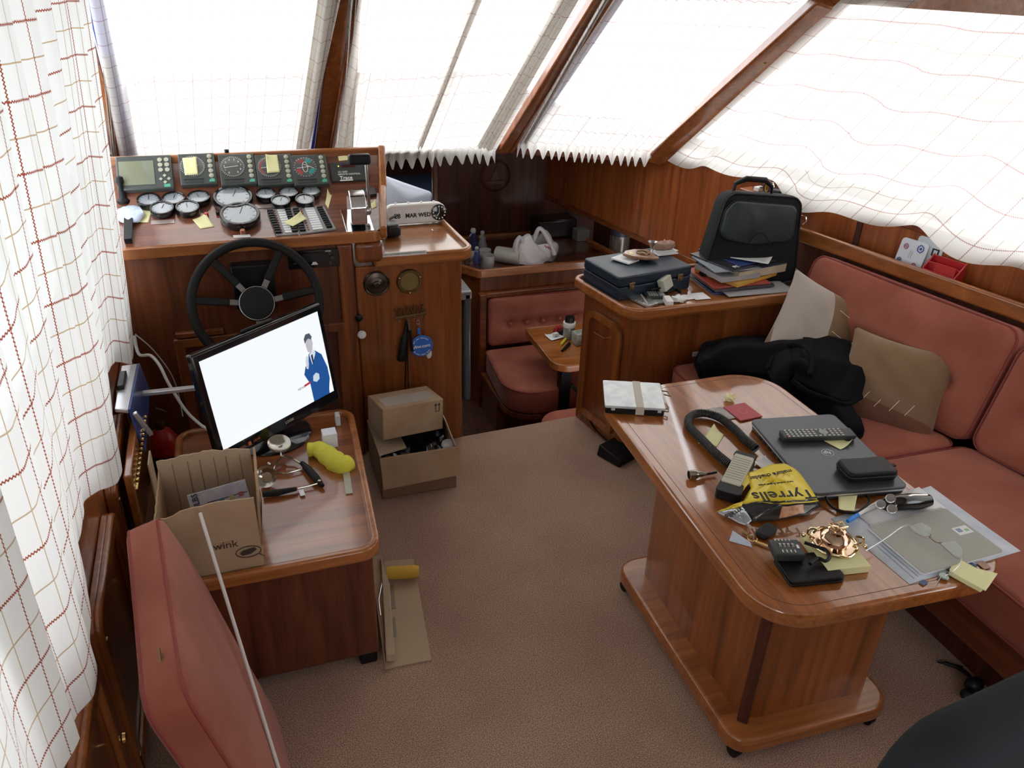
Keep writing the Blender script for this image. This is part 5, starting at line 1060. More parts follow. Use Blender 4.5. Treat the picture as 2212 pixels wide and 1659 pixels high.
# stack of magazines, folders and a thick book
stk = [  # (corner pixels of the top, z offset of top, thickness, colour)
 ([(1540,642),(1675,628),(1600,575),(1492,585)], .008, .007, (.03,.06,.18), 'brochure', 'dark blue glossy brochure fanned out at the bottom of the paper pile'),
 ([(1575,640),(1718,628),(1660,590),(1520,600)], .012, .004, (.45,.45,.48), 'magazine', 'grey-white magazine second from the bottom of the pile'),
 ([(1548,630),(1660,612),(1612,572),(1492,586)], .026, .010, (.06,.06,.07), 'folder', 'black folder low in the paper pile'),
 ([(1545,626),(1650,606),(1605,568),(1490,580)], .034, .007, (.42,.07,.05), 'folder', 'red folder above the black one in the pile'),
 ([(1600,618),(1682,582),(1600,560),(1490,574)], .050, .014, (.62,.33,.05), 'folder', 'orange yellow folder in the middle of the pile'),
 ([(1570,600),(1640,590),(1590,560),(1488,568)], .072, .020, (.36,.36,.37), 'ring_binder', 'grey ring binder on the orange folder'),
 ([(1590,590),(1690,565),(1640,545),(1570,570)], .088, .034, (.50,.42,.30), 'thick_book', 'thick paperback with cream page edges near the top of the pile'),
 ([(1560,585),(1640,580),(1600,548),(1475,552)], .094, .005, (.30,.34,.38), 'magazine', 'pale blue-grey magazine under the dark cover magazine'),
 ([(1590,585),(1688,560),(1592,528),(1480,545)], .101, .005, (.035,.035,.04), 'magazine', 'dark cover magazine under the navy boating magazine'),
 ([(1600,568),(1690,558),(1590,520),(1500,540)], .107, .005, (.02,.05,.20), 'magazine', 'navy boating magazine with white title near the pile top'),
]
for k, (pix, zt_, th_, cc, nm, lb) in enumerate(stk):
    c, a, w, d = rect(pix, SZ+zt_); r_ = random.Random(k)
    w = min(max(w,.18),.30); d = min(max(d,.14),.24)
    mb = MB(TR(c,a,SZ+zt_-th_)); mb.box((0,0,th_/2),(w,d,th_))
    o = obj(nm, mb, mat('cover_%d' % k, cc, .3 if k not in (6,) else .7, coat=.3), bevel=.0008); tag(o, lb, 'book' if 'book' in nm else 'folder' if nm == 'folder' else 'binder' if 'binder' in nm else 'magazine', 'papers piled on the sideboard')
    if k == 6: mb = MB(TR(c,a,SZ+zt_)); mb.box((0,0,.0005),(w*1.01,d*1.01,.0012)); obj('cover', mb, mat('book_cover',(.05,.06,.09),.3,coat=.3), o)
    if k == 9: mb = MB(TR(c,a,SZ+zt_)); text_mb(mb,'MOTORBOAT',.032,T_((0,d*.36,.0005)),bold=.0008); obj('title', mb, ink_w, o, smooth=False)
    if k == 8: mb = MB(TR(c,a,SZ+zt_)); text_mb(mb,'POWERBOAT',.026,T_((-w*.1,-d*.38,.0005)),bold=.0004); obj('title', mb, ink_w, o, smooth=False)
    if k == 0: mb = MB(TR(c,a,SZ+zt_)); mb.box((-w*.2,-d*.2,.0005),(w*.12,d*.1,.0008)); obj('printed_logo', mb, ink_w, o)
c, a, w, d = rect([(1572,560),(1655,571),(1680,545),(1600,533)], SZ+.110)
def sheet(name, M4, w, d, label, cat, m=paper, curl=.006, th=.0005, group=None, n=8):
    mb = MB(M4); mb.grid(n,n,lambda u,v:((u-.5)*w,(v-.5)*d,.0008+curl*(abs(u-.5)*2)**3*v+curl*.5*((v-.5)*2)**4)); o = obj(name, mb, m); s = o.modifiers.new('s','SOLIDIFY'); s.thickness = th; tag(o, label, cat, group); return o
sheet('letter_sheet', TR(c,a,SZ+.110), w, d, 'white printed letter lying on top of the magazine pile', 'letter', curl=.01)
mb = MB(); 
for i in range(5): q = at(1700+8*i,612-3*i,z=S1+.004+.004*i); mb.box(q,(.09,.012,.004),rz=.1*i)
o = obj('loose_papers', mb, mat('dark_glossy_paper',(.05,.05,.055),.3)); tag(o, 'dark creased leaflets squeezed between the pile and the black bag', 'leaflets')
# laptop bag
lb0 = at(1540,600,z=SZ+.01); p0 = Vector((1.80,2.60,SZ+.002))
bl = at(1525,540,Y=2.66); 
lbg = thing('laptop_bag', 'upright black laptop bag with a flap pocket and top handle on the sideboard', 'bag', (2.04,2.66,SZ+.002))
# front face quad from the picture at y ~ 2.62, leaning back
FBL, FBR = at(1492,600,Y=2.62), at(1700,625,Y=2.56); FTR, FTL = at(1712,432,Y=2.70), at(1592,404,Y=2.80)
FBL.z = FBR.z = SZ+.003; FBL = Vector((1.785,2.635,SZ+.003)); FBR = Vector((2.165,2.545,SZ+.003))
ex = (FBR-FBL).normalized(); wB = (FBR-FBL).length; upB = (Vector((0,0,1)) + Vector((ex.y*-1,ex.x,0))*.16).normalized(); mF = frame(FBL, ex, upB); hB = .375
tlx = mF.inverted() @ at(1588,405,Y=2.70); 
bo = roundpoly([(-.03,0),(wB+.0,0),(wB-.015,hB-.02),(.055,hB)],[.03,.03,.05,.06],7)
mb = MB(mF); mb.slab(dense(bo,.02),-.115,0,.022,top=lambda x,y,k:.008*(1-k)); obj('body', mb, mat('ballistic_nylon',(.010,.011,.013),.75,spec=.25,bump=(400,.4,.0008)), lbg, ang=70)
mb = MB(mF); mb.tube([(p[0],p[1],-.004) for p in dense(inset(bo,.006),.02)],.0045,6,closed=True); mb.tube([(p[0],p[1],-.108) for p in dense(inset(bo,.006),.02)],.0045,6,closed=True); obj('piping', mb, black, lbg)
fo = roundpoly([(.03,.19),(wB*.45,.165),(wB-.045,.18),(wB-.045,hB-.055),(.085,hB-.035),(.05,.30)],[.04,.1,.04,.03,.04,.05],7)
mb = MB(mF); mb.slab(dense(fo,.015),0,.030,.014,top=lambda x,y,k:.010*(1-k**2)*(1+.6*sin(x*45+1))*(.4+ (y-.16)*3),rings=16); obj('flap_pocket', mb, mat('soft_leather_grey',(.022,.030,.033),.45,spec=.4), lbg, ang=180)
mb = MB(mF); mb.tube([(p[0],p[1],.006) for p in dense(fo,.015)],.004,6,closed=True); obj('flap_piping', mb, black, lbg)
mb = MB(mF); mb.tube([(wB*.5-.05+.012*i*1.0,.172+.045*sin(pi*i/8),.040) for i in range(9)],.0022,6); obj('logo_patch', mb, black, lbg)
mb = MB(mF); mb.tube([(.10,hB-.005,-.055),(.105,hB+.025,-.055),(.15,hB+.045,-.055),(.23,hB+.04,-.055),(.26,hB+.015,-.055),(.262,hB-.015,-.055)],.011,10,rs=[.006,.009,.012,.012,.009,.006]); obj('handle', mb, leather, lbg)
mb = MB(mF); mb.tube([(.255+.0,hB+.0,-.055),(.268,hB+.012,-.055),(.262,hB+.03,-.055)],.004,6); mb.tube([(wB+.008,hB-.10,-.05),(wB+.03,hB-.105,-.05),(wB+.034,hB-.125,-.05),(wB+.018,hB-.14,-.05),(wB+.004,hB-.125,-.05)],.003,6,closed=True); obj('ring_buckle', mb, chrome, lbg)

# ================================================================== SETTEE
wood_base = wood('wood_settee_base', (.09,.023,.009), (.16,.04,.014), (.22,.065,.021), 'Y', .35, .4)
se = thing('settee', 'L-shaped settee base in dark wood carrying the red cushions round the table', 'settee', (1.9,1.6,0))
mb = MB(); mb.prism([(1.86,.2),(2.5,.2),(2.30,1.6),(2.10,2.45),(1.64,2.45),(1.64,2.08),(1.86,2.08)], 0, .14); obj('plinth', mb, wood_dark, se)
mb = MB(); mb.prism([(1.775,.2),(2.55,.2),(2.34,1.6),(2.14,2.455),(1.585,2.455),(1.585,2.03),(1.775,2.03)], .14, .255); obj('seat_base', mb, wood_base, se, bevel=.01)
def seat(outline, label, puff=.015):
    cx = sum(p[0] for p in outline)/len(outline); g = thing('seat_cushion', label, 'cushion', (outline[0][0],outline[0][1],.258), group='red seat cushions of the settee')
    ol = dense(roundpoly(outline,.05,6),.02); mb = MB(); mb.slab(ol,.258,.398,.028,top=lambda x,y,k:puff*(1-k**3),rings=22); obj('pad', mb, red, g, ang=180)
    for zz in (.388,.268): mb = MB(); mb.tube([(p[0],p[1],zz) for p in dense(inset(roundpoly(outline,.05,6),.003),.03)],.0038,6,closed=True); obj('piping', mb, red_dark, g)
seat([(1.755,1.655),(2.235,1.640),(2.165,1.995),(1.755,1.995)], 'red velour seat cushion in front of the brown pillow, beyond the seam')
seat([(1.755,.25),(2.46,.25),(2.245,1.635),(1.755,1.650)], 'long red velour seat cushion nearest the camera, beside the notepad end of the table')
seat([(1.545,2.01),(2.165,2.01),(2.07,2.445),(1.545,2.445)], 'red seat cushion under the dark jacket against the sideboard')
J1, J2, T1_ = Vector((2.215,1.625,.405)), Vector((2.062,2.47,.405)), Vector((2.335,1.65,.80))
exb = (J2-J1).normalized(); upb = (T1_-J1); upb = (upb-exb*upb.dot(exb)).normalized()
def backc(o, x0, w, h, label, btns):
    zz = exb.cross(upb); m = Matrix((exb, upb, zz)).transposed().to_4x4()
    # front must face -x (towards the cabin)
    if zz.x > 0:
        m = Matrix((-exb, upb, -zz)).transposed().to_4x4(); m.translation = o + exb*(x0+w)
    else: m.translation = o + exb*x0
    cushion('back_cushion', m, w, h, .085, label, 'cushion', buttons=btns, puff=.022, group='red back cushions of the settee', r=.03, rc=.05)
backc(J1, .0, .855, .415, 'long red buttoned back cushion behind the pillows', [(.13,.17),(.33,.17),(.52,.17),(.70,.17)])
J1b = J1 - exb*.012
backc(J1b, -.95, .95, .385, 'red buttoned back cushion at the picture edge, beyond the narrow gap', [(.15,.17),(.35,.17),(.55,.17),(.75,.17)])
# shelf rail along the side
sr = thing('shelf_rail', 'long pale wooden rail shelf running above the red back cushions', 'shelf', (2.3,2.0,.80))
RL = lambda y: 2.229 + (2.6-y)*.206
mb = MB(); mb.prism([(RL(2.68),2.68),(RL(2.68)+.024,2.68),(RL(-.5)+.024,-.5),(RL(-.5),-.5)], .79, .852); obj('rail', mb, trim_y, sr, bevel=.010, seg=3)
mb = MB(); mb.prism([(RL(2.68)+.02,2.68),(WRx(2.68)-.001,2.68),(WRx(1.1)-.001,1.1),(RL(-.5)+.08,-.5),(RL(-.5)+.02,-.5)], .785, .80); obj('shelf_board', mb, wood_y, sr)
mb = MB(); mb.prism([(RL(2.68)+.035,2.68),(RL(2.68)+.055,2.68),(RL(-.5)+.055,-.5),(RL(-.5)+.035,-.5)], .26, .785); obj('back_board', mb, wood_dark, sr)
# cards and red letter rack standing on the shelf
def standing(name, px_, py_, w, h, t, label, cat, m, yaw=-1.36, lean=.16, zb=.802, off=.05):
    # base point on the shelf behind the rail
    A2, B2 = (RL(2.6)+off,2.6), (RL(1.7)+off,1.7); p = vhit(px_, py_, A2, B2); p.z = zb
    ex_ = Vector((cos(yaw),sin(yaw),0)); g = thing(name, label, cat, p); mm_ = frame(p, ex_, Vector((0,0,1)) + Vector((-ex_.y,ex_.x,0))*lean)
    return g, mm_
g, m = standing('greeting_card', 1960, 565, .1,.15,.002,'white card with small blue and pink rosettes standing on the shelf rail', 'card', paper, lean=.2)
mb = MB(m); mb.prism(rrect(-.055,0,.055,.125,.014),0,.003); obj('sheet', mb, mat('card_white',(.66,.69,.76),.5), g)
for i, (x,y,cc,r_) in enumerate(((-.03,.095,(.35,.12,.22),.011),(.028,.10,(.05,.09,.30),.016),(-.038,.04,(.08,.12,.22),.010),(.025,.035,(.38,.1,.2),.011),(.0,.015,(.2,.3,.15),.008))):
    mb = MB(m); mb.tube([(x+r_*.75*cos(t*.55),y+r_*.75*sin(t*.55)*(1+.15*(t%2)),.0034) for t in range(12)],.0022,5,closed=True); mb.lathe([(0,.003),(r_*.35,.003),(r_*.3,.0045),(0,.0045)],10,(x,y,0)); obj('printed_rosette', mb, mat('rosette%d' % i, cc, .6), g, smooth=False)
mb = MB(m); mb.box((-.006,.07,.0033),(.002,.03,.0006)); mb.box((.002,.07,.0033),(.002,.03,.0006)); obj('printed_text', mb, grey, g)
g, m = standing('picture_card', 1993, 572, .1,.15,.002,'pale card with black and white stamp pictures behind the rosette card', 'card', paper, lean=.1, off=.068)
mb = MB(m); mb.prism(rrect(-.05,0,.055,.145,.012),0,.003); obj('sheet', mb, mat('card_pale_blue',(.50,.57,.62),.5), g)
mb = MB(m); [mb.ring([(x-.014,y-.014),(x+.014,y-.014),(x+.014,y+.014),(x-.014,y+.014)],[(x-.008,y-.009),(x+.008,y-.009),(x+.008,y+.009),(x-.008,y+.009)],.003,.004) for x,y in ((.03,.10),(.03,.06))]; mb.box((.03,.06,.0035),(.008,.008,.001)); obj('printed_stamp', mb, ink, g, smooth=False)
g, m = standing('letter_rack', 2036, 590, .1,.1,.05,'bright red open letter rack on the shelf rail', 'letter rack', redp, lean=0.0, off=.042)
rd = mat('red_leatherette',(.40,.012,.018),.38,coat=.3); wR, hR, dR = .125, .085, .062
mb = MB(m); mb.bx(-wR/2,wR/2,0,hR*.62,dR*.42,dR*.48); mb.bx(-wR/2,wR/2,0,hR*.9,.0,.004); mb.bx(-wR/2,wR/2,0,hR*1.15,-dR*.42,-dR*.36); mb.bx(-wR/2,wR/2,0,.004,-dR*.42,dR*.48)
for s in (-1,1):
    x_ = s*(wR/2); mb.hexa([(x_-.003,0,dR*.48),(x_+.003,0,dR*.48),(x_+.003,0,-dR*.42),(x_-.003,0,-dR*.42)],[(x_-.003,hR*.62,dR*.48),(x_+.003,hR*.62,dR*.48),(x_+.003,hR*1.2,-dR*.42),(x_-.003,hR*1.2,-dR*.42)])
obj('rack_body', mb, rd, g, bevel=.0015); mb = MB(m); mb.bx(-.03,.05,.01,hR*.95,dR*.1,dR*.2); obj('red_card', mb, mat('red_card',(.5,.03,.03),.6), g)
# tray with sunglasses on the window ledge
yv = 2.88; q = vhit(1690,392,(WRx(2.6)-.015,2.6),(WRx(3.2)-.015,3.2)); tg = thing('ledge_tray', 'narrow wooden tray fixed on the window ledge above the laptop bag', 'tray', (q.x,q.y,.95))
dT = Vector((-.206,1,0)).normalized(); mT = frame((WRx(q.y)-.035,q.y,.925),dT,Vector((-dT.y,dT.x,0)) )
mb = MB(mT); s_ = 1; mb.box((0,0,-.0),(.36,.075,.012)); obj('tray_board', mb, trim_y, tg, bevel=.004)
for i, dx in enumerate((-.075,.055)):
    mb = MB(mT); k = .03; mb.tube([(dx+.016*cos(t),.005,.03+.020*sin(t)) for t in [j*.45 for j in range(15)]],.0045,8); mb.tube([(dx+.016,.005,.03),(dx+.07,.01,.015)],.0035,6); o = obj('sunglasses', mb, greyblack if i else black); tag(o, 'curved dark sunglasses arm with yellow lining, ' + ('nearer the settee' if i == 0 else 'nearer the windscreen') + ' on the ledge tray', 'sunglasses', 'glasses on the ledge tray')
    mb = MB(mT); mb.tube([(dx+.010*cos(t),.002,.03+.015*sin(t)) for t in [j*.45 for j in range(15)]],.0028,8); obj('yellow_lining', mb, mat('amber%d' % i,(.65,.33,.05),.5), o)
mb = MB(mT); mb.box((-.005,.0,.022),(.05,.04,.03)); o = obj('black_case', mb, leather, bevel=.006); tag(o, 'small black case between the two pairs of glasses on the ledge tray', 'case')
for x_, w_, lb in ((.10,.03,'little white packet at the windscreen end of the ledge tray'),(-.13,.04,'little white packet at the settee end of the ledge tray')): mb = MB(mT); mb.box((x_,.0,.016),(w_,.04,.02)); o = obj('white_packet', mb, white, bevel=.004); tag(o, lb, 'packet')

# scatter pillows
def pillow(label, c, ex_, upv_, w, h, t, mats_fn, name='pillow'):
    g = thing(name, label, 'pillow', c, group='scatter pillows on the settee'); m = frame(c, ex_, upv_)
    def surf(sg):
        def f(u, v):
            x, y = (u-.5)*2, (v-.5)*2; pin = 1-.10*(1-abs(x)**2)*abs(y)**6 ; px_ = x*(1-.10*(1-y*y)*abs(x)**3); py_ = y*(1-.10*(1-x*x)*abs(y)**3)
            th_ = t*max(0,(1-abs(x)**3.2))**.55*max(0,(1-abs(y)**3.2))**.55; wr_ = .004*sin(x*9+y*4)*sin(y*7)
            return (px_*w/2, py_*h/2, sg*(th_+wr_*(1-max(abs(x),abs(y))**4)))
        return f
    for k, sg in enumerate((1,-1)):
        mb = MB(m); mb.grid(36,36,surf(sg)); o = obj('front_cover' if sg > 0 else 'back_cover', mb, mats_fn, g, ang=180)
    return g, m
def band_mat(name, axis_u, cols, stops, stitches=None):
    m, nt, p = new_mat(name); N, L = nt.nodes, nt.links; uv = N.new('ShaderNodeUVMap'); mp = N.new('ShaderNodeMapping'); mp.inputs['Rotation'].default_value = (0,0,axis_u); L.new(uv.outputs[0], mp.inputs[0]); s = N.new('ShaderNodeSeparateXYZ'); L.new(mp.outputs[0], s.inputs[0])
    r = N.new('ShaderNodeValToRGB'); r.color_ramp.interpolation = 'CONSTANT'; e = r.color_ramp.elements; e[0].position = 0; e[0].color = c4(cols[0]); e[1].position = stops[0]; e[1].color = c4(cols[1])
    for st, c in zip(stops[1:], cols[2:]): q = e.new(st); q.color = c4(c)
    L.new(s.outputs[0], r.inputs[0]); L.new(r.outputs[0], p.inputs['Base Color']); setp(p, Roughness=.85, Sheen_Weight=.3)
    tc_ = N.new('ShaderNodeTexCoord'); n = N.new('ShaderNodeTexNoise'); n.inputs['Scale'].default_value = 300; L.new(tc_.outputs['Object'], n.inputs['Vector']); b = N.new('ShaderNodeBump'); b.inputs['Strength'].default_value = .4; b.inputs['Distance'].default_value = .001; L.new(n.outputs['Fac'], b.inputs['Height']); L.new(b.outputs[0], p.inputs['Normal']); return m
tanb, crm, brn = (.215,.125,.06), (.43,.37,.32), (.16,.065,.035)
g, m = pillow('tan and cream banded pillow leaning in the settee corner under the laptop bag end', at(1772,722,Y=2.26), (.86,-.33,-.42), (.34,.30,.85), .42,.37,.07, band_mat('pillow_bands_a',-.14,[(.22,.14,.08),crm,tanb],[.05,.54]))
mb = MB(m); [mb.bar((-.005+.004*i,.10-.085*i,.072),(.045+.004*i,.09-.085*i,.072),.002,.002) for i in range(3)]; obj('stitch', mb, mat('cream_thread',(.75,.66,.52),.8), g)
pc2 = at(1925,838,z=.50); g, m = pillow('brown banded pillow with white stitches propped on the red seat, half under the jacket', pc2, (.62,-.76,-.05), (.45,.30,.80), .37,.36,.065, band_mat('pillow_bands_b',-pi/2+.12,[brn,(.22,.13,.075),tanb],[.34,.50]))
mb = MB(m); [mb.bar((-.08+.05*i,-.09,.064-.003*abs(i-1.5)),(-.06+.05*i,-.045,.068-.003*abs(i-1.5)),.002,.002) for i in range(4)]; obj('stitch', mb, mat('cream_thread_b',(.75,.66,.52),.8), g)
# dark jacket thrown over the settee
fleece = mat('black_fleece',(.0045,.0045,.007),.95,sheen=.02,spec=.1,bump=(160,.5,.002))
jpix = [(1500,775),(1515,742),(1560,732),(1650,728),(1745,720),(1800,738),(1862,745),(1882,755),(1872,800),(1868,850),(1820,865),(1840,880),(1868,930),(1830,935),(1790,900),(1740,860),(1700,840),(1640,830),(1560,800),(1510,800)]
jk = thing('jacket', 'black fleece jacket thrown in a heap over the settee corner', 'jacket', (1.85,2.2,.41))
zt2 = .50
jo = [at(*p, z=.46) for p in jpix]; ol = dense([(p.x,p.y) for p in jo], .02)
rj = random.Random(3)
def jtop(x,y,k):
    return (.030*(1-k**4) + .030*(.5+.5*sin(x*13+1.2*sin(y*9)))*(.5+.5*sin(y*17+1.1*sin(x*8)))*(1-k**3) + .010*abs(sin((x+y)*30+1.5*sin(x*17)))*(1-k**4))
mb = MB(); mb.slab(ol,.412,.475,.03,top=jtop,rings=34,bevr=6); obj('body', mb, fleece, jk, ang=180)
def drape(name, pix, rows, amp, seed, th=.012, nu=34, nv=26):
    """a hanging piece of cloth: rows of picture points with heights, folds running down it"""
    R_ = [smooth_path([at(x,y,z=z) for x,y,z in r], 6) for r in rows]
    def f(u, v):
        q = []
        for r in R_: t = u*(len(r)-1); k_ = min(int(t),len(r)-2); q.append(r[k_].lerp(r[k_+1],t-k_))
        s_ = v*(len(q)-1); k_ = min(int(s_),len(q)-2); p = q[k_].lerp(q[k_+1],s_-k_)
        w_ = sin(u*15+seed+1.5*v)+.5*sin(u*31+v*5+seed*2); e_ = min(1,4*v*(1-v)+.25)
        return p + Vector((0,-.35,.9))*amp*w_*e_
    mb = MB(); mb.grid(nu,nv,f); o = obj(name, mb, fleece, jk, ang=180); s = o.modifiers.new('s','SOLIDIFY'); s.thickness = th; return o
drape('sleeve',0,[[(1508,772,.45),(1560,738,.47),(1650,729,.49),(1745,722,.52)],[(1505,790,.50),(1570,760,.53),(1660,752,.55),(1745,748,.56)],[(1520,808,.44),(1580,806,.47),(1660,812,.48),(1720,815,.48)]],.008,1)
drape('back_panel',0,[[(1735,722,.55),(1790,732,.56),(1860,748,.56),(1884,756,.55)],[(1728,770,.57),(1790,785,.56),(1855,800,.55),(1874,805,.53)],[(1712,820,.52),(1770,850,.50),(1825,872,.49),(1862,855,.47)]],.006,2)
drape('collar',0,[[(1655,800,.50),(1680,755,.53),(1725,745,.56),(1752,775,.55)],[(1672,835,.51),(1700,790,.55),(1730,790,.56),(1745,810,.54)],[(1690,850,.47),(1712,830,.49),(1735,830,.50),(1748,845,.48)]],.006,3)
drape('trailing_sleeve',0,[[(1700,840,.46),(1745,860,.45),(1785,892,.44),(1826,934,.43)],[(1755,845,.50),(1790,868,.48),(1820,895,.46),(1850,930,.44)],[(1790,860,.46),(1830,880,.44),(1860,905,.43),(1868,932,.42)]],.006,4)
def fold(pts, rs, name='hem_fold'):
    P = smooth_path([at(x,y,z=z) for x,y,z in pts],6); n_ = len(P); R_ = [rs[0]+(rs[1]-rs[0])*i/(n_-1) for i in range(n_)]; mb = MB(); mb.tube(P,.03,12,rs=R_); obj(name, mb, fleece, jk, ang=180)
fold([(1712,822,.525),(1745,846,.515),(1790,862,.505),(1828,874,.495),(1862,857,.475)],(.009,.009)); fold([(1657,800,.515),(1682,757,.545),(1722,746,.575),(1752,775,.565),(1748,812,.55)],(.010,.010))
mb = MB(); q = at(1843,742,z=.585); mb.tube([q,q+Vector((.03,-.01,-.006)),q+Vector((.06,-.03,-.012))],.0018,6); mb.ball(q,(.008,.006,.006),8); obj('zip_pull', mb, steel, jk)
mb = MB(); q = at(1500,768,z=.41); mb.box(q+Vector((0,0,.01)),(.03,.02,.02)); o = obj('white_tag_box', mb, lgrey, bevel=.002); tag(o, 'tiny pale box end peeping out beside the jacket sleeve', 'box')
mb = MB(); q = at(1662,715,z=.46); mb.ball(q+Vector((0,0,-.03)),(.06,.04,.04),16,rnd=.12); o = obj('patterned_cloth', mb, mat('sequinned_cloth',(.30,.2,.13),.5,var=(70,(.5,.4,.32)),bump=(90,.8,.004))); tag(o, 'crumpled brown patterned cloth between the jacket and the banded pillow', 'cloth')

# ================================================================== TABLE
TZ = .566
tb = thing('saloon_table', 'glossy varnished pedestal table with rounded corners, covered in clutter', 'table', (1.25,1.4,0))
to = [(.958,.985),(1.655,.945),(1.655,2.035),(1.022,2.035)]
tro = roundpoly(to,[.13,.14,.15,.11],12)
mb = MB(); mb.prism(tro, TZ-.045, TZ); obj('table_top', mb, table_wood, tb, bevel=.010, seg=4)
mb = MB(); in1 = inset(tro,.030); mb.ring(inset(tro,.0295), inset(tro,.031), TZ-.001, TZ+.0002); obj('inlay_line', mb, wood_dark, tb, smooth=False)
ped = [(1.055,1.105),(1.45,1.085),(1.46,1.70),(1.075,1.72)]
ped = [(1.06,1.10),(1.445,1.08),(1.455,1.69),(1.075,1.70)]
pw = wood('wood_pedestal', (.15,.04,.008), (.26,.074,.016), (.35,.11,.026), 'Z', .32, .6)
mb = MB(); po_ = roundpoly(ped,[.045,.03,.03,.03],2); mb.prism(po_, .08, TZ-.045); obj('pedestal', mb, pw, tb, bevel=.004)
mb = MB(); mb.box((1.066,1.106,.30),(.028,.028,.43),rz=pi/4); obj('corner_strip', mb, wood_dark, tb, bevel=.003)
bo_ = roundpoly([(1.0,1.04),(1.49,1.02),(1.50,1.745),(1.01,1.765)],[.06,.07,.06,.07],8); mb = MB(); mb.prism(bo_, .035, .085); obj('plinth', mb, trim_x, tb, bevel=.014, seg=4)
for x,y in ((1.045,1.085),(1.045,1.72),(1.45,1.06),(1.455,1.71)):
    mb = MB(); mb.lathe([(0,-.012),(.018,-.012),(.018,.012),(0,.012)],18,(x-.012,y-.01,.018),(1,.2,0)); mb.box((x-.005,y,.033),(.03,.03,.012)); obj('caster', mb, black, tb, bevel=.002)

# ---- things on the table
tz = TZ+.0012
# laptop
c, a, w, d = rect([(1612,905),(1765,1065),(1962,1052),(1805,893)], TZ+.030); a -= 0
# order of corners: far-left, near-left, near-right, far-right => x axis runs towards the viewer
lp = thing('laptop', 'closed dark grey laptop with a silver rim on the table', 'laptop', (c.x,c.y,tz)); m = TR(c,a,tz)
lo = rrect(-w/2,-d/2,w/2,d/2,.02,8); mb = MB(m); mb.prism(inset(lo,.003),.003,.014); obj('base', mb, mat('laptop_base',(.03,.03,.032),.4), lp, bevel=.003)
mb = MB(m); mb.prism(inset(lo,.001),.0145,.0175); obj('keyboard_rim', mb, alu, lp, bevel=.001)
mb = MB(m); mb.prism(lo,.018,.028); obj('lid', mb, mat('laptop_lid',(.085,.088,.098),.33,.5,bump=(900,.2,.0003)), lp, bevel=.003, seg=3)
mb = MB(m); mb.ring(lo, inset(lo,.004),.0175,.0215); obj('lid_rim', mb, alu, lp, bevel=.001)
mb = MB(m); q = m.inverted() @ at(1788,978,z=TZ+.029); mb.tube([(q.x+.017*cos(t*.3),q.y+.017*sin(t*.3),.0283) for t in range(21)],.0007,5,closed=True); text_mb(mb,'hp',.022,T_((q.x,q.y,.0282))@Matrix.Rotation(-pi/2,4,'Z'),ext=.0002,shear=.25); obj('round_logo', mb, mat('logo_silver',(.5,.52,.55),.3,.8), lp, smooth=False)
mb = MB(m); [mb.box((-w*.3+.03*i,-d/2+.0015,.0085),(.016,.003,.005)) for i in range(5)]; obj('port', mb, ink, lp)
LZ = tz+.028+.0008
# remote control
c, a, w, d = rect([(1692,946),(1855,943),(1830,920),(1688,932)], LZ+.018); d = max(d,.045)
rm = thing('remote_control', 'long black television remote lying across the laptop', 'remote control', (c.x,c.y,LZ)); m = TR(c,a,LZ) 
mb = MB(m); mb.hexa([(-w/2,-d*.36,.001),(w/2,-d*.38,.001),(w/2,d*.38,.001),(-w/2,d*.36,.001)],[(-w/2,-d/2,.018),(w/2,-d/2,.020),(w/2,d/2,.020),(-w/2,d/2,.018)]); obj('case', mb, greyblack, rm, bevel=.004, seg=3)
mb = MB(m)
for i in range(13):
    for j_ in range(4):
        if 7 <= i <= 9 and 0 < j_ < 3: continue
        mb.box((-w*.43+w*.062*i,-d*.34+d*.225*j_,.0195),(w*.032,d*.11,.002))
obj('keys', mb, lgrey, rm, smooth=False)
mb = MB(m); mb.lathe([(.008,.019),(.013,.019),(.013,.0215),(.008,.0215)],20,(w*.075,0,0)); mb.lathe([(0,.019),(.006,.019),(.006,.0218),(0,.0218)],16,(w*.075,0,0)); obj('navigation_ring', mb, grey, rm)
mb = MB(m); mb.ball((-w*.45,-d*.3,.0195),.0032,8); obj('power_key', mb, redp, rm)
note([(1815,972),(1838,962),(1822,950),(1778,952)], 'yellow sticky note with a curled end under the remote control', z=LZ, curlc=1, curl=.02)
# black wallet case on laptop
c, a, w, d = rect([(1830,1034),(1943,1010),(1900,982),(1825,992)], LZ+.03); cs = thing('zip_case', 'black zipped hard-drive case with a strap tab on the laptop corner', 'case', (c.x,c.y,LZ)); m = TR(c,a,LZ)
mb = MB(m); mb.slab(dense(rrect(-w/2,-d/2,w/2,d/2,.014),.012),.001,.030,.007,rings=5); obj('body', mb, leather, cs, ang=60)
mb = MB(m); mb.tube([(p[0],p[1],.016) for p in dense(inset(rrect(-w/2,-d/2,w/2,d/2,.014),-.0005),.02)],.0022,6,closed=True); obj('zip', mb, ink, cs)
mb = MB(m); mb.box((w/2+.008,d*.1,.018),(.02,.012,.004)); obj('strap_tab', mb, leather, cs, bevel=.001)
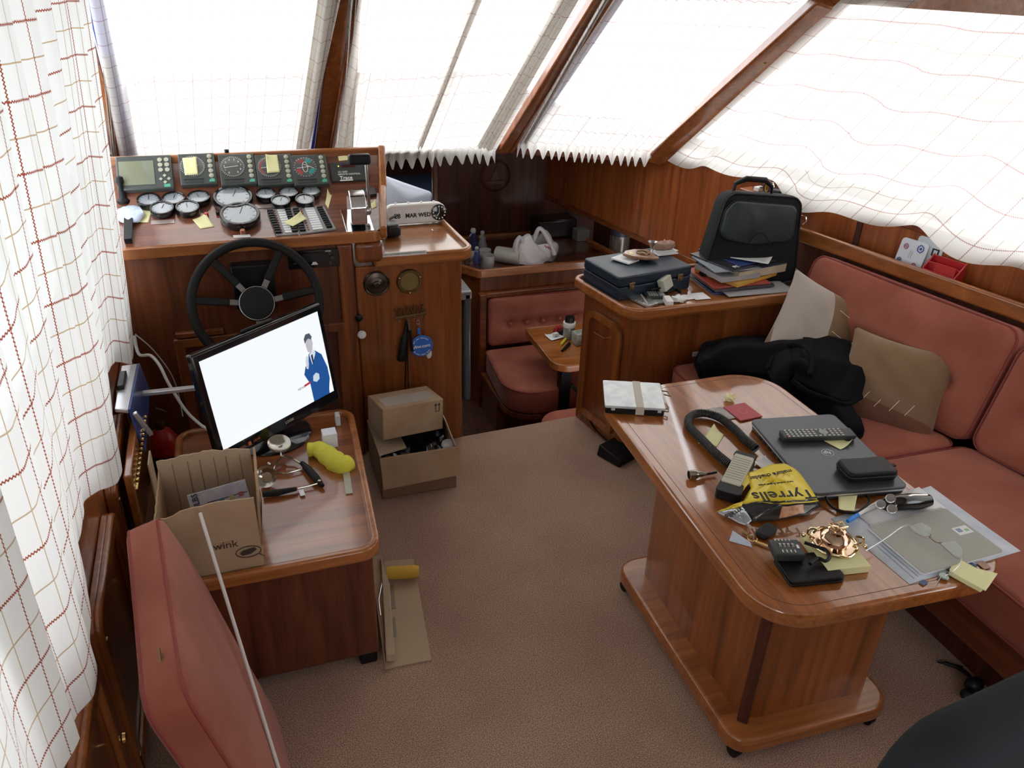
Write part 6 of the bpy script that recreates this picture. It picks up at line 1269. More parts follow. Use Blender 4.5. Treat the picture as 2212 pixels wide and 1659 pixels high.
# small parts box
c, a, w, d = rect([(1305,877),(1440,885),(1425,828),(1303,822)], TZ+.028); pb = thing('parts_box', 'flat clear-lidded black parts box held shut with tape, at the far table corner', 'box', (c.x,c.y,tz)); m = TR(c,a,tz)
mb = MB(m); mb.prism(rrect(-w/2+.003,-d/2+.003,w/2-.003,d/2-.003,.006),.0,.020); obj('tray', mb, black, pb, bevel=.002)
mb = MB(m); mb.prism(rrect(-w/2,-d/2,w/2,d/2,.006),.0205,.029); obj('lid', mb, mat('foggy_lid',(.55,.60,.62),.16,coat=1,var=(30,(.38,.42,.45))), pb, bevel=.002)
mb = MB(m); mb.box((w*.08,0,.0297),(.024,d*1.005,.001)); mb.box((w*.08,-d/2-.0008,.016),(.026,.0015,.026)); obj('tape_strip', mb, mat('masking_tape',(.55,.50,.42),.6), pb)
mb = MB(m); mb.tube([(w/2,d*.28,.02),(w/2+.02,d*.24,.022),(w/2+.026,d*.08,.02),(w/2+.006,d*.14,.02)],.0022,6); mb.tube([(w/2-.002,-d*.42,.012),(w/2+.010,-d*.44,.014),(w/2+.012,-d*.34,.014),(w/2,-d*.33,.012)],.0022,6); obj('wire_loop', mb, oldbrass, pb)
mb = MB(m); [mb.box((w*s,-d/2-.001,.018),(.012,.003,.008)) for s in (-.36,.40)]; obj('clasp', mb, lgrey, pb, bevel=.001)
# crumpled note, passport, coaster
mb = MB(); q = at(1576,858,z=TZ+.012); mb.ball(q,(.017,.015,.012),12,rnd=.35); o = obj('crumpled_note', mb, postit, smooth=False); tag(o, 'little crumpled yellow note ball near the far end of the table', 'note')
o, m, w, d = pxbox('passport', [(1600,911),(1648,897),(1608,872),(1562,877)], tz, .004, mat('passport_red',(.45,.07,.09),.55), 'dusty red passport lying at the tip of the laptop', 'passport', bevel=.001)
mb = MB(m); mb.ring([(.016*cos(t*.5),.016*sin(t*.5)) for t in range(13)][:12],[(.013*cos(t*.5),.013*sin(t*.5)) for t in range(13)][:12],.0042,.0045); mb.box((0,.028,.0043),(.035,.003,.0004)); obj('embossed_crest', mb, mat('crest_rose',(.55,.16,.17),.5), o, smooth=False)
o, m, w, d = pxbox('booklet', [(1560,905),(1592,905),(1558,880),(1520,885)], tz, .0015, mat('grey_print',(.30,.28,.27),.5,var=(60,(.4,.38,.36))), 'grey printed leaflet beside the passport under the coiled lead', 'leaflet', bevel=0)
note([(1548,966),(1564,940),(1541,924),(1508,958)], 'small folded yellow note inside the loop of the coiled lead', z=tz, curlc=2, curl=.014)
# microphone with coiled lead
mic = thing('radio_microphone', 'grey and black radio handset microphone with a thick coiled lead and silver plug', 'microphone', at(1590,1030,z=tz))
path = [(1632,968),(1610,950),(1585,925),(1555,903),(1525,893),(1500,895),(1487,907),(1492,925),(1515,948),(1545,978),(1578,1005)]
P = smooth_path([at(x,y,z=TZ+.016) for x,y in path],16); L_ = [0]
for i in range(1,len(P)): L_.append(L_[-1]+(P[i]-P[i-1]).length)
tot = L_[-1]; turns = int(tot/.0062); hel = []; ns = turns*9; k = 0
for i in range(ns+1):
    s_ = tot*i/ns
    while k < len(P)-2 and L_[k+1] < s_: k += 1
    f_ = (s_-L_[k])/max(1e-6,L_[k+1]-L_[k]); c_ = P[k].lerp(P[k+1],f_); t_ = (P[k+1]-P[k]).normalized(); n1 = Vector((-t_.y,t_.x,0)); an = 2*pi*i/9; hel.append(c_ + n1*cos(an)*.0105 + Vector((0,0,1))*sin(an)*.0105)
mb = MB(); mb.tube(hel,.0029,5); obj('coiled_lead', mb, mat('lead_black',(.018,.017,.017),.5), mic)
mb = MB(); mb.tube(smooth_path([at(1548,1020,z=TZ+.01),at(1528,1024,z=TZ+.008),at(1508,1024,z=TZ+.012)],4),.0032,8); mb.tube(smooth_path([at(1640,965,z=TZ+.015),at(1632,974,z=TZ+.02),at(1618,982,z=TZ+.02)],4),.0028,8); obj('plain_lead', mb, black, mic)
pa, pb2 = at(1518,1024,z=TZ+.014), at(1488,1026,z=TZ+.014); dr = (pb2-pa).normalized(); mb = MB(); Lp = (pb2-pa).length; mb.lathe([(0,-.01),(.005,-.01),(.006,0),(.008,.002),(.008,Lp*.35),(.0115,Lp*.4),(.013,Lp*.55),(.013,Lp),(.011,Lp),(.011,Lp*.7),(0,Lp*.7)],20,pa,dr); obj('silver_plug', mb, nickel, mic)
c, a, w, d = rect([(1556,1040),(1598,1052),(1632,990),(1588,978)], TZ+.03); m = TR(c,a,tz)
mo = roundpoly([(-w/2,-d/2-.012),(w/2,-d/2-.012),(w/2+.004,d/2),(-w/2-.002,d/2)],[.012,.012,.008,.008],5)
mb = MB(m); mb.prism([(x*1.02,y*1.02) for x,y in mo],.002,.018); mb.prism(roundpoly([(-w/2-.003,-d/2-.045),(w/2+.012,-d/2-.040),(w/2+.006,-d/2+.012),(-w/2-.002,-d/2+.010)],[.012,.014,.004,.004],5),.002,.030); mb.prism(roundpoly([(-w/2-.002,d/2-.010),(w/2+.004,d/2-.010),(w/2+.002,d/2+.012),(-w/2,d/2+.012)],[.002,.002,.006,.006],4),.004,.032); obj('black_shell', mb, black, mic, bevel=.004, seg=3)
mb = MB(m); mb.prism(roundpoly([(-w/2+.001,-d/2),(w/2-.001,-d/2),(w/2+.001,d/2-.006),(-w/2+.001,d/2-.006)],.005,4),.018,.033); obj('grille_face', mb, mat('pale_grille',(.50,.48,.38),.5), mic, bevel=.003)
mb = MB(m); [mb.box((0,-d*.35+d*.075*i,.0335),(w*.86,.0016,.001)) for i in range(10)]; obj('grille_slots', mb, mat('slot_grey',(.36,.34,.27),.6), mic)
# crisp packet
cp = thing('crisp_packet', 'yellow and black crisp packet lettered upside down, crumpled on the table', 'packet', at(1660,1075,z=tz))
ZP = TZ+.035
q = [at(1558,1010+65,z=TZ+.012), at(1755,1085,z=TZ+.03), at(1712,998,z=TZ+.035), at(1565,1040,z=TZ+.012)]
# outline of the packet and its colour bands
def pk_patch(pix, m_, name, puff=.02, zb=TZ+.004):
    pts = [at(x,y,z=zb+h) for x,y,h in pix]; c = sum(pts,Vector())/len(pts); n_ = len(pts); mb = MB(); R_ = 7; vs = [c+Vector((0,0,puff))]
    dn = []
    for i in range(n_):
        a_, b_ = pts[i], pts[(i+1)%n_]; dn += [a_.lerp(b_,j/4) for j in range(4)]
    n_ = len(dn)
    for r_ in range(1,R_+1):
        k = r_/R_
        for i, p in enumerate(dn): q_ = c.lerp(p,k); vs.append(q_+Vector((0,0,puff*(1-k*k)+.003*sin(i*2.3+r_*1.7)*(1-k)+.0015*sin(i*5))))
    fs = [(0,1+i,1+(i+1)%n_) for i in range(n_)]
    for r_ in range(R_-1): o0 = 1+r_*n_; fs += [(o0+i,o0+n_+i,o0+n_+(i+1)%n_,o0+(i+1)%n_) for i in range(n_)]
    mb.add(vs,fs); o = obj(name, mb, m_, cp, ang=50); s = o.modifiers.new('s','SOLIDIFY'); s.thickness = .0012; return o
ylw = mat('packet_yellow',(.88,.68,.04),.5,coat=.25); blk = mat('packet_black',(.035,.035,.037),.25,coat=.5); slv = mat('packet_silver',(.5,.55,.60),.25,.6)
pk_patch([(1600,1090,.010),(1645,1085,.028),(1700,1090,.034),(1768,1082,.026),(1735,1030,.030),(1705,998,.014),(1660,1005,.018),(1612,1022,.018),(1622,1055,.02)], ylw, 'yellow_face', .022)
pk_patch([(1553,1038,.012),(1575,1058,.004),(1597,1072,.006),(1605,1060,.02),(1625,1035,.02),(1612,1020,.018)], ylw, 'crimped_corner', .006)
pk_patch([(1600,1090,.012),(1612,1112,.004),(1625,1128,.002),(1700,1120,.004),(1745,1112,.003),(1776,1092,.006),(1768,1080,.026),(1700,1086,.036),(1645,1083,.030)], blk, 'black_face', .018)
pk_patch([(1548,1105,.004),(1580,1122,.003),(1612,1136,.001),(1624,1124,.010),(1605,1092,.014)], slv, 'silver_corner', .006)
pk_patch([(1548,1105,.006),(1560,1105,.005),(1602,1094,.016),(1606,1082,.018)], ylw, 'crimped_strip', .003)
pk_patch([(1683,1120,.022),(1738,1108,.024),(1736,1090,.040),(1690,1094,.044)], mat('crisp_picture',(.55,.24,.12),.35,var=(30,(.75,.5,.35))), 'crisp_picture', .006, zb=TZ+.006)
def text_on(mb, txt, p0, p1, size, z0, z1, bold=.0005, arc=0):
    """letters standing along pixel line p0->p1 (reading direction) on the packet"""
    a_, b_ = at(*p0,z=z0), at(*p1,z=z1); ex_ = (b_-a_).normalized(); ey_ = Vector((0,0,1)).cross(ex_); n_ = len(txt)
    m_ = frame((a_+b_)/2, ex_, ey_ + Vector((0,0,.0))); text_mb(mb, txt, size, m_, ext=.0006, bold=bold)
mb = MB(); text_on(mb,'Tyrrells',(1752,1066),(1632,1072),.052,TZ+.062,TZ+.058,.0006); text_on(mb,'mature cheddar',(1712,1016),(1618,1034),.020,TZ+.050,TZ+.046,.0002); text_on(mb,'hand cooked English crisps',(1712,1040),(1640,1048),.009,TZ+.058,TZ+.056,0); obj('lettering', mb, ink, cp, smooth=False)
mb = MB(); text_on(mb,'Tyrrells',(1612,1096),(1568,1116),.022,TZ+.024,TZ+.018,.0002); obj('small_lettering', mb, ink, cp, smooth=False)
sheet('receipt_slip', TR(at(1650,1003,z=tz),.3,tz), .05,.035, 'small white slip of paper between handset and laptop', 'paper', curl=.008)
# black lead, note and pen before the laptop
mb = MB(); mb.tube(smooth_path([at(1782,1068,z=TZ+.02),at(1792,1090,z=TZ+.01),at(1815,1105,z=TZ+.008),at(1845,1108,z=TZ+.008),at(1862,1100,z=TZ+.012),at(1878,1085,z=TZ+.014),at(1872,1070,z=TZ+.012)],6),.0032,8); o = obj('power_lead', mb, black); tag(o, 'short black power lead curling out from under the laptop', 'lead')
note([(1811,1104),(1845,1104),(1852,1069),(1811,1070)], 'yellow sticky note stuck below the laptop edge over the black lead', z=TZ+.012, curl=.006, curlc=0)
pen = thing('ballpoint_pen', 'white pen with a bright blue cap lying beside the shaver', 'pen', at(1860,1110,z=tz)); a_, b_ = at(1831,1126,z=TZ+.012), at(1892,1088,z=TZ+.012)
mb = MB(); mb.tube([a_.lerp(b_,.34),b_],.0045,10); obj('barrel', mb, white, pen); mb = MB(); mb.tube([a_,a_.lerp(b_,.1),a_.lerp(b_,.36)],.006,10,rs=[.005,.0062,.0056]); obj('cap', mb, mat('cap_blue',(.02,.22,.75),.35), pen); mb = MB(); mb.bar(a_.lerp(b_,.7)+Vector((0,0,.006)),b_+Vector((0,0,.006)),.003,.0015); obj('clip', mb, white, pen)
mb = MB(); mb.tube([at(1860,1108,z=TZ+.007),at(1898,1092,z=TZ+.007)],.0035,8); o = obj('white_stylus', mb, white); tag(o, 'thin white stylus lying alongside the blue-capped pen', 'pen')
# shaver
sv = thing('electric_shaver', 'black and silver rotary shaver with three round heads', 'shaver', at(1950,1090,z=tz))
hc_ = at(1918,1092,z=TZ+.028); te = at(2012,1080,z=TZ+.024); mb = MB(); mb.tube(smooth_path([hc_,hc_.lerp(te,.3)+Vector((0,0,.004)),hc_.lerp(te,.7),te],4),.02,16,rs=[.012,.016,.019,.021,.022,.022,.023,.023,.022,.020,.018,.016,.008]); obj('handle', mb, blackg, sv)
mb = MB(); mb.tube([hc_.lerp(te,.12)+Vector((0,0,.016)),hc_.lerp(te,.5)+Vector((0,0,.022)),hc_.lerp(te,.85)+Vector((0,0,.017))],.006,8,rs=[.003,.006,.004]); obj('silver_trim', mb, chrome, sv)
hx = (hc_-te).normalized(); nz_ = (hx*.55+Vector((0,-.35,.75))).normalized(); mH = frame(hc_+nz_*.004, nz_.orthogonal(), None, z=nz_); ra = .0
cl_ = [(.0165*cos(t),.0165*sin(t)) for t in (pi/2+.3, pi/2+.3+2*pi/3, pi/2+.3+4*pi/3)]
mb = MB(mH); mb.prism(roundpoly([(x*2.5,y*2.5) for x,y in cl_],.018,8),-.012,.004); obj('head_plate', mb, chrome, sv, bevel=.004)
mb = MB(mH); mb.prism(roundpoly([(x*2.25,y*2.25) for x,y in cl_],.017,8),.003,.007); obj('head_frame', mb, blackg, sv, bevel=.002)
for x,y in cl_: mb = MB(mH); mb.lathe([(0,.006),(.0125,.006),(.0125,.0095),(.0105,.0105),(.004,.0095),(0,.0095)],24,(x,y,0)); obj('shaving_head', mb, steel, sv)
# papers, notebook, spectacles
def sheetpx(pix, z, name, label, cat, m_, th=.0006):
    pts = [at(*p,z=z) for p in pix]; mb = MB(); mb.grid(6,6,lambda u,v:(pts[0].lerp(pts[1],u)).lerp(pts[3].lerp(pts[2],u),v)+Vector((0,0,.001*sin(u*5)*sin(v*4)))); o = obj(name, mb, m_); s = o.modifiers.new('s','SOLIDIFY'); s.thickness = th; tag(o, label, cat); return o
prn = mat('printed_paper',(.66,.70,.76),.7,var=(18,(.52,.58,.66)))
p1 = sheetpx([(1965,1262),(2205,1190),(2010,1050),(1795,1120)], tz, 'newspaper', 'pale blue printed sheet spread under the notebook at the table end', 'paper', prn)
mb = MB(); a_ = at(1918,1200,z=tz+.0012); b_ = at(1972,1255,z=tz+.0012)
for i in range(3): mb.bar(at(1895+6*i,1180-4*i,z=tz+.0015),at(1975+8*i,1250-5*i,z=tz+.0015),.0012,.0003)
mb.bar(at(1990,1262,z=tz+.0015),at(2000,1255,z=tz+.0015),.012,.0003); mb.bar(at(2040,1223,z=tz+.0015),at(2066,1243,z=tz+.0015),.012,.0004); mb.bar(at(2095,1215,z=tz+.0015),at(2110,1224,z=tz+.0015),.010,.0003); obj('printed_lines', mb, mat('print_blue',(.1,.14,.25),.7), p1, smooth=False)
mb = MB(); mb.bar(at(2116,1213,z=tz+.0015),at(2134,1228,z=tz+.0015),.022,.0004); obj('printed_photo', mb, mat('print_photo',(.45,.28,.2),.6), p1)
sheetpx([(1900,1150),(2045,1098),(1985,1052),(1850,1110)], tz+.002, 'white_sheet', 'white sheet under the shaver beside the notebook rings', 'paper', paper)
c, a, w, d = rect([(1995,1238),(2165,1195),(2040,1095),(1876,1143)], TZ+.010); nb = thing('spiral_notebook', 'grey-green spiral notebook with a small white label on the table end', 'notebook', (c.x,c.y,tz+.003)); m = TR(c,a,tz+.003)
mb = MB(m); mb.prism(rrect(-w/2,-d/2,w/2,d/2,.01),.0006,.0075); obj('pages', mb, paper, nb); mb = MB(m); mb.prism(rrect(-w/2-.001,-d/2-.001,w/2+.001,d/2+.001,.01),.0075,.0087); obj('cover', mb, mat('notebook_cover',(.37,.37,.32),.55), nb)
mb = MB(m)
for i in range(44): x_ = -w/2+.008+(w-.016)*i/43; mb.tube([(x_+.0,d/2-.004,.009),(x_,d/2+.004,.010),(x_,d/2+.006,.005),(x_,d/2,.001)],.0008,4)
obj('spiral_wire', mb, steel, nb)
q = m.inverted() @ at(2079,1146,z=TZ+.012); mb = MB(m); mb.box((q.x,q.y,.0089),(.045,.028,.0005)); sl = obj('white_label', mb, paper, nb); mb = MB(m); mb.box((q.x-.009,q.y+.002,.0092),(.014,.014,.0004)); obj('blue_print', mb, mat('label_blue',(.25,.3,.42),.6), sl); mb = MB(m); mb.box((q.x+.011,q.y-.002,.0092),(.012,.009,.0004)); obj('green_print', mb, mat('label_green',(.3,.5,.25),.6), sl)
NZ = tz+.0125
def spect(pts_l, name, label, h=.0, r=.0011, m_=steel):
    mb = MB(); [mb.tube(smooth_path([at(x,y,z=NZ+hh) for x,y,hh in P_l],5),r,6) for P_l in pts_l]; return mb
gl = thing('reading_glasses', 'thin silver-framed reading glasses lying open on the notebook', 'glasses', at(2010,1165,z=NZ))
mb = spect([[(1962,1138,.012),(1975,1150,.01),(2000,1162,.008),(2010,1160,.012)],[(2028,1172,.012),(2045,1188,.008),(2065,1205,.008),(2078,1208,.012)]],'',''); obj('frame', mb, chrome, gl)
mb = spect([[(2006,1158,.014),(2014,1166,.018),(2024,1172,.016),(2034,1172,.010)],[(2010,1154,.010),(2008,1162,.014)]],'',''); obj('nose_bridge', mb, oldbrass, gl)
mb = spect([[(1960,1134,.012),(1945,1140,.014),(1915,1162,.008),(1870,1190,.004)],[(2078,1206,.012),(2072,1220,.01),(2055,1236,.002),(2040,1244,-.006)]],'',''); obj('temple', mb, steel, gl)
for pts in ([(1966,1136),(1990,1128),(2012,1140),(2008,1158),(1984,1156)],[(2034,1172),(2062,1168),(2080,1185),(2078,1204),(2052,1196)]):
    pp = [at(x,y,z=NZ+.008) for x,y in pts]; mb = MB(); mb.hexa([p-Vector((0,0,.0006)) for p in pp],[p for p in pp]); obj('lens', mb, clear, gl)
mb = MB(); q = at(2038,1246,z=tz+.004); mb.lathe([(0,0),(.011,0),(.012,.002),(.010,.004),(0,.004)],20,q); mb.tube([q+Vector((-.008,0,.004)),q+Vector((-.03,-.012,.003)),q+Vector((-.05,-.014,.003))],.0012,5); o = obj('green_lens_loupe', mb, mat('loupe_green',(.22,.30,.26),.15,coat=1)); tag(o, 'small round greenish lens on a wire by the notebook edge', 'lens')
note([(2128,1279),(2155,1240),(2060,1215),(2050,1232)], 'yellow note pad lying over the table end beside the notebook', z=tz+.010, curlc=0, curl=.002)
c, a, w, d = rect([(2118,1268),(2154,1246),(2078,1213),(2048,1232)], TZ+.016); mb = MB(TR(c,a,tz+.002)); mb.box((0,0,.006),(w,d,.012)); o = obj('note_pad', mb, postit, bevel=.001); tag(o, 'thick yellow sticky pad under the loose note at the table end', 'note pad')
# brass ship bell ornament on note block
c, a, w, d = rect([(1790,1238),(1880,1215),(1818,1150),(1730,1148)], TZ+.022); mb = MB(TR(c,a,tz)); mb.box((0,0,.010),(w,d,.020)); o = obj('note_block', mb, postit, bevel=.001); tag(o, 'thick pale yellow note block carrying the polished brass ornament', 'note block')
bz = tz+.0212; q = at(1800,1175,z=bz); ob = thing('brass_ornament', 'polished brass lidded inkwell-like ornament with ornate handles on the note block', 'ornament', q)
pbm = mat('polished_brass',(.82,.68,.42),.10,1); mb = MB(); mb.lathe([(0,0),(.05,0),(.054,.003),(.050,.006),(.036,.005),(.030,.008),(.034,.014),(.035,.022),(.028,.032),(.018,.037),(.017,.041),(.021,.044),(.013,.049),(0,.05)],36,q); obj('bowl', mb, mat('rose_brass',(.70,.52,.38),.10,1), ob)
mb = MB(); mb.tube([q+Vector((.053*cos(t*.3),.053*sin(t*.3),.006+.003*sin(t*1.5))) for t in range(21)],.0035,8,closed=True); obj('scalloped_rim', mb, pbm, ob)
for s in (1,-1):
    mb = MB(); d_ = Vector((cos(-.6),sin(-.6),0))*s; mb.tube(smooth_path([q+d_*.045+Vector((0,0,.006)),q+d_*.062+Vector((0,0,.018)),q+d_*.060+Vector((0,0,.032)),q+d_*.046+Vector((0,0,.034)),q+d_*.05+Vector((0,0,.022))],4),.003,8); mb.ball(q+d_*.07+Vector((0,0,.01)),.006,10); obj('scroll_handle', mb, pbm, ob)
mb = MB(); tpz = q+Vector((0,0,.052)); rr4 = [(.018,.010),(.018,-.010),(-.018,-.010),(-.018,.010)]
mb.tube([tpz+Vector((x,y,.004)) for x,y in rr4],.0022,6,closed=True); [mb.tube([q+Vector((x*.6,y*.6,.046)),tpz+Vector((x,y,.004))],.002,6) for x,y in rr4]; obj('gallery', mb, pbm, ob)
# keys, padlock, wallet
kf = thing('car_key', 'black car key fob with keys and a metal fish tag', 'key', at(1650,1150,z=tz)); q = at(1655,1148,z=TZ+.008); mb = MB(TR(q,.45,tz)); mb.slab(dense(rrect(-.032,-.018,.032,.018,.014),.008),.001,.014,.006,rings=4); obj('fob', mb, black, kf, ang=60)
mb = MB(); mb.tube([at(1625,1163,z=TZ+.006)+Vector((.012*cos(t*.5),.012*sin(t*.5),0)) for t in range(13)],.0014,6); mb.bar(at(1628,1168,z=TZ+.005),at(1665,1182,z=TZ+.005),.008,.002); mb.tube([at(1604,1150,z=TZ+.005),at(1625,1162,z=TZ+.006)],.003,6); obj('key_ring', mb, brass, kf)
pts = [at(1575,1168,z=TZ+.002),at(1583,1146,z=TZ+.012),at(1620,1170,z=TZ+.008),at(1625,1182,z=TZ+.002)]; mb = MB(); mb.hexa([p-Vector((0,0,.001)) for p in pts],pts); o = obj('paper_tag', mb, mat('tag_pale',(.55,.60,.70),.6)); tag(o, 'folded pale blue paper tag beside the car key', 'tag')
c, a, w, d = rect([(1708,1262),(1823,1245),(1785,1183),(1678,1205)], TZ+.018); wl = thing('wallet', 'black leather folding wallet under the combination padlock', 'wallet', (c.x,c.y,tz)); m = TR(c,a,tz)
mb = MB(m); mb.slab(dense(rrect(-w/2,-d/2,w/2,d/2,.012),.012),.001,.008,.003,rings=6); obj('lower_flap', mb, leather, wl, ang=60); mb = MB(m @ Matrix.Rotation(-.03,4,'Y')); mb.slab(dense(rrect(-w/2+.002,-d/2,w/2-.002,d/2-.002,.012),.012),.0095,.017,.003,rings=6); obj('upper_flap', mb, leather, wl, ang=60)
pl = thing('combination_padlock', 'black four-dial combination padlock with a long shackle lying on the wallet', 'padlock', at(1705,1180,z=TZ+.03)); c, a, w, d = rect([(1672,1202),(1738,1196),(1722,1163),(1668,1168)], TZ+.04); WZ = tz+.0185; m = TR(c,a,WZ)
mb = MB(m); mb.box((0,0,.011),(w,d,.022)); obj('body', mb, greyblack, pl, bevel=.004, seg=3)
mb = MB(m); [mb.lathe([(0,-.003),(.0085,-.003),(.0085,.003),(0,.003)],16,(-w*.22+w*.14*i,d*.1,.0165),(1,0,0)) for i in range(4)]; obj('dials', mb, steel, pl)
mb = MB(m); [mb.box((-w*.22+w*.14*i,-d*.28,.0225),(.0022,.009,.0006)) for i in range(4)]; [mb.box((-w*.3+w*.12*i,d*.42,.0225),(.002,.006,.0006)) for i in range(5)]; mb.box((w*.36,0,.0225),(.006,.012,.0006)); obj('white_marks', mb, ink_w, pl, smooth=False)
s0, s1 = at(1738,1172,z=WZ+.011), at(1730,1192,z=WZ+.011); e0, e1_ = at(1782,1187,z=WZ+.011), at(1783,1212,z=WZ+.011); mb = MB(); mb.tube(smooth_path([s0,s0.lerp(e0,.8),e0,at(1792,1202,z=WZ+.011),e1_,s1.lerp(e1_,.7),at(1750,1218,z=WZ+.011)],5),.0042,10); obj('shackle', mb, black, pl)
note([(1786,1160),(1806,1158),(1800,1149),(1782,1150)], 'tiny yellow note corner under the brass ornament rim', z=bz, curl=.001)
# things under the table end
ub = thing('headset', 'tangled black headset with a clear bag lying on the carpet under the settee edge', 'headset', at(2090,1470,z=0)); mb = MB(); mb.tube(smooth_path([at(2040,1432,z=.01),at(2075,1445,z=.015),at(2100,1470,z=.03),at(2092,1490,z=.02),at(2110,1480,z=.02)],6),.006,8); mb.ball(at(2105,1478,z=.03),(.03,.022,.022),12); mb.ball(at(2090,1500,z=.02),(.022,.018,.016),12); mb.tube([at(2025,1430,z=.008),at(2080,1440,z=.01)],.003,6); obj('earpiece', mb, black, ub)
mb = MB(); mb.ball(at(2130,1515,z=.012),(.055,.02,.010),14,rnd=.2); o = obj('clear_plastic_bag', mb, mat('cloudy_film',(.35,.36,.38),.25,coat=.5)); tag(o, 'small cloudy plastic bag beside the tangled headset', 'bag')
# dark padded chair standing for an unidentified dark blur at the picture's lower corner
ch = thing('padded_chair', 'dark padded chair back, only its top corner showing at the bottom of the picture', 'chair', (.95,.40,0))
mb = MB(Matrix.Translation((.945,.44,.705)) @ Matrix.Rotation(.1,4,'Z') @ Matrix.Rotation(radians(82),4,'X')); mb.slab(dense(rrect(-.26,-.25,.26,.24,.12),.03),-.05,.05,.045,top=lambda x,y,k:.02*(1-k*k)); obj('backrest', mb, mat('slate_fabric',(.010,.013,.016),.9), ch, ang=180)
mb = MB(Matrix.Translation((.95,.19,.44))); mb.slab(dense(rrect(-.24,-.22,.24,.22,.06),.03),-.04,.04,.035); obj('seat', mb, mat('slate_fabric_b',(.010,.013,.016),.9), ch, ang=180)
for x,y in ((.75,.0),(1.15,.0),(.75,.38),(1.15,.38)): mb = MB(); mb.tube([(x,y,0),(x,y,.42)],.014,10); obj('leg', mb, black, ch)
for x in (.80,1.06): mb = MB(); mb.tube([(x,.38,.42),(x,.42,.62)],.012,10); obj('back_post', mb, black, ch)

# ================================================================== GALLEY AND DINETTE (lower level)
gc = thing('galley_counter', 'dark wooden galley counter with a raised front edge above the red bench', 'counter', (1.6,4.3,-.62)); GZ = .25
go = roundpoly([(1.235,4.045),(2.16,4.045),(2.05,4.69),(1.10,4.69),(1.125,4.20)],[.04,0,0,0,.05],5)
mb = MB(); mb.prism(inset(go,.007), .215, .238); obj('worktop', mb, wood('wood_galley_top',(.05,.014,.007),(.10,.028,.012),(.15,.045,.018),'X',.2,.9), gc)
mb = MB(); mb.ring(go, inset(go,.022), .205, GZ+.008); obj('rim', mb, trim_x, gc, bevel=.007)
mb = MB(); mb.prism(inset(go,.03), -.62, .21); obj('carcass', mb, wood_v, gc)
mb = MB(); mb.bx(1.275,2.16,4.035,4.07,.085,.115); mb.bx(1.235,1.275,4.02,4.075,-.62,.115); obj('bench_frame', mb, wood_x, gc, bevel=.006)
# bench
bn = thing('dinette_bench', 'red buttoned dinette bench below the galley counter', 'bench', (1.7,3.8,-.62))
mb = MB(); mb.prism(roundpoly([(1.235,3.43),(2.16,3.43),(2.16,3.99),(1.235,3.99)],[.16,0,0,0],8),-.40,-.365); mb.prism([(1.245,3.70),(2.16,3.52),(2.16,3.99),(1.245,3.99)],-.62,-.40); obj('seat_base', mb, wood_v, bn, bevel=.005)
ol_ = roundpoly([(1.215,3.42),(2.15,3.42),(2.15,3.985),(1.26,3.985)],[.17,.0,.0,.03],10)
mb = MB(); mb.slab(dense(ol_,.03),-.362,-.215,.025,top=lambda x,y,k:.012*(1-k**3),rings=14); obj('seat_pad', mb, red, bn, ang=180)
mb = MB(); mb.tube([(p[0],p[1],-.224) for p in dense(ol_,.04)],.004,6,closed=True); obj('piping', mb, red_dark, bn)
mK = frame((1.29,4.005,-.21),(1,0,0),(0,.06,1)); cushion('x', mK, .86, .295, .06, '', buttons=[(.13+.105*i,.13) for i in range(7)], puff=.02, root=bn, rc=.03, r=.025)
# second bench toward the camera
b2 = thing('dinette_bench', 'corner of a second red bench just beyond the carpet edge', 'bench', (1.6,3.0,-.62)); ol_ = roundpoly([(1.28,2.86),(2.1,2.86),(2.1,3.19),(1.28,3.19)],[0,0,0,.10],8)
mb = MB(); mb.slab(dense(ol_,.03),-.33,-.20,.025,rings=8,top=lambda x,y,k:.01*(1-k**3)); obj('seat_pad', mb, red, b2, ang=180); mb = MB(); mb.prism(inset(ol_,.03),-.62,-.331); obj('seat_base', mb, wood_dark, b2)
# dinette table
dt = thing('dinette_table', 'small orange-brown dinette table on a dark folding leg', 'table', (1.6,3.5,-.62)); ol_ = roundpoly([(1.405,3.255),(2.1,3.255),(2.1,3.76),(1.415,3.76)],[.09,0,0,.02],8)
mb = MB(); mb.prism(inset(ol_,.006),-.028,0.0); obj('table_top', mb, wood('wood_dinette_top',(.20,.06,.014),(.38,.125,.028),(.50,.19,.05),'X',.28,.7), dt, bevel=.003)
mb = MB(); mb.ring(ol_, inset(ol_,.014), -.034, .006); obj('rim', mb, trim_x, dt, bevel=.005)
mb = MB(); mb.bx(1.50,1.56,3.40,3.46,-.62,-.034); obj('leg', mb, black, dt, bevel=.006)
mb = MB(); mb.bar((1.57,3.42,-.20),(1.80,3.42,-.50),.02,.012,(0,1,0)); mb.bar((1.57,3.44,-.48),(1.80,3.44,-.15),.02,.012,(0,1,0)); mb.bar((1.55,3.43,-.30),(1.85,3.43,-.22),.02,.012,(0,1,0)); obj('folding_brace', mb, greyblack, dt)
dz = .0012
def onD(x,y,h=0): return at(x,y,z=dz+h)
sheet('folded_paper', TR(onD(1200,728),.3,dz), .10,.07, 'folded white papers on the small dinette table', 'papers', curl=.012)
mb = MB(); mb.box(onD(1200,722,.015),(.028,.02,.018),rz=.3); o = obj('eraser_block', mb, white, bevel=.003); tag(o, 'little white block on the papers of the dinette table', 'block')
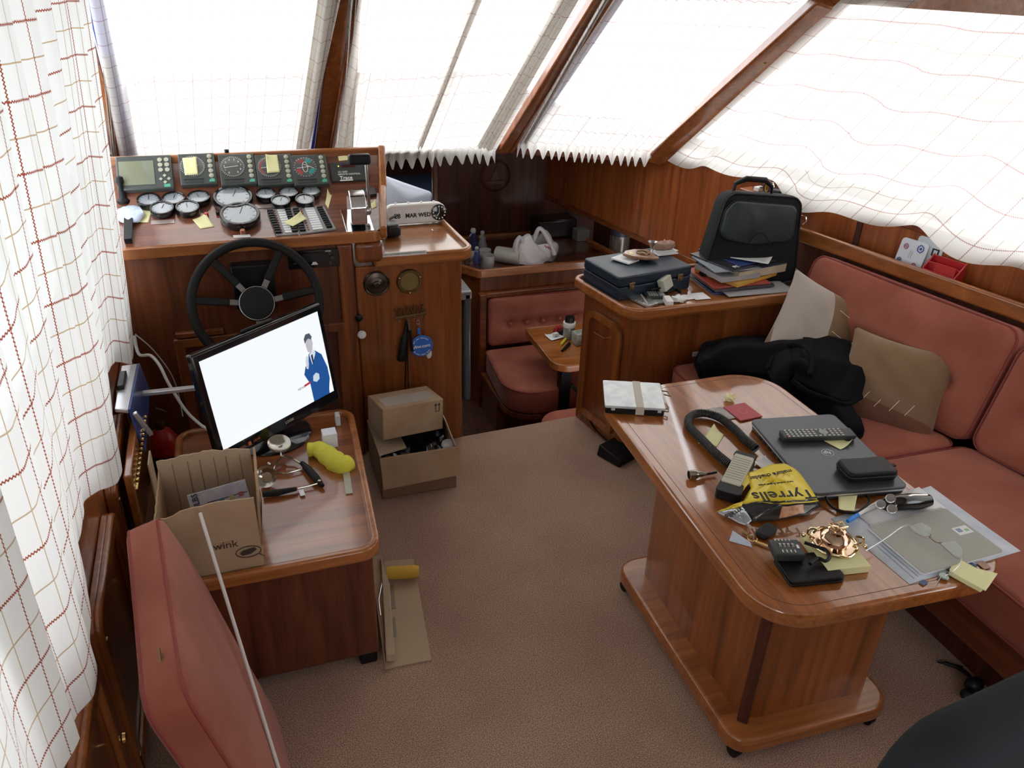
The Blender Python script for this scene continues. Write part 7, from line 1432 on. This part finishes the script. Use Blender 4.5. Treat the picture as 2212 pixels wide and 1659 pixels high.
jr = thing('spice_jar', 'glass jar with dark lid standing at the back of the dinette table', 'jar', onD(1228,722)); q = onD(1228,730); mb = MB(); mb.lathe([(0,0),(.03,0),(.032,.01),(.032,.085),(.024,.10),(0,.10)],20,q); obj('glass', mb, mat('jar_grey',(.28,.29,.27),.12,coat=1), jr); mb = MB(); mb.lathe([(0,.10),(.026,.10),(.026,.125),(0,.125)],20,q); obj('lid', mb, black, jr); mb = MB(); mb.lathe([(.0325,.07),(.034,.07),(.034,.095),(.0325,.095)],20,q); obj('paper_band', mb, paper, jr)
mb = MB(); q = onD(1246,742); mb.box(q+Vector((.02,0,.035)),(.085,.06,.07),rz=.15); o = obj('plastic_tub', mb, mat('tub_green_grey',(.30,.33,.29),.2,coat=.7), bevel=.006); tag(o, 'cloudy plastic tub partly hidden by the sideboard edge', 'tub')
mb = MB(); mb.tube([onD(1211,745,.008),onD(1222,732,.008)],.007,8); o = obj('yellow_lighter', mb, mat('yellow_gloss',(.7,.6,.05),.3)); tag(o, 'stubby yellow lighter on the dinette table', 'lighter')
mb = MB(); mb.tube([onD(1214,758,.007),onD(1230,742,.010)],.008,10,rs=[.006,.009]); o = obj('black_torch_pen', mb, black); tag(o, 'short black torch pen lying in front of the yellow lighter', 'pen')
mb = MB(); mb.ball(onD(1206,712,.02),(.035,.02,.022),12,rnd=.3); o = obj('wrapper', mb, mat('red_crumple',(.35,.02,.03),.4)); tag(o, 'crumpled red and black wrapper behind the papers on the dinette table', 'wrapper')
mb = MB(); mb.ball(onD(1215,718,.015),(.02,.015,.02),10,rnd=.3); o = obj('dark_scrap', mb, black); tag(o, 'small dark scrap between the red wrapper and the jar', 'scrap')
# counter clutter
cz = .2392
def onC(x,y,h=0): return at(x,y,z=cz+h)
bagm = mat('white_carrier_film',(.62,.60,.62),.35,coat=.2,bump=(40,.6,.006)); bagp = thing('carrier_bag', 'white crumpled carrier bag with red print on the galley counter', 'bag', onC(1150,572))
q = onC(1155,570); rb = random.Random(2); mb = MB(); n1, n2 = 22, 14; vs = []
def bagf(u,v):
    an = u*2*pi; hgt = v; r0 = .125*(1-.45*v**2)*(1+.12*sin(an*3+1+v*3)+.05*sin(an*7+v*9)); x = r0*cos(an)*1.15 + .02*v; y = r0*sin(an)*.75; z = .135*sin(min(v,1)*pi/2)*(1+.25*sin(an*2+.5)) + .012*sin(an*5+v*7)
    return (q.x+x, q.y+y+.06, cz+.001+max(0,z))
mb.grid(48,22,bagf); obj('film', mb, bagm, bagp, ang=40)
mb = MB(); mb.tube(smooth_path([q+Vector((-.10,.02,.02)),q+Vector((-.12,.0,.10)),q+Vector((-.10,.0,.17)),q+Vector((-.06,.01,.10)),q+Vector((-.02,-.01,.05))],5),.012,8,rs=None); mb.tube(smooth_path([q+Vector((.0,.04,.12)),q+Vector((.02,.02,.20)),q+Vector((.05,.02,.19)),q+Vector((.09,.0,.12)),q+Vector((.12,-.01,.05))],5),.013,8); obj('handle', mb, bagm, bagp)
mb = MB(); [mb.bar(q+Vector((.04+.02*i,-.045+.014*i,.125-.012*i)),q+Vector((.055+.02*i,-.035+.014*i,.105-.012*i)),.006,.002) for i in range(4)]; obj('red_print', mb, mat('print_red',(.45,.02,.08),.5), bagp)
def cyl(x,y,r,h,m_,nm,lb,cat,prof=None,ax=(0,0,1),group=None):
    q = onC(x,y); mb = MB(); mb.lathe(prof or [(0,0),(r*.85,0),(r*.9,.003),(r,h*.95),(r,h),(r*.88,h),(r*.8,.01),(0,.01)],22,q,ax); o = obj(nm, mb, m_); tag(o, lb, cat, group); return o
mb = MB(); a_, b_ = onC(1072,548,.045), onC(1125,556,.045); mb.tube([a_,a_.lerp(b_,.05),b_],.045,22,rs=[.043,.046,.046]); o = obj('paper_towel_roll', mb, mat('towel',(.42,.40,.36),.9)); tag(o, 'thick paper towel roll lying beside the carrier bag', 'paper towel')
cyl(1055,578,.036,.075,mat('mug_grey',(.35,.35,.36),.3,coat=.4),'mug','white mug with a blue rim nearest the counter edge','mug'); cyl(1048,556,.035,.05,lgrey,'small_bowl','small pale bowl behind the blue-rimmed mug','bowl'); cyl(1100,562,.03,.04,mat('cup_beige',(.3,.27,.22),.4),'cup','beige cup half hidden by the paper roll','cup'); cyl(1012,556,.04,.03,lgrey,'saucer_dish','shallow pale dish at the rounded end of the counter','dish')
def figur(x,y,lb,s=1,body=(.03,.04,.10)):
    q = onC(x,y); g = thing('pottery_figurine', lb, 'figurine', q, group='pottery figurines on the counter'); mb = MB(); mb.lathe([(0,0),(.022*s,0),(.026*s,.02*s),(.016*s,.05*s),(.018*s,.07*s),(.008*s,.08*s),(0,.08*s)],14,q); obj('body', mb, mat('figurine%d' % (x), body, .3, coat=.5), g); mb = MB(); mb.ball(q+Vector((0,0,.09*s)),.012*s,10); obj('head', mb, lgrey, g)
figur(1022,545,'dark blue figurine with a pale head, standing tallest at the counter end',1.5); figur(1042,540,'pale figurine just beside the tallest dark blue one',1.2,(.3,.3,.32)); figur(1030,568,'blue and white squat figurine at the front of the clutter',1.0,(.06,.08,.2)); figur(1008,570,'small brown figurine nearest the cabinet edge',.9,(.08,.05,.03))
mb = MB(); mb.tube([onC(1068,578,.006),onC(1090,580,.006)],.004,8); o = obj('spoon_handle', mb, nickel); tag(o, 'short bright spoon handle lying in front of the mug', 'spoon')
mb = MB(); q = onC(1200,512); mb.box(q+Vector((.0,.05,.06)),(.27,.16,.12)); o = obj('toaster', mb, mat('toaster_dark',(.03,.02,.02),.25), bevel=.015, seg=3); tag(o, 'dark toaster standing at the back of the galley counter', 'toaster')
q = onC(1258,520); mb = MB(); mb.box(q+Vector((0,.03,.035)),(.085,.08,.07)); o = obj('grey_box', mb, mat('box_grey',(.2,.21,.2),.6), bevel=.003); tag(o, 'small pale grey box beside the dark toaster', 'box')
q = at(1337,540,z=cz); jr = thing('storage_jar', 'cloudy storage jar with a blue lid against the side wall', 'jar', q); mb = MB(); mb.lathe([(0,0),(.06,0),(.062,.01),(.062,.10),(0,.10)],22,q); obj('glass', mb, mat('jar_cloudy',(.14,.11,.09),.2,coat=.6), jr); mb = MB(); mb.lathe([(0,.10),(.06,.10),(.06,.16),(.05,.17),(0,.17)],22,q); obj('lid', mb, mat('lid_blue_grey',(.04,.05,.08),.4), jr)
# fridge beside the cabinet
fg = thing('fridge', 'slim grey fridge edge showing between the side cabinet and the galley', 'fridge', (.88,3.5,-.62)); mb = MB(); mb.bx(.78,.935,3.32,3.85,-.60,.40); obj('body', mb, mat('fridge_grey',(.14,.15,.16),.35,.3), fg, bevel=.01); mb = MB(); mb.bx(.935,.972,3.30,3.86,-.14,.435); obj('door', mb, mat('fridge_door',(.10,.11,.12),.3,.4), fg, bevel=.01); mb = MB(); mb.bx(.78,.975,3.30,3.86,.40,.445); obj('top_panel', mb, mat('fridge_top',(.30,.31,.33),.25,.5), fg, bevel=.008)
# forward cabin berth, pillow; round emblem
bt = thing('berth', 'dark blue covered berth in the unlit fore cabin', 'berth', (.8,5.6,-.62)); mb = MB(); mb.bx(.47,1.9,4.80,6.2,-.60,.20); obj('base', mb, wood_dark, bt); mb = MB(); mb.slab(dense(rrect(.48,4.79,1.88,6.18,.05),.1),.20,.30,.03,rings=4); obj('mattress', mb, mat('navy_blanket',(.012,.015,.04),.9), bt)
q = at(882,470,z=.305); g = thing('white_pillow', 'white pillow glimpsed through the fore cabin opening above the clock', 'pillow', q)
mb = MB(frame(q+Vector((-.02,.10,.075)),(1,.1,-.42),(.42,.5,.8))); mb.slab(dense(rrect(-.20,-.13,.20,.13,.03),.03),-.05,.05,.045,top=lambda x,y,k:.02*(1-k*k),bot=lambda x,y,k:.02*(1-k*k)); obj('pillowcase', mb, mat('pillow_white',(.60,.60,.66),.85), g, ang=180)
q = at(1070,380,Y=4.695); mb = MB(); mb.lathe([(0,0),(.095,0),(.10,.006),(.09,.012),(.082,.006),(0,.006)],36,(q.x,4.699,q.z),(0,-1,0)); o = obj('round_plaque', mb, wood_dark); tag(o, 'round dark carved plaque hanging on the shadowed bulkhead', 'plaque')
mb = MB(); mb.prism([(q.x-.06,q.z-.03),(q.x+.06,q.z-.03),(q.x+.05,q.z-.05),(q.x-.05,q.z-.05)],0,.004); mb.prism([(q.x-.03,q.z-.025),(q.x+.03,q.z-.025),(q.x,q.z+.05)],0,.004); mb.v = [Vector((v.x,4.692-v.z,v.y)) for v in mb.v]; obj('ship_relief', mb, mat('relief_brown',(.09,.04,.025),.5), o, smooth=False)
